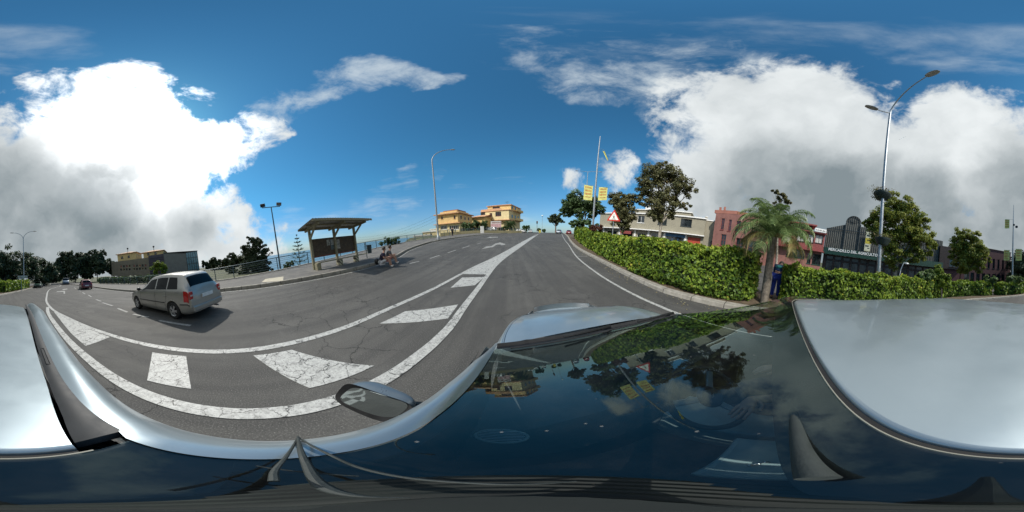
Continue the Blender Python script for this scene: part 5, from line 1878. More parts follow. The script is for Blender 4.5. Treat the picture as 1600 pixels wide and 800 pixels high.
for i, o in enumerate(lo):
    if i in (1, 4): window(b, o, fm=B_blue, gm=M_glassdk, nv=3, nh=2, kind='shop_front', fw=.12, sill=False)
    elif i == 5:
        m = MB(); m.box(o[0], .12, o[1], o[2], .16, o[3]); 
        for k in range(14): m.box(o[0], .10, o[1]+k*.19, o[2], .118, o[1]+k*.19+.03)
        m.build('roller_shutter', B_shutred, b)
    else: window(b, o, fm=M_white, nv=2, kind='shop_front', sill=False)
m = MB(); m.box(-.1, -.75, 3.18, F.L+.05, -.003, 3.34); m.build('canopy', M_white, b)
m = MB(); m.box(-.15, -.22, zc+.003, F.L+.1, .1, zc+.22); m.build('cornice', M_white, b)
m = MB()
for x in (1.2, 5.2, 8.7, 11.5, 14.6, 18.5): m.box(x-.18, -.04, .1, x+.18, -.003, 3.1)
m.build('pilaster', M_white, b)
m = MB(); m.prism([(lo[1][0]-.1, 2.75), (lo[1][2]+.1, 2.75), (lo[1][2]+.1, 2.70), (lo[1][0]-.1, 2.70)], -.9, -.003); m.box(lo[1][0]-.1, -.92, 2.2, lo[1][2]+.1, -.88, 2.75); m.build('awning', B_dkred, b)
m = MB(); m.box(lo[4][0]-.2, -.05, 2.5, lo[4][2]+.2, -.003, 3.05); m.build('shop_fascia', B_blue, b)
# set-back roof storey and gable end
m = MB(); m.box(7, 2.5, zc, F.L-3, 8.5, zc+1.3); m.build('roof_storey', B_grey, b)
m = MB(); m.box(6.8, 2.3, zc+1.303, F.L-2.8, 8.7, zc+1.45); m.build('roof_coping', M_white, b)
m = MB(); m.box(8.5, 4.5, zc+1.455, 10.5, 6, zc+2.4); m.build('roof_room', M_white, b)
m = MB(); m.add([(F.L+.003, 0, zc), (F.L+.003, 9, zc), (F.L+.003, 9, zc+.6), (F.L+.003, 5, zc+1.0), (F.L+.003, 1, zc+.6)], [(0, 1, 2, 3, 4)])
m.box(F.L-.25, .1, zc+.003, F.L+.002, 9, zc+.5); m.build('gable', B_grey, b)
m = MB(); m.beam((F.L, .8, zc+.66), (F.L, 5, zc+1.06), .4, .12); m.beam((F.L, 5, zc+1.06), (F.L, 9, zc+.66), .4, .12); m.build('gable_coping', M_white, b)
m = MB(); m.box(F.L+.01, .6, 0, F.L+2.5, 9, zc-.1); m.build('end_wing', B_grey, b)
m = MB(); m.box(F.L+.011, .5, zc-.097, F.L+2.6, 9.1, zc+.1); m.build('wing_coping', M_white, b)
m = MB(); m.box(F.L+1.3, -.6, 0, F.L+2.45, .59, 2.6); m.build('porch', M_darkmetal, b)

# --- red building
F = Face((25.4, 9.3), (23.6, -8.2), 0.0)
b = building('red_building', 'terracotta red building with a dark bay and white sign, behind the palm', F)
zt = F.at(1140, 334)[1]; zr = F.at(1250, 360)[1]
ops = [wn(F, 1126.5, 341, 1131.5, 359), wn(F, 1138, 343, 1142.5, 361), wn(F, 1126, 366, 1134, 384), wn(F, 1149, 372, 1162, 394), wn(F, 1168, 376, 1184, 398), wn(F, 1150, 345, 1157, 362)]
ops = [o for o in ops if o[1] > .05]
shell(b, 0, 8.6, 0, 10, 0, zt, ops, B_red)
for o in ops: window(b, o, fm=B_dkred, nv=2, nh=2)
m = MB(); m.box(-.3, -.02, zt+.003, 3.6, 5, zt+.55); m.box(.2, .5, zt+.553, .5, .8, zt+1.2); m.box(1.0, .5, zt+.553, 1.25, .8, zt+1.3); m.build('parapet_tower', B_redl, b)
m = MB()
m.add([(3.65, 0, zt+.5), (8.8, 0, zt+.05), (8.8, 8, zt+.05), (3.65, 8, zt+.5), (3.65, 0, zt+.003), (8.8, 0, zt+.003), (3.65, 8, zt+.003), (8.8, 8, zt+.003)], [(0, 1, 2, 3), (4, 5, 1, 0), (3, 2, 7, 6)])
m.build('roof', B_tile, b)
x0 = 8.65; x1 = F.L-.1
bay = [wn(F, 1262, 366, 1272, 379), wn(F, 1274, 367, 1286, 380), wn(F, 1245, 364, 1258, 377)]
low = [wn(F, 1229, 389, 1258, 402), wn(F, 1262, 395, 1268, 412), wn(F, 1270, 397, 1284, 414)]
zs = F.at(1260, 389)[1]
shell(b, x0, x1, .6, 10, 0, zs, low, B_red, name='lower_wall')
for i, o in enumerate(low): window(b, o, y=.6, fm=B_green, nv=4 if i == 0 else 2)
shell(b, x0+.05, x1, 0, 9, zs+.003, zr, bay, B_dkred, name='bay')
for o in bay: window(b, o, fm=B_dkwood, nv=2, curtain=B_curt)
m = MB(); m.box(x0-.1, -.35, zr+.003, x1+.15, 9.2, zr+.16); m.box(x0-.1, -.3, zs-.14, x1+.1, .55, zs); m.build('bay_slab', B_dkred, b)
m = MB(); m.box(x0+.4, 1.0, zr+.163, x1-2.0, 8, zr+1.15); m.build('attic', B_dkwood, b)
m = MB(); m.box(x0, .3, zr+1.153, x1-1.4, 8.4, zr+1.36); m.build('attic_roof', B_dkred, b)
sx = F.at(1284, 351)
m = MB(); m.box(sx[0]-1.0, -.45, zr+.17, sx[0]+.8, -.36, zr+.72); sg_ = m.build('roof_sign', M_white, b, bevel=.04)
m = MB()
for k, w in enumerate((.16, .12, .2, .1, .17, .14)): m.box(sx[0]-.80+k*.25, -.458, zr+.36, sx[0]-.80+k*.25+w, -.452, zr+.50)
m.build('sign_lettering', M_darkmetal, sg_)

# --- market hall
F = Face((24.2, -8.35), (14.2, -25.5), 0.0)
b = building('market_hall', 'dark corrugated market hall with arched gable and white lettering on a green fascia', F, cat='market hall')
zf = F.at(1340, 403)[1]      # fascia bottom
zf2 = F.at(1340, 393)[1]
zw = F.at(1333, 356)[1]
ops = []
x = .5
while x < F.L-1.5:
    ops.append((x, .5, x+1.15, zf-.9)); ops.append((x, zf-.75, x+1.15, zf-.15)); x += 1.35
shell(b, 0, F.L, .5, 14, 0, zf, ops, B_dkwood, name='lower_wall', dep=.15)
for o in ops: window(b, o, y=.5, dep=.15, fm=B_dkwood, gm=mat('dull_glass', (.06, .065, .065), .2, var=.5, scale=.6), nv=1, sill=False, fw=.08)
# corrugated upper wall with arch
ax0 = F.at(1320.5, 360)[0]; ax1 = F.at(1344, 360)[0]; axc = (ax0+ax1)/2; ar = (ax1-ax0)/2
m = MB()
xw = [0]
N_ = int(F.L/.16)
def top_at(x):
    if ax0 < x < ax1: return zw+.75+sqrt(max(0, ar*ar-(x-axc)**2))
    if x <= ax0: return zw-.55+.95*(x/ax0)
    return zw+.35
pv = []; pf = []
for i in range(N_+1):
    x = F.L*i/N_; y = .0 if i % 2 else .06
    pv += [(x, y, zf2+.003), (x, y, top_at(x))]
pf = [(2*i, 2*i+2, 2*i+3, 2*i+1) for i in range(N_)]
m.add(pv, pf)
m.box(0, .07, zf2+.003, F.L, 13, zw-.6)
m.build('clad_wall', B_clad, b)
m = MB()
for x in (ax0-.0, ax1+.0, ax0-3.6, ax1+3.6): 
    if 0 < x < F.L: m.box(x-.07, -.14, zf2, x+.07, -.003, (zw+.6 if x in (ax0, ax1) else top_at(x)))
m.box(.05, -.10, zw-.62, F.L-.05, -.142+.04, zw-.5)
m.tube([(axc+ar*cos(t), -.06, zw+.75+ar*sin(t)) for t in np.linspace(0, pi, 20)], .05, 6)
for t in np.linspace(.35, pi-.35, 6): m.tube([(axc, -.03, zw+.75), (axc+ar*cos(t), -.03, zw+.75+ar*sin(t))], .022, 5)
m.build('steel_frame', M_darkmetal, b)
m = MB(); m.box(-.05, -.55, zf, F.L+.05, .45, zf2); fas = m.build('fascia', B_green, b)


def text(s, size, m, parent, loc, rot, name='lettering', ext=.01, align='LEFT', bold=0.):
    c = bpy.data.curves.new(name, 'FONT'); c.body = s; c.size = size; c.extrude = ext; c.align_x = align; c.offset = bold
    o = bpy.data.objects.new(name, c); COL.objects.link(o)
    bpy.context.view_layer.update()
    me = bpy.data.meshes.new_from_object(o.evaluated_get(bpy.context.evaluated_depsgraph_get()))
    bpy.data.objects.remove(o)
    me.materials.clear(); me.materials.append(m)
    q = bpy.data.objects.new(name, me); COL.objects.link(q); q.parent = parent; q.location = loc; q.rotation_euler = rot
    return q


xs0 = F.at(1294.5, 395)[0]; xs1 = F.at(1392, 408)[0]
tx = text('MERCADILLO DEL AGRICULTOR VINO Y', .52, mat('sign_white', (.82, .82, .80), .6, var=.04), fas, (xs0, -.57, zf+.03), (pi/2, 0, 0), ext=.012, bold=.012)
bpy.context.view_layer.update()
tx.scale = ((xs1-xs0)/tx.dimensions.x, 1.1, 1)
tx.location.z = zf2-.43
m = MB(); q = F.at(1356, 378)
m.box(q[0]-.45, -.35, q[1]-1.5, q[0]+.45, -.32, q[1]+1.5); bn = m.build('hanging_banner', mat('banner_cloth', (.55, .55, .40), .85, var=.25, scale=1.5), b)
m = MB(); m.box(q[0]-.43, -.356, q[1]-.35, q[0]+.43, -.352, q[1]+.55); m.build('banner_print', mat('banner_yellow', (.50, .42, .05), .85, var=.4, scale=3), bn)
m = MB()
for (a, c, w, hh) in ((-.3, .8, .5, .25), (-.1, 1.15, .4, .12), (-.35, -.8, .55, .2), (.0, -1.1, .35, .1), (-.2, .1, .45, .12)): m.box(q[0]+a, -.362, q[1]+c, q[0]+a+w, -.358, q[1]+c+hh)
m.build('banner_motif', M_darkmetal, bn)

# --- brick building
F = Face((13.7, -26.2), (3.2, -38.5), 0.0)
b = building('brick_building', 'dark maroon brick building behind the two topped plane tree', F)
zt = F.at(1464, 384)[1]; zt2 = F.at(1560, 392)[1]
ops = []
for i in range(9):
    x = 4.0+i*1.35; ops.append((x, 4.1, x+.6, 6.2)); ops.append((x, .9, x+.85, 2.9))
shell(b, 3.2, F.L, 0, 10, 0, zt2, ops, B_brick)
for o in ops: window(b, o, fm=M_darkmetal, nv=1)
ops = [(.5, 3.6, 2.5, 5.0)]
shell(b, -1.5, 3.1, -.6, 9, 3.2, zt, ops, B_dkwood, name='dark_wing')
window(b, ops[0], y=-.6, fm=B_dkwood, nv=3, nh=2)
m = MB(); m.box(-1.2, -.2, 0, 2.9, 8, 3.19); m.build('lower_wall', B_brick, b)
m = MB(); m.box(3.1, -.12, zt2+.003, F.L+.1, 10.1, zt2+.15); m.build('coping', B_dkwood, b)

# --- long white low house beyond
F = Face((8.5, -46), (-4, -50), 0.0)
b = building('low_house', 'pale low house half hidden beyond the banner pole', F)
shell(b, 0, F.L, 0, 6, 0, 3.6, [(2, 1, 3.2, 2.3), (5, 1, 6.2, 2.3), (8, 1, 9.2, 2.3)], B_slate)
for o in [(2, 1, 3.2, 2.3), (5, 1, 6.2, 2.3), (8, 1, 9.2, 2.3)]: window(b, o)

# --- school building
F = Face((-37.5, -46.0), (-50.5, -18.6), -.6)
b = building('school_building', 'long brown and slate building with yellow roof blocks and a glazed end', F)
xa = F.at(232, 405)[0]; xb = F.at(256, 403)[0]; xc_ = F.at(291, 405)[0]
zl = F.at(210, 404)[1]; zr = F.at(300, 394.5)[1]
ops = []
for u in (189, 193.5, 198, 202.5, 209.5, 214, 218.5, 223, 227.5):
    for v in (416.5-(u-189)*.05, 421.5-(u-189)*.05):
        o = wn(F, u-1.3, v-1.8, u+1.3, v+1.6); ops.append(o)
zb_ = F.at(215, 404.5)[1]
shell(b, 0, xa, 0, 12, 0, zb_, ops, B_olive)
for i, o in enumerate(ops): window(b, o, fm=B_yel if i % 3 == 0 else B_olive, nv=1, sill=False, gm=M_glassdk if i % 4 else B_dkred)
m = MB(); m.box(xa+.02, .1, 0, xb, 12, zb_+.6)
for k in range(9): m.box(xa+.05, -.15, 1.0+k*(zb_-.7)/9, xb-.05, .09, 1.3+k*(zb_-.7)/9)
m.build('louvred_wall', mat('purple_grey_panel', (.075, .065, .085), .7, var=.15), b)
m = MB(); m.add([(xb+.02, 0, 0), (xc_, 0, 0), (xc_, 0, zr), (xb+.02, 0, zb_+.7), (xb+.02, 12, 0), (xc_, 12, 0), (xc_, 12, zr), (xb+.02, 12, zb_+.7)], [(0, 1, 2, 3), (4, 5, 6, 7), (3, 2, 6, 7), (0, 3, 7, 4)])
m.build('slate_wall', B_slate, b)
m = MB(); m.add([(xc_+.02, .1, 0), (F.L, .1, 0), (F.L, .1, zr+.2), (xc_+.02, .1, zr+.1), (xc_+.02, 12, 0), (F.L, 12, 0), (F.L, 12, zr+.2), (xc_+.02, 12, zr+.1)], [(0, 1, 2, 3), (1, 5, 6, 2), (3, 2, 6, 7), (0, 3, 7, 4), (4, 5, 6, 7)])
gl = m.build('glazed_end', B_teal, b)
m = MB()
for k in range(6): x = xc_+.1+(F.L-xc_-.2)*k/5; m.box(x-.06, -.02, 0, x+.06, .095, zr+.1)
for k in range(4): m.box(xc_+.05, -.015, 1.2+k*2, F.L-.05, .09, 1.32+k*2)
m.build('mullion', M_darkmetal, gl)
m = MB(); m.add([(xb, -.2, zb_+.72), (F.L+.1, -.2, zr+.22), (F.L+.1, -.2, zr+.42), (xb, -.2, zb_+.92), (xb, 12, zb_+.72), (F.L+.1, 12, zr+.22), (F.L+.1, 12, zr+.42), (xb, 12, zb_+.92)], [(0, 1, 2, 3), (3, 2, 6, 7), (0, 1, 5, 4), (4, 5, 6, 7)]); m.build('roof_edge', M_darkmetal, b)
for (u0, u1, vt, lab) in ((180, 210, 395.5, 'a'), (222, 255, 392.5, 'b')):
    x0 = F.at(u0, 400)[0]; x1 = F.at(u1, 400)[0]; z1 = F.at((u0+u1)/2, vt)[1]
    xm = (x0+x1)/2
    o1 = [(xm-2.2, zb_+1.0, xm-1.4, zb_+1.8), (xm+.4, zb_+1.0, xm+1.2, zb_+1.8)]
    shell(b, x0, x1, 2, 10, zb_+.003, z1, o1, B_yel, name='roof_block', dep=.15)
    for o in o1: window(b, o, y=2, dep=.15, fm=B_dkwood, nv=1)
    m = MB(); m.box(x0-.5, 1.5, z1+.003, x1+.5, 10.5, z1+.18); m.add([(x0-.5, 1.5, z1+.185), (x1+.5, 1.5, z1+.185), (x1+.5, 10.5, z1+.185), (x0-.5, 10.5, z1+.185), (xm, 6, z1+1.1)], [(0, 1, 4), (1, 2, 4), (2, 3, 4), (3, 0, 4)]); m.build('roof', B_orange, b)
    m = MB(); m.tube([(xm, 4, z1+.5), (xm, 4, z1+2.0)], .10, 6); m.ball((xm, 4, z1+2.1), .38, 8, 6); m.build('roof_vent', M_darkmetal, b)

# --- yellow houses
F = Face((-23.3, 47.2), (-15.1, 46.3), 1.35)
b = building('yellow_house', 'smaller yellow house with flat roofs behind the green railing', F, group='yellow houses')
z2 = F.at(703, 348.5)[1]; z3 = F.at(703, 334)[1]
ops = [wn(F, 688, 352, 699, 359), wn(F, 702, 352, 717, 359)]
x = [o for o in ops]
shell(b, 0, F.L, 0, 13, -2.5, z2-.2, ops, B_yel2, name='ground_floor')
for o in ops: window(b, o, fm=M_white, nv=5, fw=.12)
u2 = [wn(F, 688, 338, 691.5, 342.5), wn(F, 708, 336, 711, 342)]
shell(b, .1, F.L-.6, .3, 12.5, z2+.003, z3, u2, B_yel, name='upper_floor')
for o in u2: window(b, o, y=.3, fm=B_orange, nv=1, nh=2)
m = MB(); m.box(-.5, -.7, z2-.197, F.L+.5, 13.4, z2); m.build('floor_slab', B_orange, b)
m = MB(); m.box(-.4, -.4, z3+.003, F.L+.1, 13, z3+.28); m.build('roof_slab', B_orange, b)
m = MB(); m.box(1.2, 1.2, z3+.283, F.L-1.2, 11, z3+1.0); m.build('parapet', B_yel, b)
m = MB(); m.box(1.8, 2.2, z3+1.003, F.L-1.4, 9, z3+1.45); m.build('roof_room', B_tile, b)
for k in range(3): side_window(b, F.L, 2+3.2*k, 3.6+3.2*k, .6, 1.9, 1)
for k in range(3): side_window(b, F.L-.6, 2+3.2*k, 3.4+3.2*k, z2+1.0, z2+2.3, 1)
F = Face((-15.2, 61.0), (-9.8, 60.0), 1.5)
b = building('yellow_wing', 'low yellow roofed link building between the two yellow houses', F, group='yellow houses')
z1 = F.at(740, 340)[1]
shell(b, 0, F.L, 0, 8, -1, z1, [(2, 1, 3.4, 2.4), (5, 1, 6.4, 2.4)], B_yel)
for o in [(2, 1, 3.4, 2.4), (5, 1, 6.4, 2.4)]: window(b, o)
m = MB(); m.box(-.5, -.8, z1+.003, F.L+.4, 8.5, z1+.25); m.add([(0, 0, z1+.255), (F.L, 0, z1+.255), (F.L, 8, z1+1.6), (0, 8, z1+1.6)], [(0, 1, 2, 3)]); m.add([(0, 8, z1+.255), (F.L, 8, z1+.255), (F.L, 8, z1+1.6), (0, 8, z1+1.6)], [(0, 1, 2, 3)]); m.build('roof', B_orange, b)
F = Face((-12.6, 69.5), (-1.1, 65.5), 1.45)
b = building('yellow_house', 'large yellow three storey house with balconies and a hoarding below', F, group='yellow houses')
zA = F.at(775, 343.5)[1]; zB = F.at(775, 329.5)[1]; zC = F.at(775, 320.5)[1]
ops = [wn(F, 751, 331.5, 758, 338), wn(F, 765, 333, 769, 337.5), wn(F, 774, 331, 783, 337.5)]
shell(b, 0, F.L, 0, 16, zA+.003, zB, ops, B_yel2, name='first_floor')
for o in ops: window(b, o, fm=B_dkred, nv=3)
shell(b, .5, F.L-.2, .8, 16, -1, zA-.3, [(1.0, .3, 3.2, 2.4), (7.5, .3, 9.6, 2.4)], B_yel2, name='ground_floor')
for o in [(1.0, .3, 3.2, 2.4), (7.5, .3, 9.6, 2.4)]: window(b, o, y=.8, fm=B_dkwood)
m = MB(); m.box(-.4, -.5, zA-.297, F.L+.4, 16.4, zA); m.box(-.3, -.3, zB+.003, F.L+.3, 16.3, zB+.3); m.build('floor_slab', B_orange, b)
m = MB(); m.box(-.2, -.2, zB+.303, F.L-3.2, .0, zB+1.0); m.build('terrace_parapet', B_orange, b)
shell(b, 1.8, F.L+.1, 2.0, 16, zB+.303, zC, [(4.2, zB+.8, 7.5, zC-.35)], B_yel, name='top_floor')
window(b, (4.2, zB+.8, 7.5, zC-.35), y=2.0, fm=B_dkred, nv=4)
m = MB(); m.box(1.5, 1.6, zC+.003, F.L+.4, 16.4, zC+.25); m.build('roof_slab', B_orange, b)
for lvl, (za, zb2) in enumerate(((.5, 2.0), (zA+.9, zA+2.2), (zB+1.1, zB+2.3))):
    for k in range(3): side_window(b, F.L+(.1 if lvl == 2 else 0 if lvl else -.2), 3+4.2*k, 4.8+4.2*k, za, zb2, 1, fm=B_dkwood)
for za in (zA, zB+.3):
    m = MB(); m.box(F.L+.42, 5, za-.12, F.L+1.7, 15, za); m.box(F.L+1.6, 5, za+.003, F.L+1.7, 15, za+.9); m.build('balcony', B_yel, b)
m = MB(); m.tube([(F.L-3, 6, zC+.2), (F.L-3, 6, zC+2.4)], .05, 6)
for k in range(5): m.tube([(F.L-3.9+.0*k, 6, zC+1.7+k*.14), (F.L-2.1, 6, zC+1.7+k*.14)], .02, 4)
m.build('aerial', M_darkmetal, b)
# hoarding, fence with dwarf posts, white cabinet
q = far(775, 352, 60); t = thing('hoarding', 'pink and white advertising hoarding below the large yellow house', 'hoarding', (q.x, q.y, h(q.x, q.y)), .1)
w_ = 60*R(16*.225); z_a = far(775, 355.5, 60).z-t.location.z; z_b = far(775, 345.5, 60).z-t.location.z
m = MB(); m.box(-w_/2, -.05, z_a, w_/2, .05, z_b); bd = m.build('board', M_white, t)
m = MB(); m.box(-w_/2+.08, -.062, z_a+.08, w_/2-.08, -.055, z_a+(z_b-z_a)*.62); m.build('poster', B_pink, bd)
m = MB()
for k in range(9):
    m.box(-w_/2+.4+k*.42, -.072, z_a+(z_b-z_a)*.70, -w_/2+.4+k*.42+.26, -.066, z_a+(z_b-z_a)*.88)
m.build('poster_lettering', B_dkred, bd)
m = MB()
for x in (-w_/2+.3, w_/2-.3): m.box(x-.07, .06, -.3, x+.07, .18, z_b)
m.build('post', M_galv, t)
p = foot(753.5, 365, 42); t = thing('sign_panel', 'blank white panel standing on the pavement before the yellow wall', 'panel', p, .25)
hh = far(753.5, 353.5, 42).z-p.z
m = MB(); m.box(-.45, -.04, .12, .45, .04, hh); m.build('board', M_white, t, bevel=.02)
m = MB(); m.box(-.4, -.06, 0, -.32, .06, .118); m.box(.32, -.06, 0, .4, .06, .118); m.build('foot', M_galv, t)

# boundary wall of the yellow house and the white houses down the slope
wl = [foot(688, 372, 36), foot(712, 370, 37), foot(740, 368, 41), foot(790, 366, 52), foot(815, 364, 58)]
t = thing('garden_wall', 'low yellow garden wall with fence posts in front of the yellow houses', 'wall', wl[0])
m = MB(); m2 = MB()
for a, c in zip(wl, wl[1:]):
    a_ = a-wl[0]; c_ = c-wl[0]
    m.beam(a_+Vector((0, 0, .2)), c_+Vector((0, 0, .2)), .25, 1.3)
    L = (c-a).length; k = max(1, int(L/1.6))
    for i in range(k):
        p = a_.lerp(c_, i/k); m2.box(p.x-.06, p.y-.06, .86, p.x+.06, p.y+.06, 1.5+p.z)
    m2.beam(a_+Vector((0, 0, 1.45)), c_+Vector((0, 0, 1.45)), .05, .06)
m.build('wall', B_yel2, t); m2.build('fence', M_bluemetal, t)
for i, (u0, u1, vt, vb, d_) in enumerate(((646, 672, 368.5, 381, 70), (660, 682, 362.5, 374, 85), (672, 684, 358.5, 366, 95))):
    a = far(u0, vt, d_); c = far(u1, vt, d_*.98); F2 = Face((a.x, a.y), (c.x, c.y), far((u0+u1)/2, vb, d_).z-4)
    b = building('white_house', ['nearest low white house on the slope left of the street lamp', 'middle white flat roofed house on the slope', 'upper white house just left of the street lamp'][i], F2, group='white houses on the slope')
    zt = F2.at((u0+u1)/2, vt)[1]
    o = [(F2.L*.2, zt-2.0, F2.L*.32, zt-.9), (F2.L*.55, zt-2.0, F2.L*.67, zt-.9)]
    shell(b, 0, F2.L, 0, 8, 0, zt, o, M_white if i != 1 else B_yel2)
    for q in o: window(b, q, fm=B_dkwood)
    m = MB(); m.box(-.2, -.2, zt+.003, F2.L+.2, .3, zt+.4); m.build('parapet', M_white, b)
#=====PART4=====


# ------------------------------------------------------------------ bus shelter, built round its own corner
def shelter():
    A = on_ground(491.5, 421.5, .17)
    A.z = h(A.x, A.y)+.17
    # runs along the kerb
    rz = R(98.0)
    t = thing('bus_shelter', 'wooden bus shelter with tin roof and posters on its back wall', 'bus shelter', A, rz-pi/2)
    # local: x away from road is -x, y along the kerb (ahead), z up
    L = 3.7; D = 1.15
    def post(x, y, zt): 
        m = MB(); m.box(x-.075, y-.075, 0, x+.075, y+.075, zt); return m.build('post', M_wood, t, bevel=.008)
    for y in (0, L/2, L): post(-.0, y, 2.55)
    m = MB()
    for k in range(12): m.box(-.095-.002*(k % 2), .07, .80+k*.092, -.065+.002*(k % 2), L-.07, .80+k*.092+.0915)
    m.build('back_panel', M_wooddk, t)
    m = MB(); m.box(-.062, .1, .72, -.045, L-.1, .80); m.build('lower_rail', mat('rust_red_wood', (.16, .05, .03), .85, var=.4, scale=6), t)
    for y in (0, L/2, L):
        m = MB(); m.beam((.05, y, 1.95), (.82, y, 2.60), .09, .10); m.build('brace', M_wood, t)
        m = MB(); m.beam((-.55, y, 2.48), (1.3, y, 2.73), .10, .16); m.build('rafter', M_wood, t)
    m = MB()
    for x, z in ((-.45, 2.59), (.35, 2.70), (1.15, 2.80)): m.box(x-.05, -.35, z-.0, x+.05, L+.45, z+.07)
    m.build('purlin', M_wood, t)
    m = MB(); n = 60
    def rf(a, b):
        x = -.65+2.05*a; y = -.45+(L+1.0)*b
        return (x, y, 2.655+(x+.65)*.135+.018*sin(b*n*2*pi/2.4))
    m.grid(rf, 4, 180); m.grid(lambda a, b: (rf(a, b)[0], rf(a, b)[1], rf(a, b)[2]-.012), 4, 180)
    m.build('roof', mat('tin_roof', (.34, .34, .31), .55, .3, var=.35, scale=4), t, smooth=True)
    m = MB(); m.box(1.38, -.46, 2.79, 1.41, L+.56, 2.93); m.box(-.66, -.46, 2.53, -.63, L+.56, 2.66); m.build('fascia', M_wood, t)
    for i, (y0, y1, z0, z1, c, lab) in enumerate(((1.22, 1.45, 1.38, 1.76, (.40, .40, .36), 'small pale notice on the back wall'), (1.5, 1.85, 1.08, 1.78, (.10, .14, .16), 'blue grey poster in the middle of the back wall'), (1.92, 2.28, 1.08, 1.70, (.38, .37, .33), 'pale torn poster on the back wall'))):
        m = MB(); m.box(-.062, y0, z0, -.056, y1, z1); p_ = m.build('poster', mat('poster_%d' % i, c, .8, var=.5, scale=9), t); p_['label'] = lab
        m = MB()
        for k in range(4): m.box(-.0545, y0+.04, z1-.09-k*.09, -.0525, y1-.04-.03*(k % 2), z1-.06-k*.09)
        m.build('print', M_darkmetal if i != 1 else M_white, p_)
    # bench stands in front of the wall
    c, s = cos(rz-pi/2), sin(rz-pi/2)
    def W_(x, y): return (A.x+x*c-y*s, A.y+x*s+y*c)
    q = W_(.45, -.05)
    bt = thing('bench', 'long wooden plank bench on striped concrete supports in the bus shelter', 'bench', (q[0], q[1], A.z), rz-pi/2)
    m = MB()
    for x in (-.15, .02): m.box(x, 0, .40, x+.15, L+.6, .445)
    m.build('seat', M_wood, bt, bevel=.006)
    HZ = bpy.data.materials.new('hazard_stripes'); HZ.use_nodes = True; N = NT(HZ.node_tree); pp = HZ.node_tree.nodes['Principled BSDF']
    sp = N.new('ShaderNodeSeparateXYZ'); N.put(sp.inputs[0], N.new('ShaderNodeTexCoord').outputs['Object'])
    f = N.math('FRACT', N.math('MULTIPLY', N.math('ADD', sp.outputs[1], sp.outputs[2]), 4.2))
    N.put(pp.inputs['Base Color'], N.mix(N.math('GREATER_THAN', f, .62), (.38, .37, .26), (.05, .04, .035)))
    for k, y in enumerate((.08, 1.75, 3.2)):
        m = MB(); m.box(-.14, y-.14, 0, .16, y+.14, .398); m.build('support', HZ if k else M_wood, bt, bevel=.01)
    return A, W_


SA, SW_ = shelter()


def seat_ground(p): return h(p[0], p[1])+.17


# litter bin on post
p = on_ground(576, 397.5, .17); p = far(578, 398, 12.6); p.z = seat_ground(p)
t = thing('litter_bin', 'green grey litter bin on a post right of the bus shelter', 'litter bin', p, .4)
m = MB(); m.lathe([(.15, .38), (.17, .42), (.20, .98), (.215, 1.0), (.215, 1.03), (.19, 1.03), (.17, .5)], 20); m.build('bin', M_bluemetal, t, smooth=True, angle=40)
m = MB(); m.tube([(-.28, 0, 0), (-.28, 0, 1.25)], .03, 8); m.box(-.27, -.03, .7, -.19, .03, .76); m.build('post', M_bluemetal, t)

# railing
def railing():
    rl = smooth_line([q for q in RAIL if q[1] > -34], 1.9)
    base = Vector((rl[0].x, rl[0].y, h(rl[0].x, rl[0].y)+.17))
    t = thing('railing', 'long green grey metal railing with horizontal bars along the pavement edge', 'railing', base)
    P = [Vector((q.x, q.y, h(q.x, q.y)+.17))-base for q in rl]
    m = MB(); m.tube([q+Vector((0, 0, 1.05)) for q in P], .032, 8); m.build('handrail', M_bluemetal, t, smooth=True)
    for z in (.25, .42, .59, .76, .90):
        m = MB(); m.tube([q+Vector((0, 0, z)) for q in P], .010, 5); m.build('bar', M_bluemetal, t, smooth=True)
    for q in P:
        m = MB(); m.box(q.x-.03, q.y-.03, q.z, q.x+.03, q.y+.03, q.z+1.03); m.build('post', M_bluemetal, t)
    m = MB()
    vs = []
    for q in P:
        for dx, dz in ((-.14, -.3), (-.14, .06), (.14, .06), (.14, -.3)): vs.append((q.x+dx, q.y, q.z+dz))
    m.add(vs, [(4*i+k, 4*i+k+1, 4*i+k+5, 4*i+k+4) for i in range(len(P)-1) for k in range(3)])
    m.build('plinth', M_conc, t)


railing()

# floodlight mast
p = far(438.6, 422, 14.2); p.z = seat_ground(p)
top = far(431, 323, 14.2); Hm = top.z-p.z
t = thing('floodlight_mast', 'slim mast carrying two square floodlights behind the bus stop', 'floodlight', p, R(4))
m = MB(); m.tube([(0, 0, 0), (0, 0, Hm*.5), (0, 0, Hm)], [.075, .06, .045], 10); m.build('pole', M_bluemetal, t, smooth=True)
m = MB(); m.box(-.02, -.80, Hm-.0, .04, .80, Hm+.06); m.build('crossbar', M_bluemetal, t)
for sy, tl in ((-.72, -.3), (.72, .25)):
    m = MB(); m.X = Matrix.Translation((.05, sy, Hm+.24)) @ Matrix.Rotation(tl, 4, 'Z') @ Matrix.Rotation(.45, 4, 'Y')
    m.box(-.10, -.21, -.15, .08, .21, .15); fl_ = m.build('floodlight', M_black, t, bevel=.015)
    m = MB(); m.X = Matrix.Translation((.05, sy, Hm+.24)) @ Matrix.Rotation(tl, 4, 'Z') @ Matrix.Rotation(.45, 4, 'Y')
    m.box(.083, -.18, -.12, .09, .18, .12); m.build('lens', M_glassdk, fl_)
    m = MB(); m.tube([(.02, sy, Hm+.05), (.02, sy, Hm+.2)], .02, 6); m.build('bracket', M_bluemetal, t)


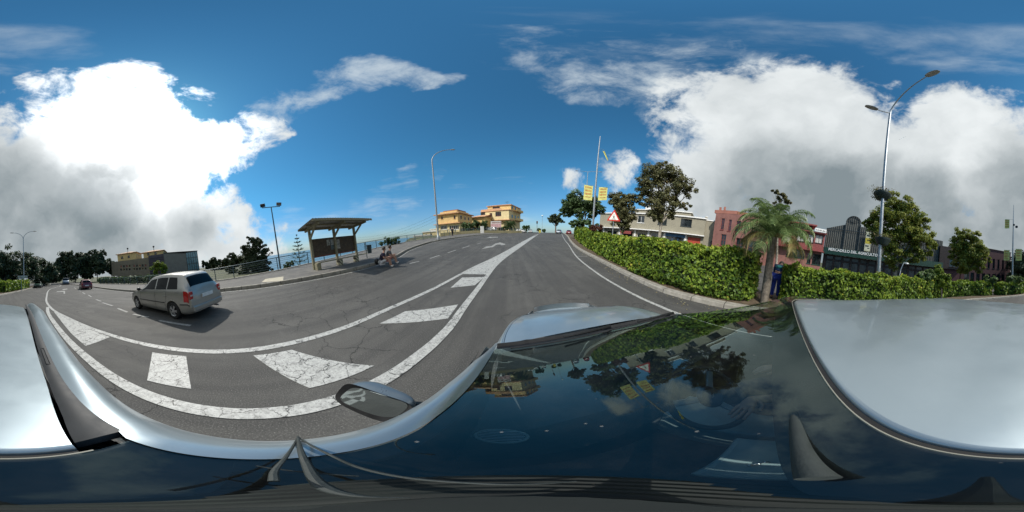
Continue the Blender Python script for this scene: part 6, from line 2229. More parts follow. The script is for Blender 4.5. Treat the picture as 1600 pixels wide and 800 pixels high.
def lamp_head(m, tip, dr, L=.62):
    """flat elongated lantern whose neck is at tip, pointing along dr"""
    dr = Vector(dr).normalized(); side = dr.cross(Vector((0, 0, 1))).normalized(); up = side.cross(dr)
    n = 12
    vs = []
    for i in range(n+1):
        q = i/n; w = (.05+.12*sin(pi*min(1, q*.85+.08))**.7)*(1 if q < .98 else .7); th = .03+.05*sin(pi*min(1, q*.9+.1))
        c = tip+dr*L*q
        for k in range(10):
            a = 2*pi*k/10; vs.append(c+side*cos(a)*w+up*sin(a)*th*(1. if sin(a) > 0 else .6))
    m.add(vs, [(i*10+k, i*10+(k+1) % 10, (i+1)*10+(k+1) % 10, (i+1)*10+k) for i in range(n) for k in range(10)]+[tuple(range(9, -1, -1)), tuple(n*10+k for k in range(10))])


M_lantern = mat('lantern_grey', (.40, .40, .38), .5, var=.15)


def street_lamp(label, p, arms, z_j, r0=.09, name='street_lamp', group='street lamps', lean=(0, 0)):
    """arms: list of (tip Vector world). z_j height where arms leave the pole"""
    p = Vector(p); t = thing(name, label, 'street lamp', p, group=group)
    m = MB(); Hj = z_j-p.z; m.tube([(lean[0]*q, lean[1]*q, Hj*q) for q in (0, .04, .045, .1, .55, 1)], [r0*1.5, r0*1.5, r0*1.15, r0, r0*.8, r0*.6], 14); m.build('pole', M_galv, t, smooth=True, angle=50)
    J = Vector((lean[0], lean[1], z_j-p.z))
    for tip in arms:
        T = Vector(tip)-p-Vector((lean[0], lean[1], 0)); hz = Vector((T.x, T.y, 0)); L = hz.length; hd = hz.normalized()
        pts = []
        for i in range(15):
            q = i/14
            # vertical at the joint, bending over to the tip
            x = L*(1-cos(q*pi/2)); z = J.z+(T.z-J.z)*sin(q*pi/2)
            pts.append(Vector((lean[0]+hd.x*x, lean[1]+hd.y*x, z)))
        m = MB(); m.tube(pts, [r0*.55*(1-.4*i/14) for i in range(15)], 8); m.build('arm', M_galv, t, smooth=True)
        d = (pts[-1]-pts[-2]).normalized()*.5+hd*.8
        m = MB(); lamp_head(m, pts[-1]-d.normalized()*.05, d, L=max(.55, L*.0+.68)); ln = m.build('lantern', M_lantern, t, smooth=True, angle=60)
    return t


# tall twin lamp right
p = far(1375.5, 430, 7.6); p.z = .12
j = far(1386, 172, 7.6)
J = Vector((p.x, p.y, j.z))
def tip_at(u, v, z):
    d = bearing(u, v); k = (z-CAM_H)/d.z; return Vector((d.x*k, d.y*k, z))
t1 = tip_at(1449, 119, J.z+.95); t2 = tip_at(1370, 171, J.z-.95)
jp = tip_at(1391, 175, J.z-.6); lampR = street_lamp('tall twin armed street lamp with flower baskets behind the hedge', p, [t1, t2], J.z-.6, r0=.095, lean=(jp.x-p.x, jp.y-p.y))
m = MB(); m.tube([(0, 0, 9.6), (-.05, -.35, 10.2)], .012, 5); m.build('bracket', M_galv, lampR)


def basket(u, v, d_, label, flowers=True, r=.42):
    c = far(u, v, d_)
    t = thing('hanging_basket', label, 'flower basket', (c.x, c.y, c.z-.2), group='flower baskets on the lamp post')
    m = MB(); m.lathe([(.14, -.26), (.26, -.22), (r, .0), (r*1.04, .05), (r*1.04, .09), (r*.9, .09), (r*.8, .02), (.12, .0)], 22); m.build('bowl', mat('dark_green_bowl', (.02, .035, .032), .55, var=.2), t, smooth=True, angle=40)
    C = [(random.gauss(-.02, .2), random.gauss(.05, .26), .1+abs(random.gauss(0, .10))) for _ in range(520 if flowers else 260)]
    C += [(.05+random.gauss(0, .10), .30+random.gauss(0, .14), random.uniform(-.35, .15)) for _ in range(160 if flowers else 0)]
    leaves('plants', C, [(0, 0, 1)]*len(C), .05, L_olive, t, jitter=1.)
    if flowers:
        C = [(random.gauss(0, .22), random.gauss(.12, .26), .22+abs(random.gauss(0, .10))) for _ in range(90)]
        leaves('flowers', C, [(0, 0, 1)]*len(C), .04, leaf_mat('flower_petal', (.25, .08, .03), (.5, .25, .05)), t, aspect=1.)


basket(1379, 300, 7.6, 'upper dark flower basket on the tall lamp post, with straggling flowers')
basket(1380, 369, 7.6, 'lower dark flower basket on the tall lamp post', False, .37)

# lamp ahead left
p = far(685, 373, 24.); z_top = far(681, 240, 24).z; p.z = h(p.x, p.y)+.17
t1 = tip_at(704, 234, z_top+.7)
street_lamp('tall single armed street lamp by the railing before the yellow houses', p, [t1], z_top-1.4, r0=.14)
# twin lamp behind
p = foot(37.5, 452, 29); z_ = far(36, 366, 29).z
street_lamp('twin armed street lamp behind the bright hedge', p, [far(21, 364, 29), far(52, 361.5, 29)], z_-1.0, r0=.10)
# twin lamp behind the banners
p = foot(912.5, 365, 42); z_ = far(918, 266, 42).z
street_lamp('distant twin armed street lamp between the two yellow banners', p, [far(903, 267, 42), far(937, 268.5, 42)], z_-.6, r0=.11)

# flag mast with banners
M_ban = mat('yellow_banner_cloth', (.60, .60, .20), .85, var=.15, scale=3)
M_banred = mat('banner_red_print', (.45, .16, .05), .85, var=.3)


def banner_pole(label, u_b, v_b, d_, u_t, v_t, bans, flag=None):
    p = foot(u_b, v_b, d_); zt = far(u_t, v_t, d_).z; B = Vector(p); Hh = zt-B.z
    t = thing('banner_mast', label, 'banner mast', B, group='masts with yellow banners')
    m = MB(); m.tube([(0, 0, 0), (0, 0, Hh*.55), (0, 0, Hh)], [.13, .10, .035], 12); m.build('pole', M_galv, t, smooth=True)
    vd = Vector((B.x, B.y, 0)).normalized(); sd = Vector((vd.y, -vd.x, 0))
    k_ = d_*R(.225)
    for (du, v0, v1, w, skew) in bans:
        z0 = far(u_b, v0, d_).z-B.z; z1 = far(u_b, v1, d_).z-B.z
        c = sd*du*k_
        m = MB()
        def fn(a, b, c=c, z0=z0, z1=z1, w=w, skew=skew):
            q = c+sd*((a-.5)*w*k_)+vd*(.05*sin(a*5+b*4))
            return (q.x, q.y, z1+(z0-z1)*b+skew*(a-.5))
        m.grid(fn, 8, 8); bn = m.build('banner', M_ban, t, smooth=True)
        m = MB()
        for i, (bb, hb) in enumerate(((.80, .11), (.58, .11), (.36, .12), (.18, .06))):
            a = .14
            while a < .84:
                ww = random.uniform(.05, .12)
                q = [fn(min(.88, a+da), bb+db) for da, db in ((0, 0), (ww, 0), (ww, hb), (0, hb))]
                m.add([(x-vd.x*.012, y-vd.y*.012, z) for x, y, z in q], [(0, 1, 2, 3)])
                a += ww+.05
        m.build('banner_print', M_banred, bn)
        m = MB(); q = c+sd*(w*k_/2*(1 if du > 0 else -1)); m.tube([(0, 0, z0+.02), (q.x, q.y, z0+.02)], .015, 5); m.build('bracket', M_galv, t)
    if flag:
        du, v0, v1 = flag
        z0 = far(u_b, v0, d_).z-B.z; z1 = far(u_b, v1, d_).z-B.z
        m = MB()
        def ff(a, b):
            q = sd*k_*(du*.45+(du*.9)*b*.55+3.2*(a-.5)*(1-.3*b))+vd*.1*sin(a*4)
            return (q.x, q.y, z0+(z1-z0)*b-.12*a)
        m.grid(ff, 6, 8); m.build('flag', M_ban, t, smooth=True)
        m = MB(); q = sd*k_*du*.6; m.tube([(0, 0, z0+.25), (q.x, q.y, z0+.05)], .012, 5); m.build('bracket', M_galv, t)
    return t


banner_pole('tall flag mast with two yellow printed banners and a small flag above the hedge', 926, 360, 19., 938, 213, [(-10.5, 290, 313, 13, -.1), (11.5, 291.5, 312, 13, .12)], flag=(15, 234, 248))
t = banner_pole('thin mast with a yellow striped banner and loudspeakers behind the car', 1581.5, 446, 22., 1579, 320, [(-10, 343, 357, 7.5, 0), (-9.5, 391, 407, 9, 0), (9.5, 389, 407, 9.5, 0)])
vd = Vector((t.location.x, t.location.y, 0)).normalized(); sd = Vector((vd.y, -vd.x, 0)); zz = far(1581, 352, 22).z-t.location.z
m = MB()
for du, dz, rr in ((1.2, 0, .16), (5.5, -.28, .2)):
    q = sd*du*22*R(.225); m.lathe([(.04, -.15), (.06, -.05), (rr, .18)], 12, c=(q.x, q.y, zz+dz), axis='Y')
m.build('loudspeaker', M_black, t)

# pedestrian warning sign
p = foot(957, 366, 10.8)
t = thing('warning_sign', 'red bordered triangular pedestrian crossing sign above the hedge', 'road sign', p, R(-38))
zc = far(948.5, 338, 10.8).z-p.z
m = MB(); m.tube([(0, .05, 0), (0, .05, zc-.25)], .03, 8); m.build('post', M_galv, t)
k_ = 10.8*R(.225)
hw = 10.5*k_


def tri(m, r, y0, y1, c=(0, 0), rnd=.0):
    pts = [(c[0]+r*cos(a), c[1]+r*sin(a)) for a in (R(90), R(210), R(330))]
    P_ = []
    for i in range(3):
        a, b, d = pts[i-1], pts[i], pts[(i+1) % 3]
        for f in (.06, .03): P_.append((b[0]+(a[0]-b[0])*f, b[1]+(a[1]-b[1])*f))
        for f in (.03, .06): P_.append((b[0]+(d[0]-b[0])*f, b[1]+(d[1]-b[1])*f))
    m.prism(P_, y0, y1)


rt = hw/cos(R(30))
cz = zc-.02
m = MB(); tri(m, rt, -.012, .012, (0, cz)); fc = m.build('plate', mat('sign_red', (.55, .03, .02), .4, var=.08), t)
m = MB(); tri(m, rt*.70, -.018, -.0125, (0, cz)); m.build('sign_face', mat('sign_face_white', (.80, .80, .76), .4, var=.05), fc)
m = MB(); s_ = rt*.36
for a, c, w in (((0, .55), (.02, .05), .2), ((.02, .08), (-.32, -.62), .15), ((.02, .08), (.34, -.62), .15), ((0, .42), (-.34, .02), .1), ((0, .42), (.34, .08), .1)):
    m.beam((a[0]*s_, -.021, cz+a[1]*s_), (c[0]*s_, -.021, cz+c[1]*s_), w*s_, .004, up=(0, 1, 0))
m.lathe([(.001, -.0235), (.13*s_, -.0235), (.13*s_, -.019)], 14, c=(0, 0, cz+.80*s_), axis='Y')
for k in range(-2, 3): m.box((k*.30-.09)*s_, -.0225, cz-.82*s_, (k*.30+.09)*s_, -.019, cz-.70*s_)
m.build('walking_figure', M_black, fc)

# small sign behind left (two direction boards)
p = foot(36, 452, 24); t = thing('direction_sign', 'pair of pale direction boards on a post before the bright hedge end', 'road sign', p, 0)
m = MB(); m.tube([(.25, .04, 0), (.25, .04, 2.35)], .035, 8); m.build('post', M_galv, t)
for z in (1.95, 2.2):
    m = MB(); m.box(-.7, -.02, z, .75, .0, z+.17); m.build('board', mat('sign_cream', (.50, .48, .40), .7), t)
# lamp on white swan neck under plane tree
p = foot(1404, 440, 11.2); t = thing('swan_neck_lamp', 'white swan neck lamp in front of the market hall under the plane tree', 'lamp', p)
z0 = far(1404, 436, 11.2).z-p.z; z1 = far(1412, 411, 11.2).z-p.z; sd = Vector((p.y, -p.x, 0)).normalized(); k_ = 11.2*R(.225)
m = MB(); m.tube([(0, 0, 0), (0, 0, z0), tuple(sd*1.5*k_+Vector((0, 0, z0+.6*(z1-z0)))), tuple(sd*5*k_+Vector((0, 0, z1))), tuple(sd*8*k_+Vector((0, 0, z1)))], .03, 8); m.build('pole', M_white, t, smooth=True)
m = MB(); q = sd*10*k_; m.ball((q.x, q.y, z1-.02), .09, 10, 6, (1.5, 1.5, .8)); m.build('lamp_shade', M_white, t, smooth=True)
# traffic signals at the crest
for u, vt, d_, lab in ((839, 345.5, 58, 'traffic signal on the crest of the road'), (847, 337, 66, 'small pale street light above the traffic island')):
    p = foot(u, 361, d_); zt = far(u, vt, d_).z-p.z
    t = thing('traffic_signal' if u == 839 else 'island_light', lab, 'traffic signal' if u == 839 else 'street light', p)
    m = MB(); m.tube([(0, 0, 0), (0, 0, zt-.1)], .08 if u == 839 else .05, 8); m.build('pole', M_galv, t)
    if u == 839:
        m = MB(); m.box(-.22, -.2, zt-.9, .22, .2, zt); m.build('signal_head', M_black, t, bevel=.03)
        for k in range(3):
            m = MB(); m.lathe([(.001, -.22), (.11, -.22), (.11, -.2)], 12, c=(0, 0, zt-.17-k*.28), axis='Y'); m.build('lens', (M_redlens, mat('amber_lens', (.3, .15, .02), .3), mat('green_lens', (.02, .15, .08), .3))[k], t)
    else:
        m = MB(); m.ball((0, 0, zt), .42, 12, 8, (1, 1, .6)); m.build('lamp_shade', mat('pale_blue_lantern', (.7, .78, .8), .4), t, smooth=True)
# traffic island with keep sign
p = foot(843.5, 364, 50); t = thing('island_sign', 'small yellow reflective board on the traffic island', 'road sign', p)
m = MB(); m.box(-.3, -.03, .25, .3, .03, 1.1); m.build('board', mat('yellow_board', (.5, .42, .08), .6), t)
m = MB(); m.tube([(0, .05, 0), (0, .05, 1.1)], .04, 8); m.build('post', M_galv, t)

# overhead wires to the left
wa = far(560, 378, 40); wb = far(684, 343, 30)
for i, dz in enumerate((0, .55, 1.1)):
    m = MB(); n = 24
    m.tube([wa.lerp(wb, q/n)+Vector((0, 0, dz-1.2*4*(q/n)*(1-q/n))) for q in range(n+1)], .012, 4)
    o = m.build('overhead_wire', M_black); tag(o, ['lowest overhead wire running down the slope from the street lamp', 'middle overhead wire running down the slope from the street lamp', 'highest overhead wire running down the slope from the street lamp'][i], 'wire', 'overhead wires')


# ------------------------------------------------------------------ people
def skin_mesh(name, joints, edges, m, parent, sub=2, root=0):
    me = bpy.data.meshes.new(name)
    keys = list(joints); idx = {k: i for i, k in enumerate(keys)}
    me.from_pydata([joints[k][0] for k in keys], [(idx[a], idx[b]) for a, b in edges], [])
    bm = bmesh.new(); bm.from_mesh(me); lay = bm.verts.layers.skin.verify()
    bm.verts.ensure_lookup_table()
    for i, k in enumerate(keys):
        r = joints[k][1]; bm.verts[i][lay].radius = (r, r) if not isinstance(r, tuple) else r
        bm.verts[i][lay].use_root = (i == root)
    bm.to_mesh(me); bm.free()
    o = bpy.data.objects.new(name, me); COL.objects.link(o)
    s1 = o.modifiers.new('skin', 'SKIN'); s1.use_smooth_shade = True
    s2 = o.modifiers.new('sub', 'SUBSURF'); s2.levels = s2.render_levels = sub
    bpy.context.view_layer.update()
    me2 = bpy.data.meshes.new_from_object(o.evaluated_get(bpy.context.evaluated_depsgraph_get()))
    bpy.data.objects.remove(o); me2.name = name
    me2.materials.clear(); me2.materials.append(m)
    for p_ in me2.polygons: p_.use_smooth = True
    q = bpy.data.objects.new(name, me2); COL.objects.link(q); q.parent = parent
    return q


def hand(J, E, key, wrist, dr, down, side):
    """five short fingers rooted in a palm"""
    dr = Vector(dr).normalized(); sd = Vector(side).normalized(); dn = Vector(down).normalized()
    w = Vector(wrist); palm = w+dr*.075
    J[key+'palm'] = (palm, (.036, .02)); E.append((key+'wrist', key+'palm'))
    for i, (o_, l) in enumerate(((-.030, .062), (-.010, .072), (.010, .070), (.028, .055))):
        a = palm+dr*.03+sd*o_; b_ = a+dr*l*.55+dn*.010; c_ = b_+dr*l*.4+dn*.022
        J[f'{key}f{i}a'] = (a, .0095); J[f'{key}f{i}b'] = (b_, .0085); J[f'{key}f{i}c'] = (c_, .007)
        E += [(key+'palm', f'{key}f{i}a'), (f'{key}f{i}a', f'{key}f{i}b'), (f'{key}f{i}b', f'{key}f{i}c')]
    a = w+dr*.03-sd*.035; b_ = a+dr*.03-sd*.022; c_ = b_+dr*.03+dn*.01
    J[key+'t1'] = (a, .012); J[key+'t2'] = (b_, .0105); J[key+'t3'] = (c_, .0085)
    E += [(key+'wrist', key+'t1'), (key+'t1', key+'t2'), (key+'t2', key+'t3')]


def face_parts(root, c, fwd, hair=M_hair):
    """nose, ears, eyes and hair round a head centred at c looking along fwd"""
    c = Vector(c); f = Vector(fwd).normalized(); s = f.cross(Vector((0, 0, 1))).normalized(); u = s.cross(f)
    m = MB(); 
    for q in np.linspace(0, pi, 1): pass
    m.ball((0, 0, 0), .112, 16, 12, (1.0, 1.0, 1.08))
    vs = []
    for p in m.v:
        P_ = Vector(p); 
        a = P_.dot(Vector((0, 1, 0)))
        if a > .045 and P_.z < .05: P_ = P_*.72
        if P_.z < -.04: P_ = Vector((P_.x*.8, P_.y*.8, -.04+(P_.z+.04)*.6))
        vs.append(c+s*P_.x+f*P_.y*1.05-f*.012+u*(P_.z+.018))
    m.v = [tuple(v) for v in vs]
    m.build('hair', hair, root, smooth=True, angle=80)
    m = MB()
    for k in (-1, 1): m.ball(tuple(c+s*k*.032+f*.080+u*.0), .011, 8, 6)
    m.build('eyes', M_black, root, smooth=True)
    m = MB(); m.ball(tuple(c+f*.092-u*.028), .016, 8, 6, (1, 1, 1.3))
    for k in (-1, 1): m.ball(tuple(c+s*k*.088-u*.015), .022, 8, 6, (.6, 1, 1.3))
    m.build('nose_and_ears', M_skin, root, smooth=True)
    m = MB(); m.ball(tuple(c+f*.078-u*.062), .020, 8, 6, (1, .5, .35)); m.build('mouth', mat('lips', (.30, .10, .09), .6), root, smooth=True)


def person_seated(label, p, rz, top_m, shorts_m, name='person'):
    """sits on the kerb, feet on the road; local +y is the way the person faces"""
    t = thing(name, label, 'person', p, rz, group='people sitting on the kerb')
    K = .20
    J = {'pel': (Vector((0, -.02, K+.10)), .13), 'bel': (Vector((0, .02, K+.28)), .12), 'che': (Vector((0, .10, K+.48)), (.15, .12)), 'nek': (Vector((0, .16, K+.62)), .055), 'nk2': (Vector((0, .18, K+.68)), .05),
         'hd': (Vector((0, .20, K+.78)), .088), 'hd2': (Vector((0, .20, K+.86)), .082)}
    E = [('pel', 'bel'), ('bel', 'che'), ('che', 'nek'), ('nek', 'nk2'), ('nk2', 'hd'), ('hd', 'hd2')]
    for s, k in ((-1, 'l'), (1, 'r')):
        J[k+'hip'] = (Vector((s*.09, .02, K+.09)), .088); J[k+'kne'] = (Vector((s*.13, .42, K+.28)), .058); J[k+'ank'] = (Vector((s*.11, .50, .08)), .038); J[k+'toe'] = (Vector((s*.13, .64, .035)), .033)
        J[k+'cal'] = (Vector((s*.12, .455, .30)), .052)
        E += [('pel', k+'hip'), (k+'hip', k+'kne'), (k+'kne', k+'cal'), (k+'cal', k+'ank'), (k+'ank', k+'toe')]
        J[k+'sho'] = (Vector((s*.17, .10, K+.54)), .055); J[k+'elb'] = (Vector((s*.21, .22, K+.30)), .042); J[k+'wrist'] = (Vector((s*.10, .42, K+.36)), .028)
        E += [('che', k+'sho'), (k+'sho', k+'elb'), (k+'elb', k+'wrist')]
        hand(J, E, k, J[k+'wrist'][0], (-s*.4, .9, 0), (0, .2, -1), (1, .3, 0))
    skin_mesh('body', J, E, M_skin, t)
    Jt = {k: (J[k][0], J[k][1]) for k in ('pel', 'bel', 'che', 'lsho', 'rsho')}
    Jt['pel'] = (J['pel'][0]+Vector((0, 0, .03)), .16); Jt['bel'] = (J['bel'][0], .135); Jt['bel'] = (J['bel'][0], .165); Jt['che'] = (J['che'][0], .195); Jt['nek'] = (J['nek'][0]-Vector((0, 0, .03)), .078); Jt['lsho'] = (J['lsho'][0], .085); Jt['rsho'] = (J['rsho'][0], .085)
    Jt['lel'] = (J['lsho'][0].lerp(J['lelb'][0], .6), .06); Jt['rel'] = (J['rsho'][0].lerp(J['relb'][0], .6), .06)
    skin_mesh('shirt', Jt, [('pel', 'bel'), ('bel', 'che'), ('che', 'nek'), ('che', 'lsho'), ('che', 'rsho'), ('lsho', 'lel'), ('rsho', 'rel')], top_m, t)
    Js = {'pel': (J['pel'][0]-Vector((0, 0, .01)), .145), 'lh': (J['lhip'][0], .102), 'rh': (J['rhip'][0], .102), 'lk': (J['lhip'][0].lerp(J['lkne'][0], .75), .082), 'rk': (J['rhip'][0].lerp(J['rkne'][0], .75), .082)}
    skin_mesh('shorts', Js, [('pel', 'lh'), ('pel', 'rh'), ('lh', 'lk'), ('rh', 'rk')], shorts_m, t)
    for k in 'lr':
        skin_mesh('shoe', {'a': (J[k+'ank'][0]+Vector((0, -.01, -.02)), .045), 'b': (J[k+'toe'][0], .042)}, [('a', 'b')], M_white, t)
    face_parts(t, J['hd'][0]+Vector((0, 0, .03)), (0, 1, 0))
    return t


kp = far(603, 412, 8.75)
def kerb_spot(u, d):
    q = far(u, 410, d); return Vector((q.x, q.y, h(q.x, q.y)-.01))


a1 = kerb_spot(597, 9.05); a2 = kerb_spot(607, 9.9)
person_seated('person in a dark top and white shorts sitting on the kerb, nearer one', a1, R(-60), mat('dark_shirt', (.025, .02, .045), .9), mat('white_shorts', (.55, .55, .58), .9))
person_seated('person in a grey top and pinkish shorts sitting on the kerb, farther one', a2, R(-62), mat('grey_shirt', (.12, .12, .13), .9), mat('pink_shorts', (.40, .16, .16), .9))
q = kerb_spot(590, 9.0); t = thing('rucksack', 'black and white rucksack on the kerb beside the seated people', 'rucksack', (q.x-.05, q.y, h(q.x, q.y)+.17), .5)
m = MB(); m.ball((0, 0, .17), .18, 14, 10, (.75, 1.0, 1.05)); m.build('bag', M_black, t, smooth=True)
m = MB(); m.ball((.10, 0, .13), .11, 12, 8, (.5, 1.0, .9)); m.build('pocket', M_white, t, smooth=True)

# person in blue stooping behind the palm
q = far(1213.5, 440, 5.9); p = Vector((q.x, q.y, h(q.x, q.y)+.14))
t = thing('person', 'person in bright blue trousers stooping behind the palm trunk', 'person', p, R(-100))
J = {'pel': (Vector((0, 0, .90)), .135), 'bel': (Vector((.02, .10, 1.06)), .13), 'che': (Vector((.04, .26, 1.22)), (.17, .14)), 'nek': (Vector((.04, .38, 1.27)), .06), 'nk2': (Vector((.04, .44, 1.27)), .052), 'hd': (Vector((.04, .53, 1.26)), .09), 'hd2': (Vector((.04, .61, 1.25)), .08)}
E = [('pel', 'bel'), ('bel', 'che'), ('che', 'nek'), ('nek', 'nk2'), ('nk2', 'hd'), ('hd', 'hd2')]
for s, k in ((-1, 'l'), (1, 'r')):
    J[k+'hip'] = (Vector((s*.09, .0, .86)), .095); J[k+'kne'] = (Vector((s*.10, .05, .48)), .065); J[k+'ank'] = (Vector((s*.11, -.02, .08)), .04); J[k+'toe'] = (Vector((s*.12, .13, .04)), .035)
    E += [('pel', k+'hip'), (k+'hip', k+'kne'), (k+'kne', k+'ank'), (k+'ank', k+'toe')]
    J[k+'sho'] = (Vector((s*.19+.04, .28, 1.22)), .06); J[k+'elb'] = (Vector((s*.22+.04, .38, .98)), .045); J[k+'wrist'] = (Vector((s*.15, .52, .80)), .03)
    E += [('che', k+'sho'), (k+'sho', k+'elb'), (k+'elb', k+'wrist')]
    hand(J, E, k, J[k+'wrist'][0], (-s*.1, .6, -.7), (0, -.6, -.6), (1, 0, 0))
skin_mesh('body', J, E, M_skin, t)
M_bl = mat('blue_trousers', (.012, .035, .26), .85, var=.2); M_bj = mat('blue_jacket', (.03, .07, .20), .85, var=.3, scale=6)
Js = {'pel': (J['pel'][0], .155)}
Es = []
for k in 'lr':
    Js[k+'h'] = (J[k+'hip'][0], .112); Js[k+'k'] = (J[k+'kne'][0], .088); Js[k+'a'] = (J[k+'ank'][0]+Vector((0, 0, .04)), .068); Es += [('pel', k+'h'), (k+'h', k+'k'), (k+'k', k+'a')]
skin_mesh('trousers', Js, Es, M_bl, t)
Jt = {'pel': (J['pel'][0]+Vector((0, .02, .06)), .15), 'bel': (J['bel'][0], .15), 'che': (J['che'][0], .20)}
Et = [('pel', 'bel'), ('bel', 'che')]
for k in 'lr':
    Jt[k+'s'] = (J[k+'sho'][0], .078); Jt[k+'e'] = (J[k+'elb'][0], .06); Jt[k+'w'] = (J[k+'elb'][0].lerp(J[k+'wrist'][0], .85), .045); Et += [('che', k+'s'), (k+'s', k+'e'), (k+'e', k+'w')]
jk = skin_mesh('jacket', Jt, Et, M_bj, t)
m = MB(); m.ball((.0, .06, 1.20), .12, 14, 8, (1.0, .8, .55)); m.build('hi_vis_patch', mat('turquoise_cloth', (.08, .42, .40), .8), jk, smooth=True)
for k in 'lr': skin_mesh('shoe', {'a': (J[k+'ank'][0]+Vector((0, -.01, -.02)), .05), 'b': (J[k+'toe'][0], .045)}, [('a', 'b')], M_black, t)
face_parts(t, J['hd'][0]+Vector((0, .03, .02)), (0, .3, -.9))

# tiny pedestrian near the yellow wall
p = foot(707.5, 371, 31); p.z += .17
t = thing('person', 'person in dark clothes walking by the garden wall below the smaller yellow house', 'person', p, .6)
J = {'pel': (Vector((0, 0, .92)), .13), 'che': (Vector((0, .02, 1.30)), (.17, .12)), 'nek': (Vector((0, .03, 1.48)), .055), 'hd': (Vector((0, .05, 1.62)), .09), 'hd2': (Vector((0, .05, 1.70)), .08)}
E = [('pel', 'che'), ('che', 'nek'), ('nek', 'hd'), ('hd', 'hd2')]
for s, k in ((-1, 'l'), (1, 'r')):
    J[k+'hip'] = (Vector((s*.09, 0, .88)), .09); J[k+'kne'] = (Vector((s*.09, s*.10, .5)), .065); J[k+'ank'] = (Vector((s*.09, s*.2-.05, .08)), .04); J[k+'toe'] = (Vector((s*.1, s*.2+.08, .04)), .035)
    J[k+'sho'] = (Vector((s*.19, .02, 1.38)), .055); J[k+'elb'] = (Vector((s*.24, .0, 1.10)), .042); J[k+'wrist'] = (Vector((s*.22, .1*s, .86)), .03)
    E += [('pel', k+'hip'), (k+'hip', k+'kne'), (k+'kne', k+'ank'), (k+'ank', k+'toe'), ('che', k+'sho'), (k+'sho', k+'elb'), (k+'elb', k+'wrist')]
    hand(J, E, k, J[k+'wrist'][0], (0, .1, -1), (0, 1, 0), (0, 1, 0))
skin_mesh('body', J, E, M_skin, t)
Jt = {'p': (J['pel'][0], .165), 'c': (J['che'][0], .19), 'ls': (J['lsho'][0], .075), 'rs': (J['rsho'][0], .075), 'le': (J['lelb'][0], .058), 're': (J['relb'][0], .058), 'lw': (J['lwrist'][0]+Vector((0, 0, .04)), .04), 'rw': (J['rwrist'][0]+Vector((0, 0, .04)), .04)}
skin_mesh('jacket', Jt, [('p', 'c'), ('c', 'ls'), ('c', 'rs'), ('ls', 'le'), ('rs', 're'), ('le', 'lw'), ('re', 'rw')], mat('dark_jacket', (.03, .035, .04), .9), t)
Jt = {'p': (J['pel'][0]-Vector((0, 0, .02)), .145), 'lh': (J['lhip'][0], .105), 'rh': (J['rhip'][0], .105), 'lk': (J['lkne'][0], .08), 'rk': (J['rkne'][0], .08), 'la': (J['lank'][0], .055), 'ra': (J['rank'][0], .055)}
skin_mesh('trousers', Jt, [('p', 'lh'), ('p', 'rh'), ('lh', 'lk'), ('rh', 'rk'), ('lk', 'la'), ('rk', 'ra')], mat('dark_trousers', (.02, .022, .03), .9), t)
face_parts(t, J['hd'][0]+Vector((0, 0, .03)), (0, 1, 0))

# driver's arm inside our car
t = thing('person', 'driver in a grey shirt resting a hand below the steering wheel', 'person', (.75*cos(TILT_AZ)-.0, -.55-.75*sin(TILT_AZ), .5), -TILT_AZ)
O_ = Vector((.75, -.55, .5))
wr_ = Vector((.66, -.03, .90))-O_
J = {'pel': (Vector((.1, .0, .12)), .15), 'bel': (Vector((.1, -.08, .35)), .14), 'che': (Vector((.1, -.12, .58)), (.18, .14)), 'nek': (Vector((.1, -.10, .73)), .055), 'hd': (Vector((.1, -.08, .80)), .075), 'hd2': (Vector((.1, -.08, .84)), .06),
     'lsho': (Vector((-.10, -.10, .60)), .06), 'lelb': (Vector((-.05, .18, .36)), .045), 'lwrist': (wr_, .028), 'rsho': (Vector((.30, -.10, .60)), .06), 'relb': (Vector((.36, .12, .36)), .045), 'rwrist': (Vector((.22, .40, .42)), .028),
     'lhip': (Vector((.0, .05, .12)), .10), 'lkne': (Vector((-.04, .48, .20)), .07), 'lank': (Vector((-.04, .80, -.08)), .045), 'rhip': (Vector((.2, .05, .12)), .10), 'rkne': (Vector((.24, .48, .20)), .07), 'rank': (Vector((.24, .80, -.08)), .045)}
E = [('pel', 'bel'), ('bel', 'che'), ('che', 'nek'), ('nek', 'hd'), ('hd', 'hd2'), ('che', 'lsho'), ('lsho', 'lelb'), ('lelb', 'lwrist'), ('che', 'rsho'), ('rsho', 'relb'), ('relb', 'rwrist'), ('pel', 'lhip'), ('lhip', 'lkne'), ('lkne', 'lank'), ('pel', 'rhip'), ('rhip', 'rkne'), ('rkne', 'rank')]
hand(J, E, 'l', wr_, (-.95, .25, 0), (0, 0, -1), (.2, 1, 0)); hand(J, E, 'r', J['rwrist'][0], (-.3, .9, 0), (0, 0, -1), (1, 0, 0))
skin_mesh('body', J, E, M_skin, t)
Jt = {k: (J[k][0], (J[k][1][0]*1.12, J[k][1][1]*1.12) if isinstance(J[k][1], tuple) else J[k][1]*1.2) for k in ('pel', 'bel', 'che', 'lsho', 'lelb', 'rsho', 'relb')}
Jt['lw'] = (J['lelb'][0].lerp(wr_, .8), .042); Jt['rw'] = (J['relb'][0].lerp(J['rwrist'][0], .8), .042)
skin_mesh('shirt', Jt, [('pel', 'bel'), ('bel', 'che'), ('che', 'lsho'), ('lsho', 'lelb'), ('lelb', 'lw'), ('che', 'rsho'), ('rsho', 'relb'), ('relb', 'rw')], mat('driver_shirt', (.10, .10, .10), .9), t)
Jt = {k: (J[k][0], J[k][1]*1.15) for k in ('pel', 'lhip', 'lkne', 'lank', 'rhip', 'rkne', 'rank')}
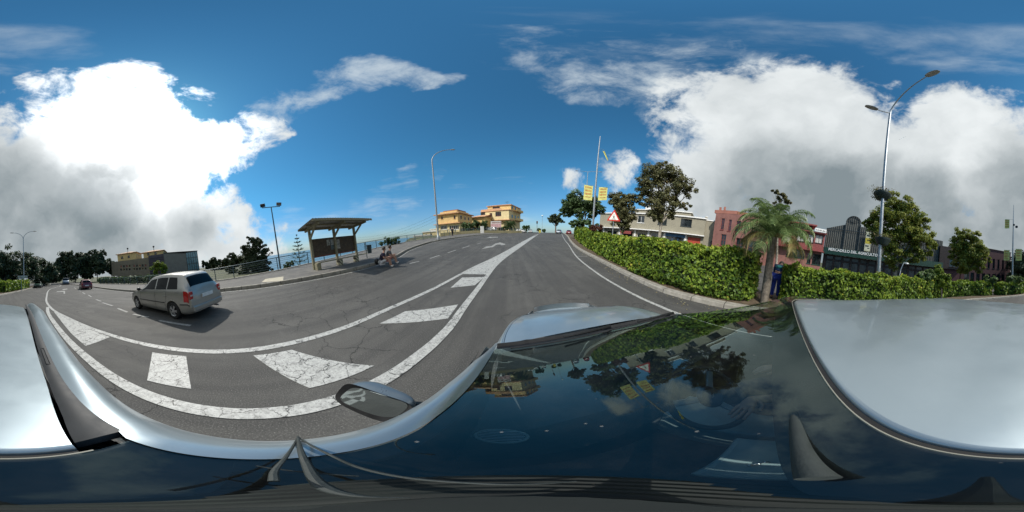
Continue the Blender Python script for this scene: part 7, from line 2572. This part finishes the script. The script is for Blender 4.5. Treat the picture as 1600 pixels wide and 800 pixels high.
skin_mesh('trousers', Jt, [('pel', 'lhip'), ('lhip', 'lkne'), ('lkne', 'lank'), ('pel', 'rhip'), ('rhip', 'rkne'), ('rkne', 'rank')], mat('driver_trousers', (.03, .035, .05), .9), t)


# ------------------------------------------------------------------ pieces that stand apart become parts of their own
def split_loose(o):
    bm = bmesh.new(); bm.from_mesh(o.data); bm.verts.ensure_lookup_table()
    seen = set(); groups = []
    for v in bm.verts:
        if v.index in seen: continue
        st_ = [v]; seen.add(v.index); g = []
        while st_:
            w = st_.pop(); g.append(w.index)
            for e in w.link_edges:
                q = e.other_vert(w)
                if q.index not in seen: seen.add(q.index); st_.append(q)
        groups.append(set(g))
    bm.free()
    if not 1 < len(groups) < 60: return
    for g in groups:
        me = o.data
        idx = {old: i for i, old in enumerate(sorted(g))}
        nm = bpy.data.meshes.new(me.name)
        fs = [p for p in me.polygons if p.vertices[0] in g]
        nm.from_pydata([me.vertices[i].co for i in sorted(g)], [], [[idx[i] for i in p.vertices] for p in fs])
        for p, q in zip(nm.polygons, fs): p.use_smooth = q.use_smooth
        for mt_ in me.materials: nm.materials.append(mt_)
        c = bpy.data.objects.new(o.name.split('.')[0], nm); COL.objects.link(c)
        c.parent = o.parent; c.matrix_local = o.matrix_local.copy()
        for md in o.modifiers:
            if md.type == 'BEVEL':
                b_ = c.modifiers.new('bevel', 'BEVEL'); b_.width = md.width; b_.segments = md.segments; b_.limit_method = 'ANGLE'
    bpy.data.objects.remove(o)


bpy.context.view_layer.update()
for o in list(bpy.data.objects):
    if o.type == 'MESH' and o.parent and o.name.split('.')[0] in ('bonnet_gap', 'pilaster', 'side_moulding', 'purlin', 'door_trim', 'rear_pillar', 'foot', 'loudspeaker', 'wheel_arch_liner', 'door_gap', 'switch', 'gable_coping', 'eyes') \
            and not [c for c in bpy.data.objects if c.parent == o]:
        split_loose(o)
for o in list(bpy.data.objects):
    if o.type == 'MESH' and o.parent and o.parent.name.split('.')[0] in ('hoarding', 'camera_car') and o.name.split('.')[0] in ('post', 'side_window'):
        split_loose(o)
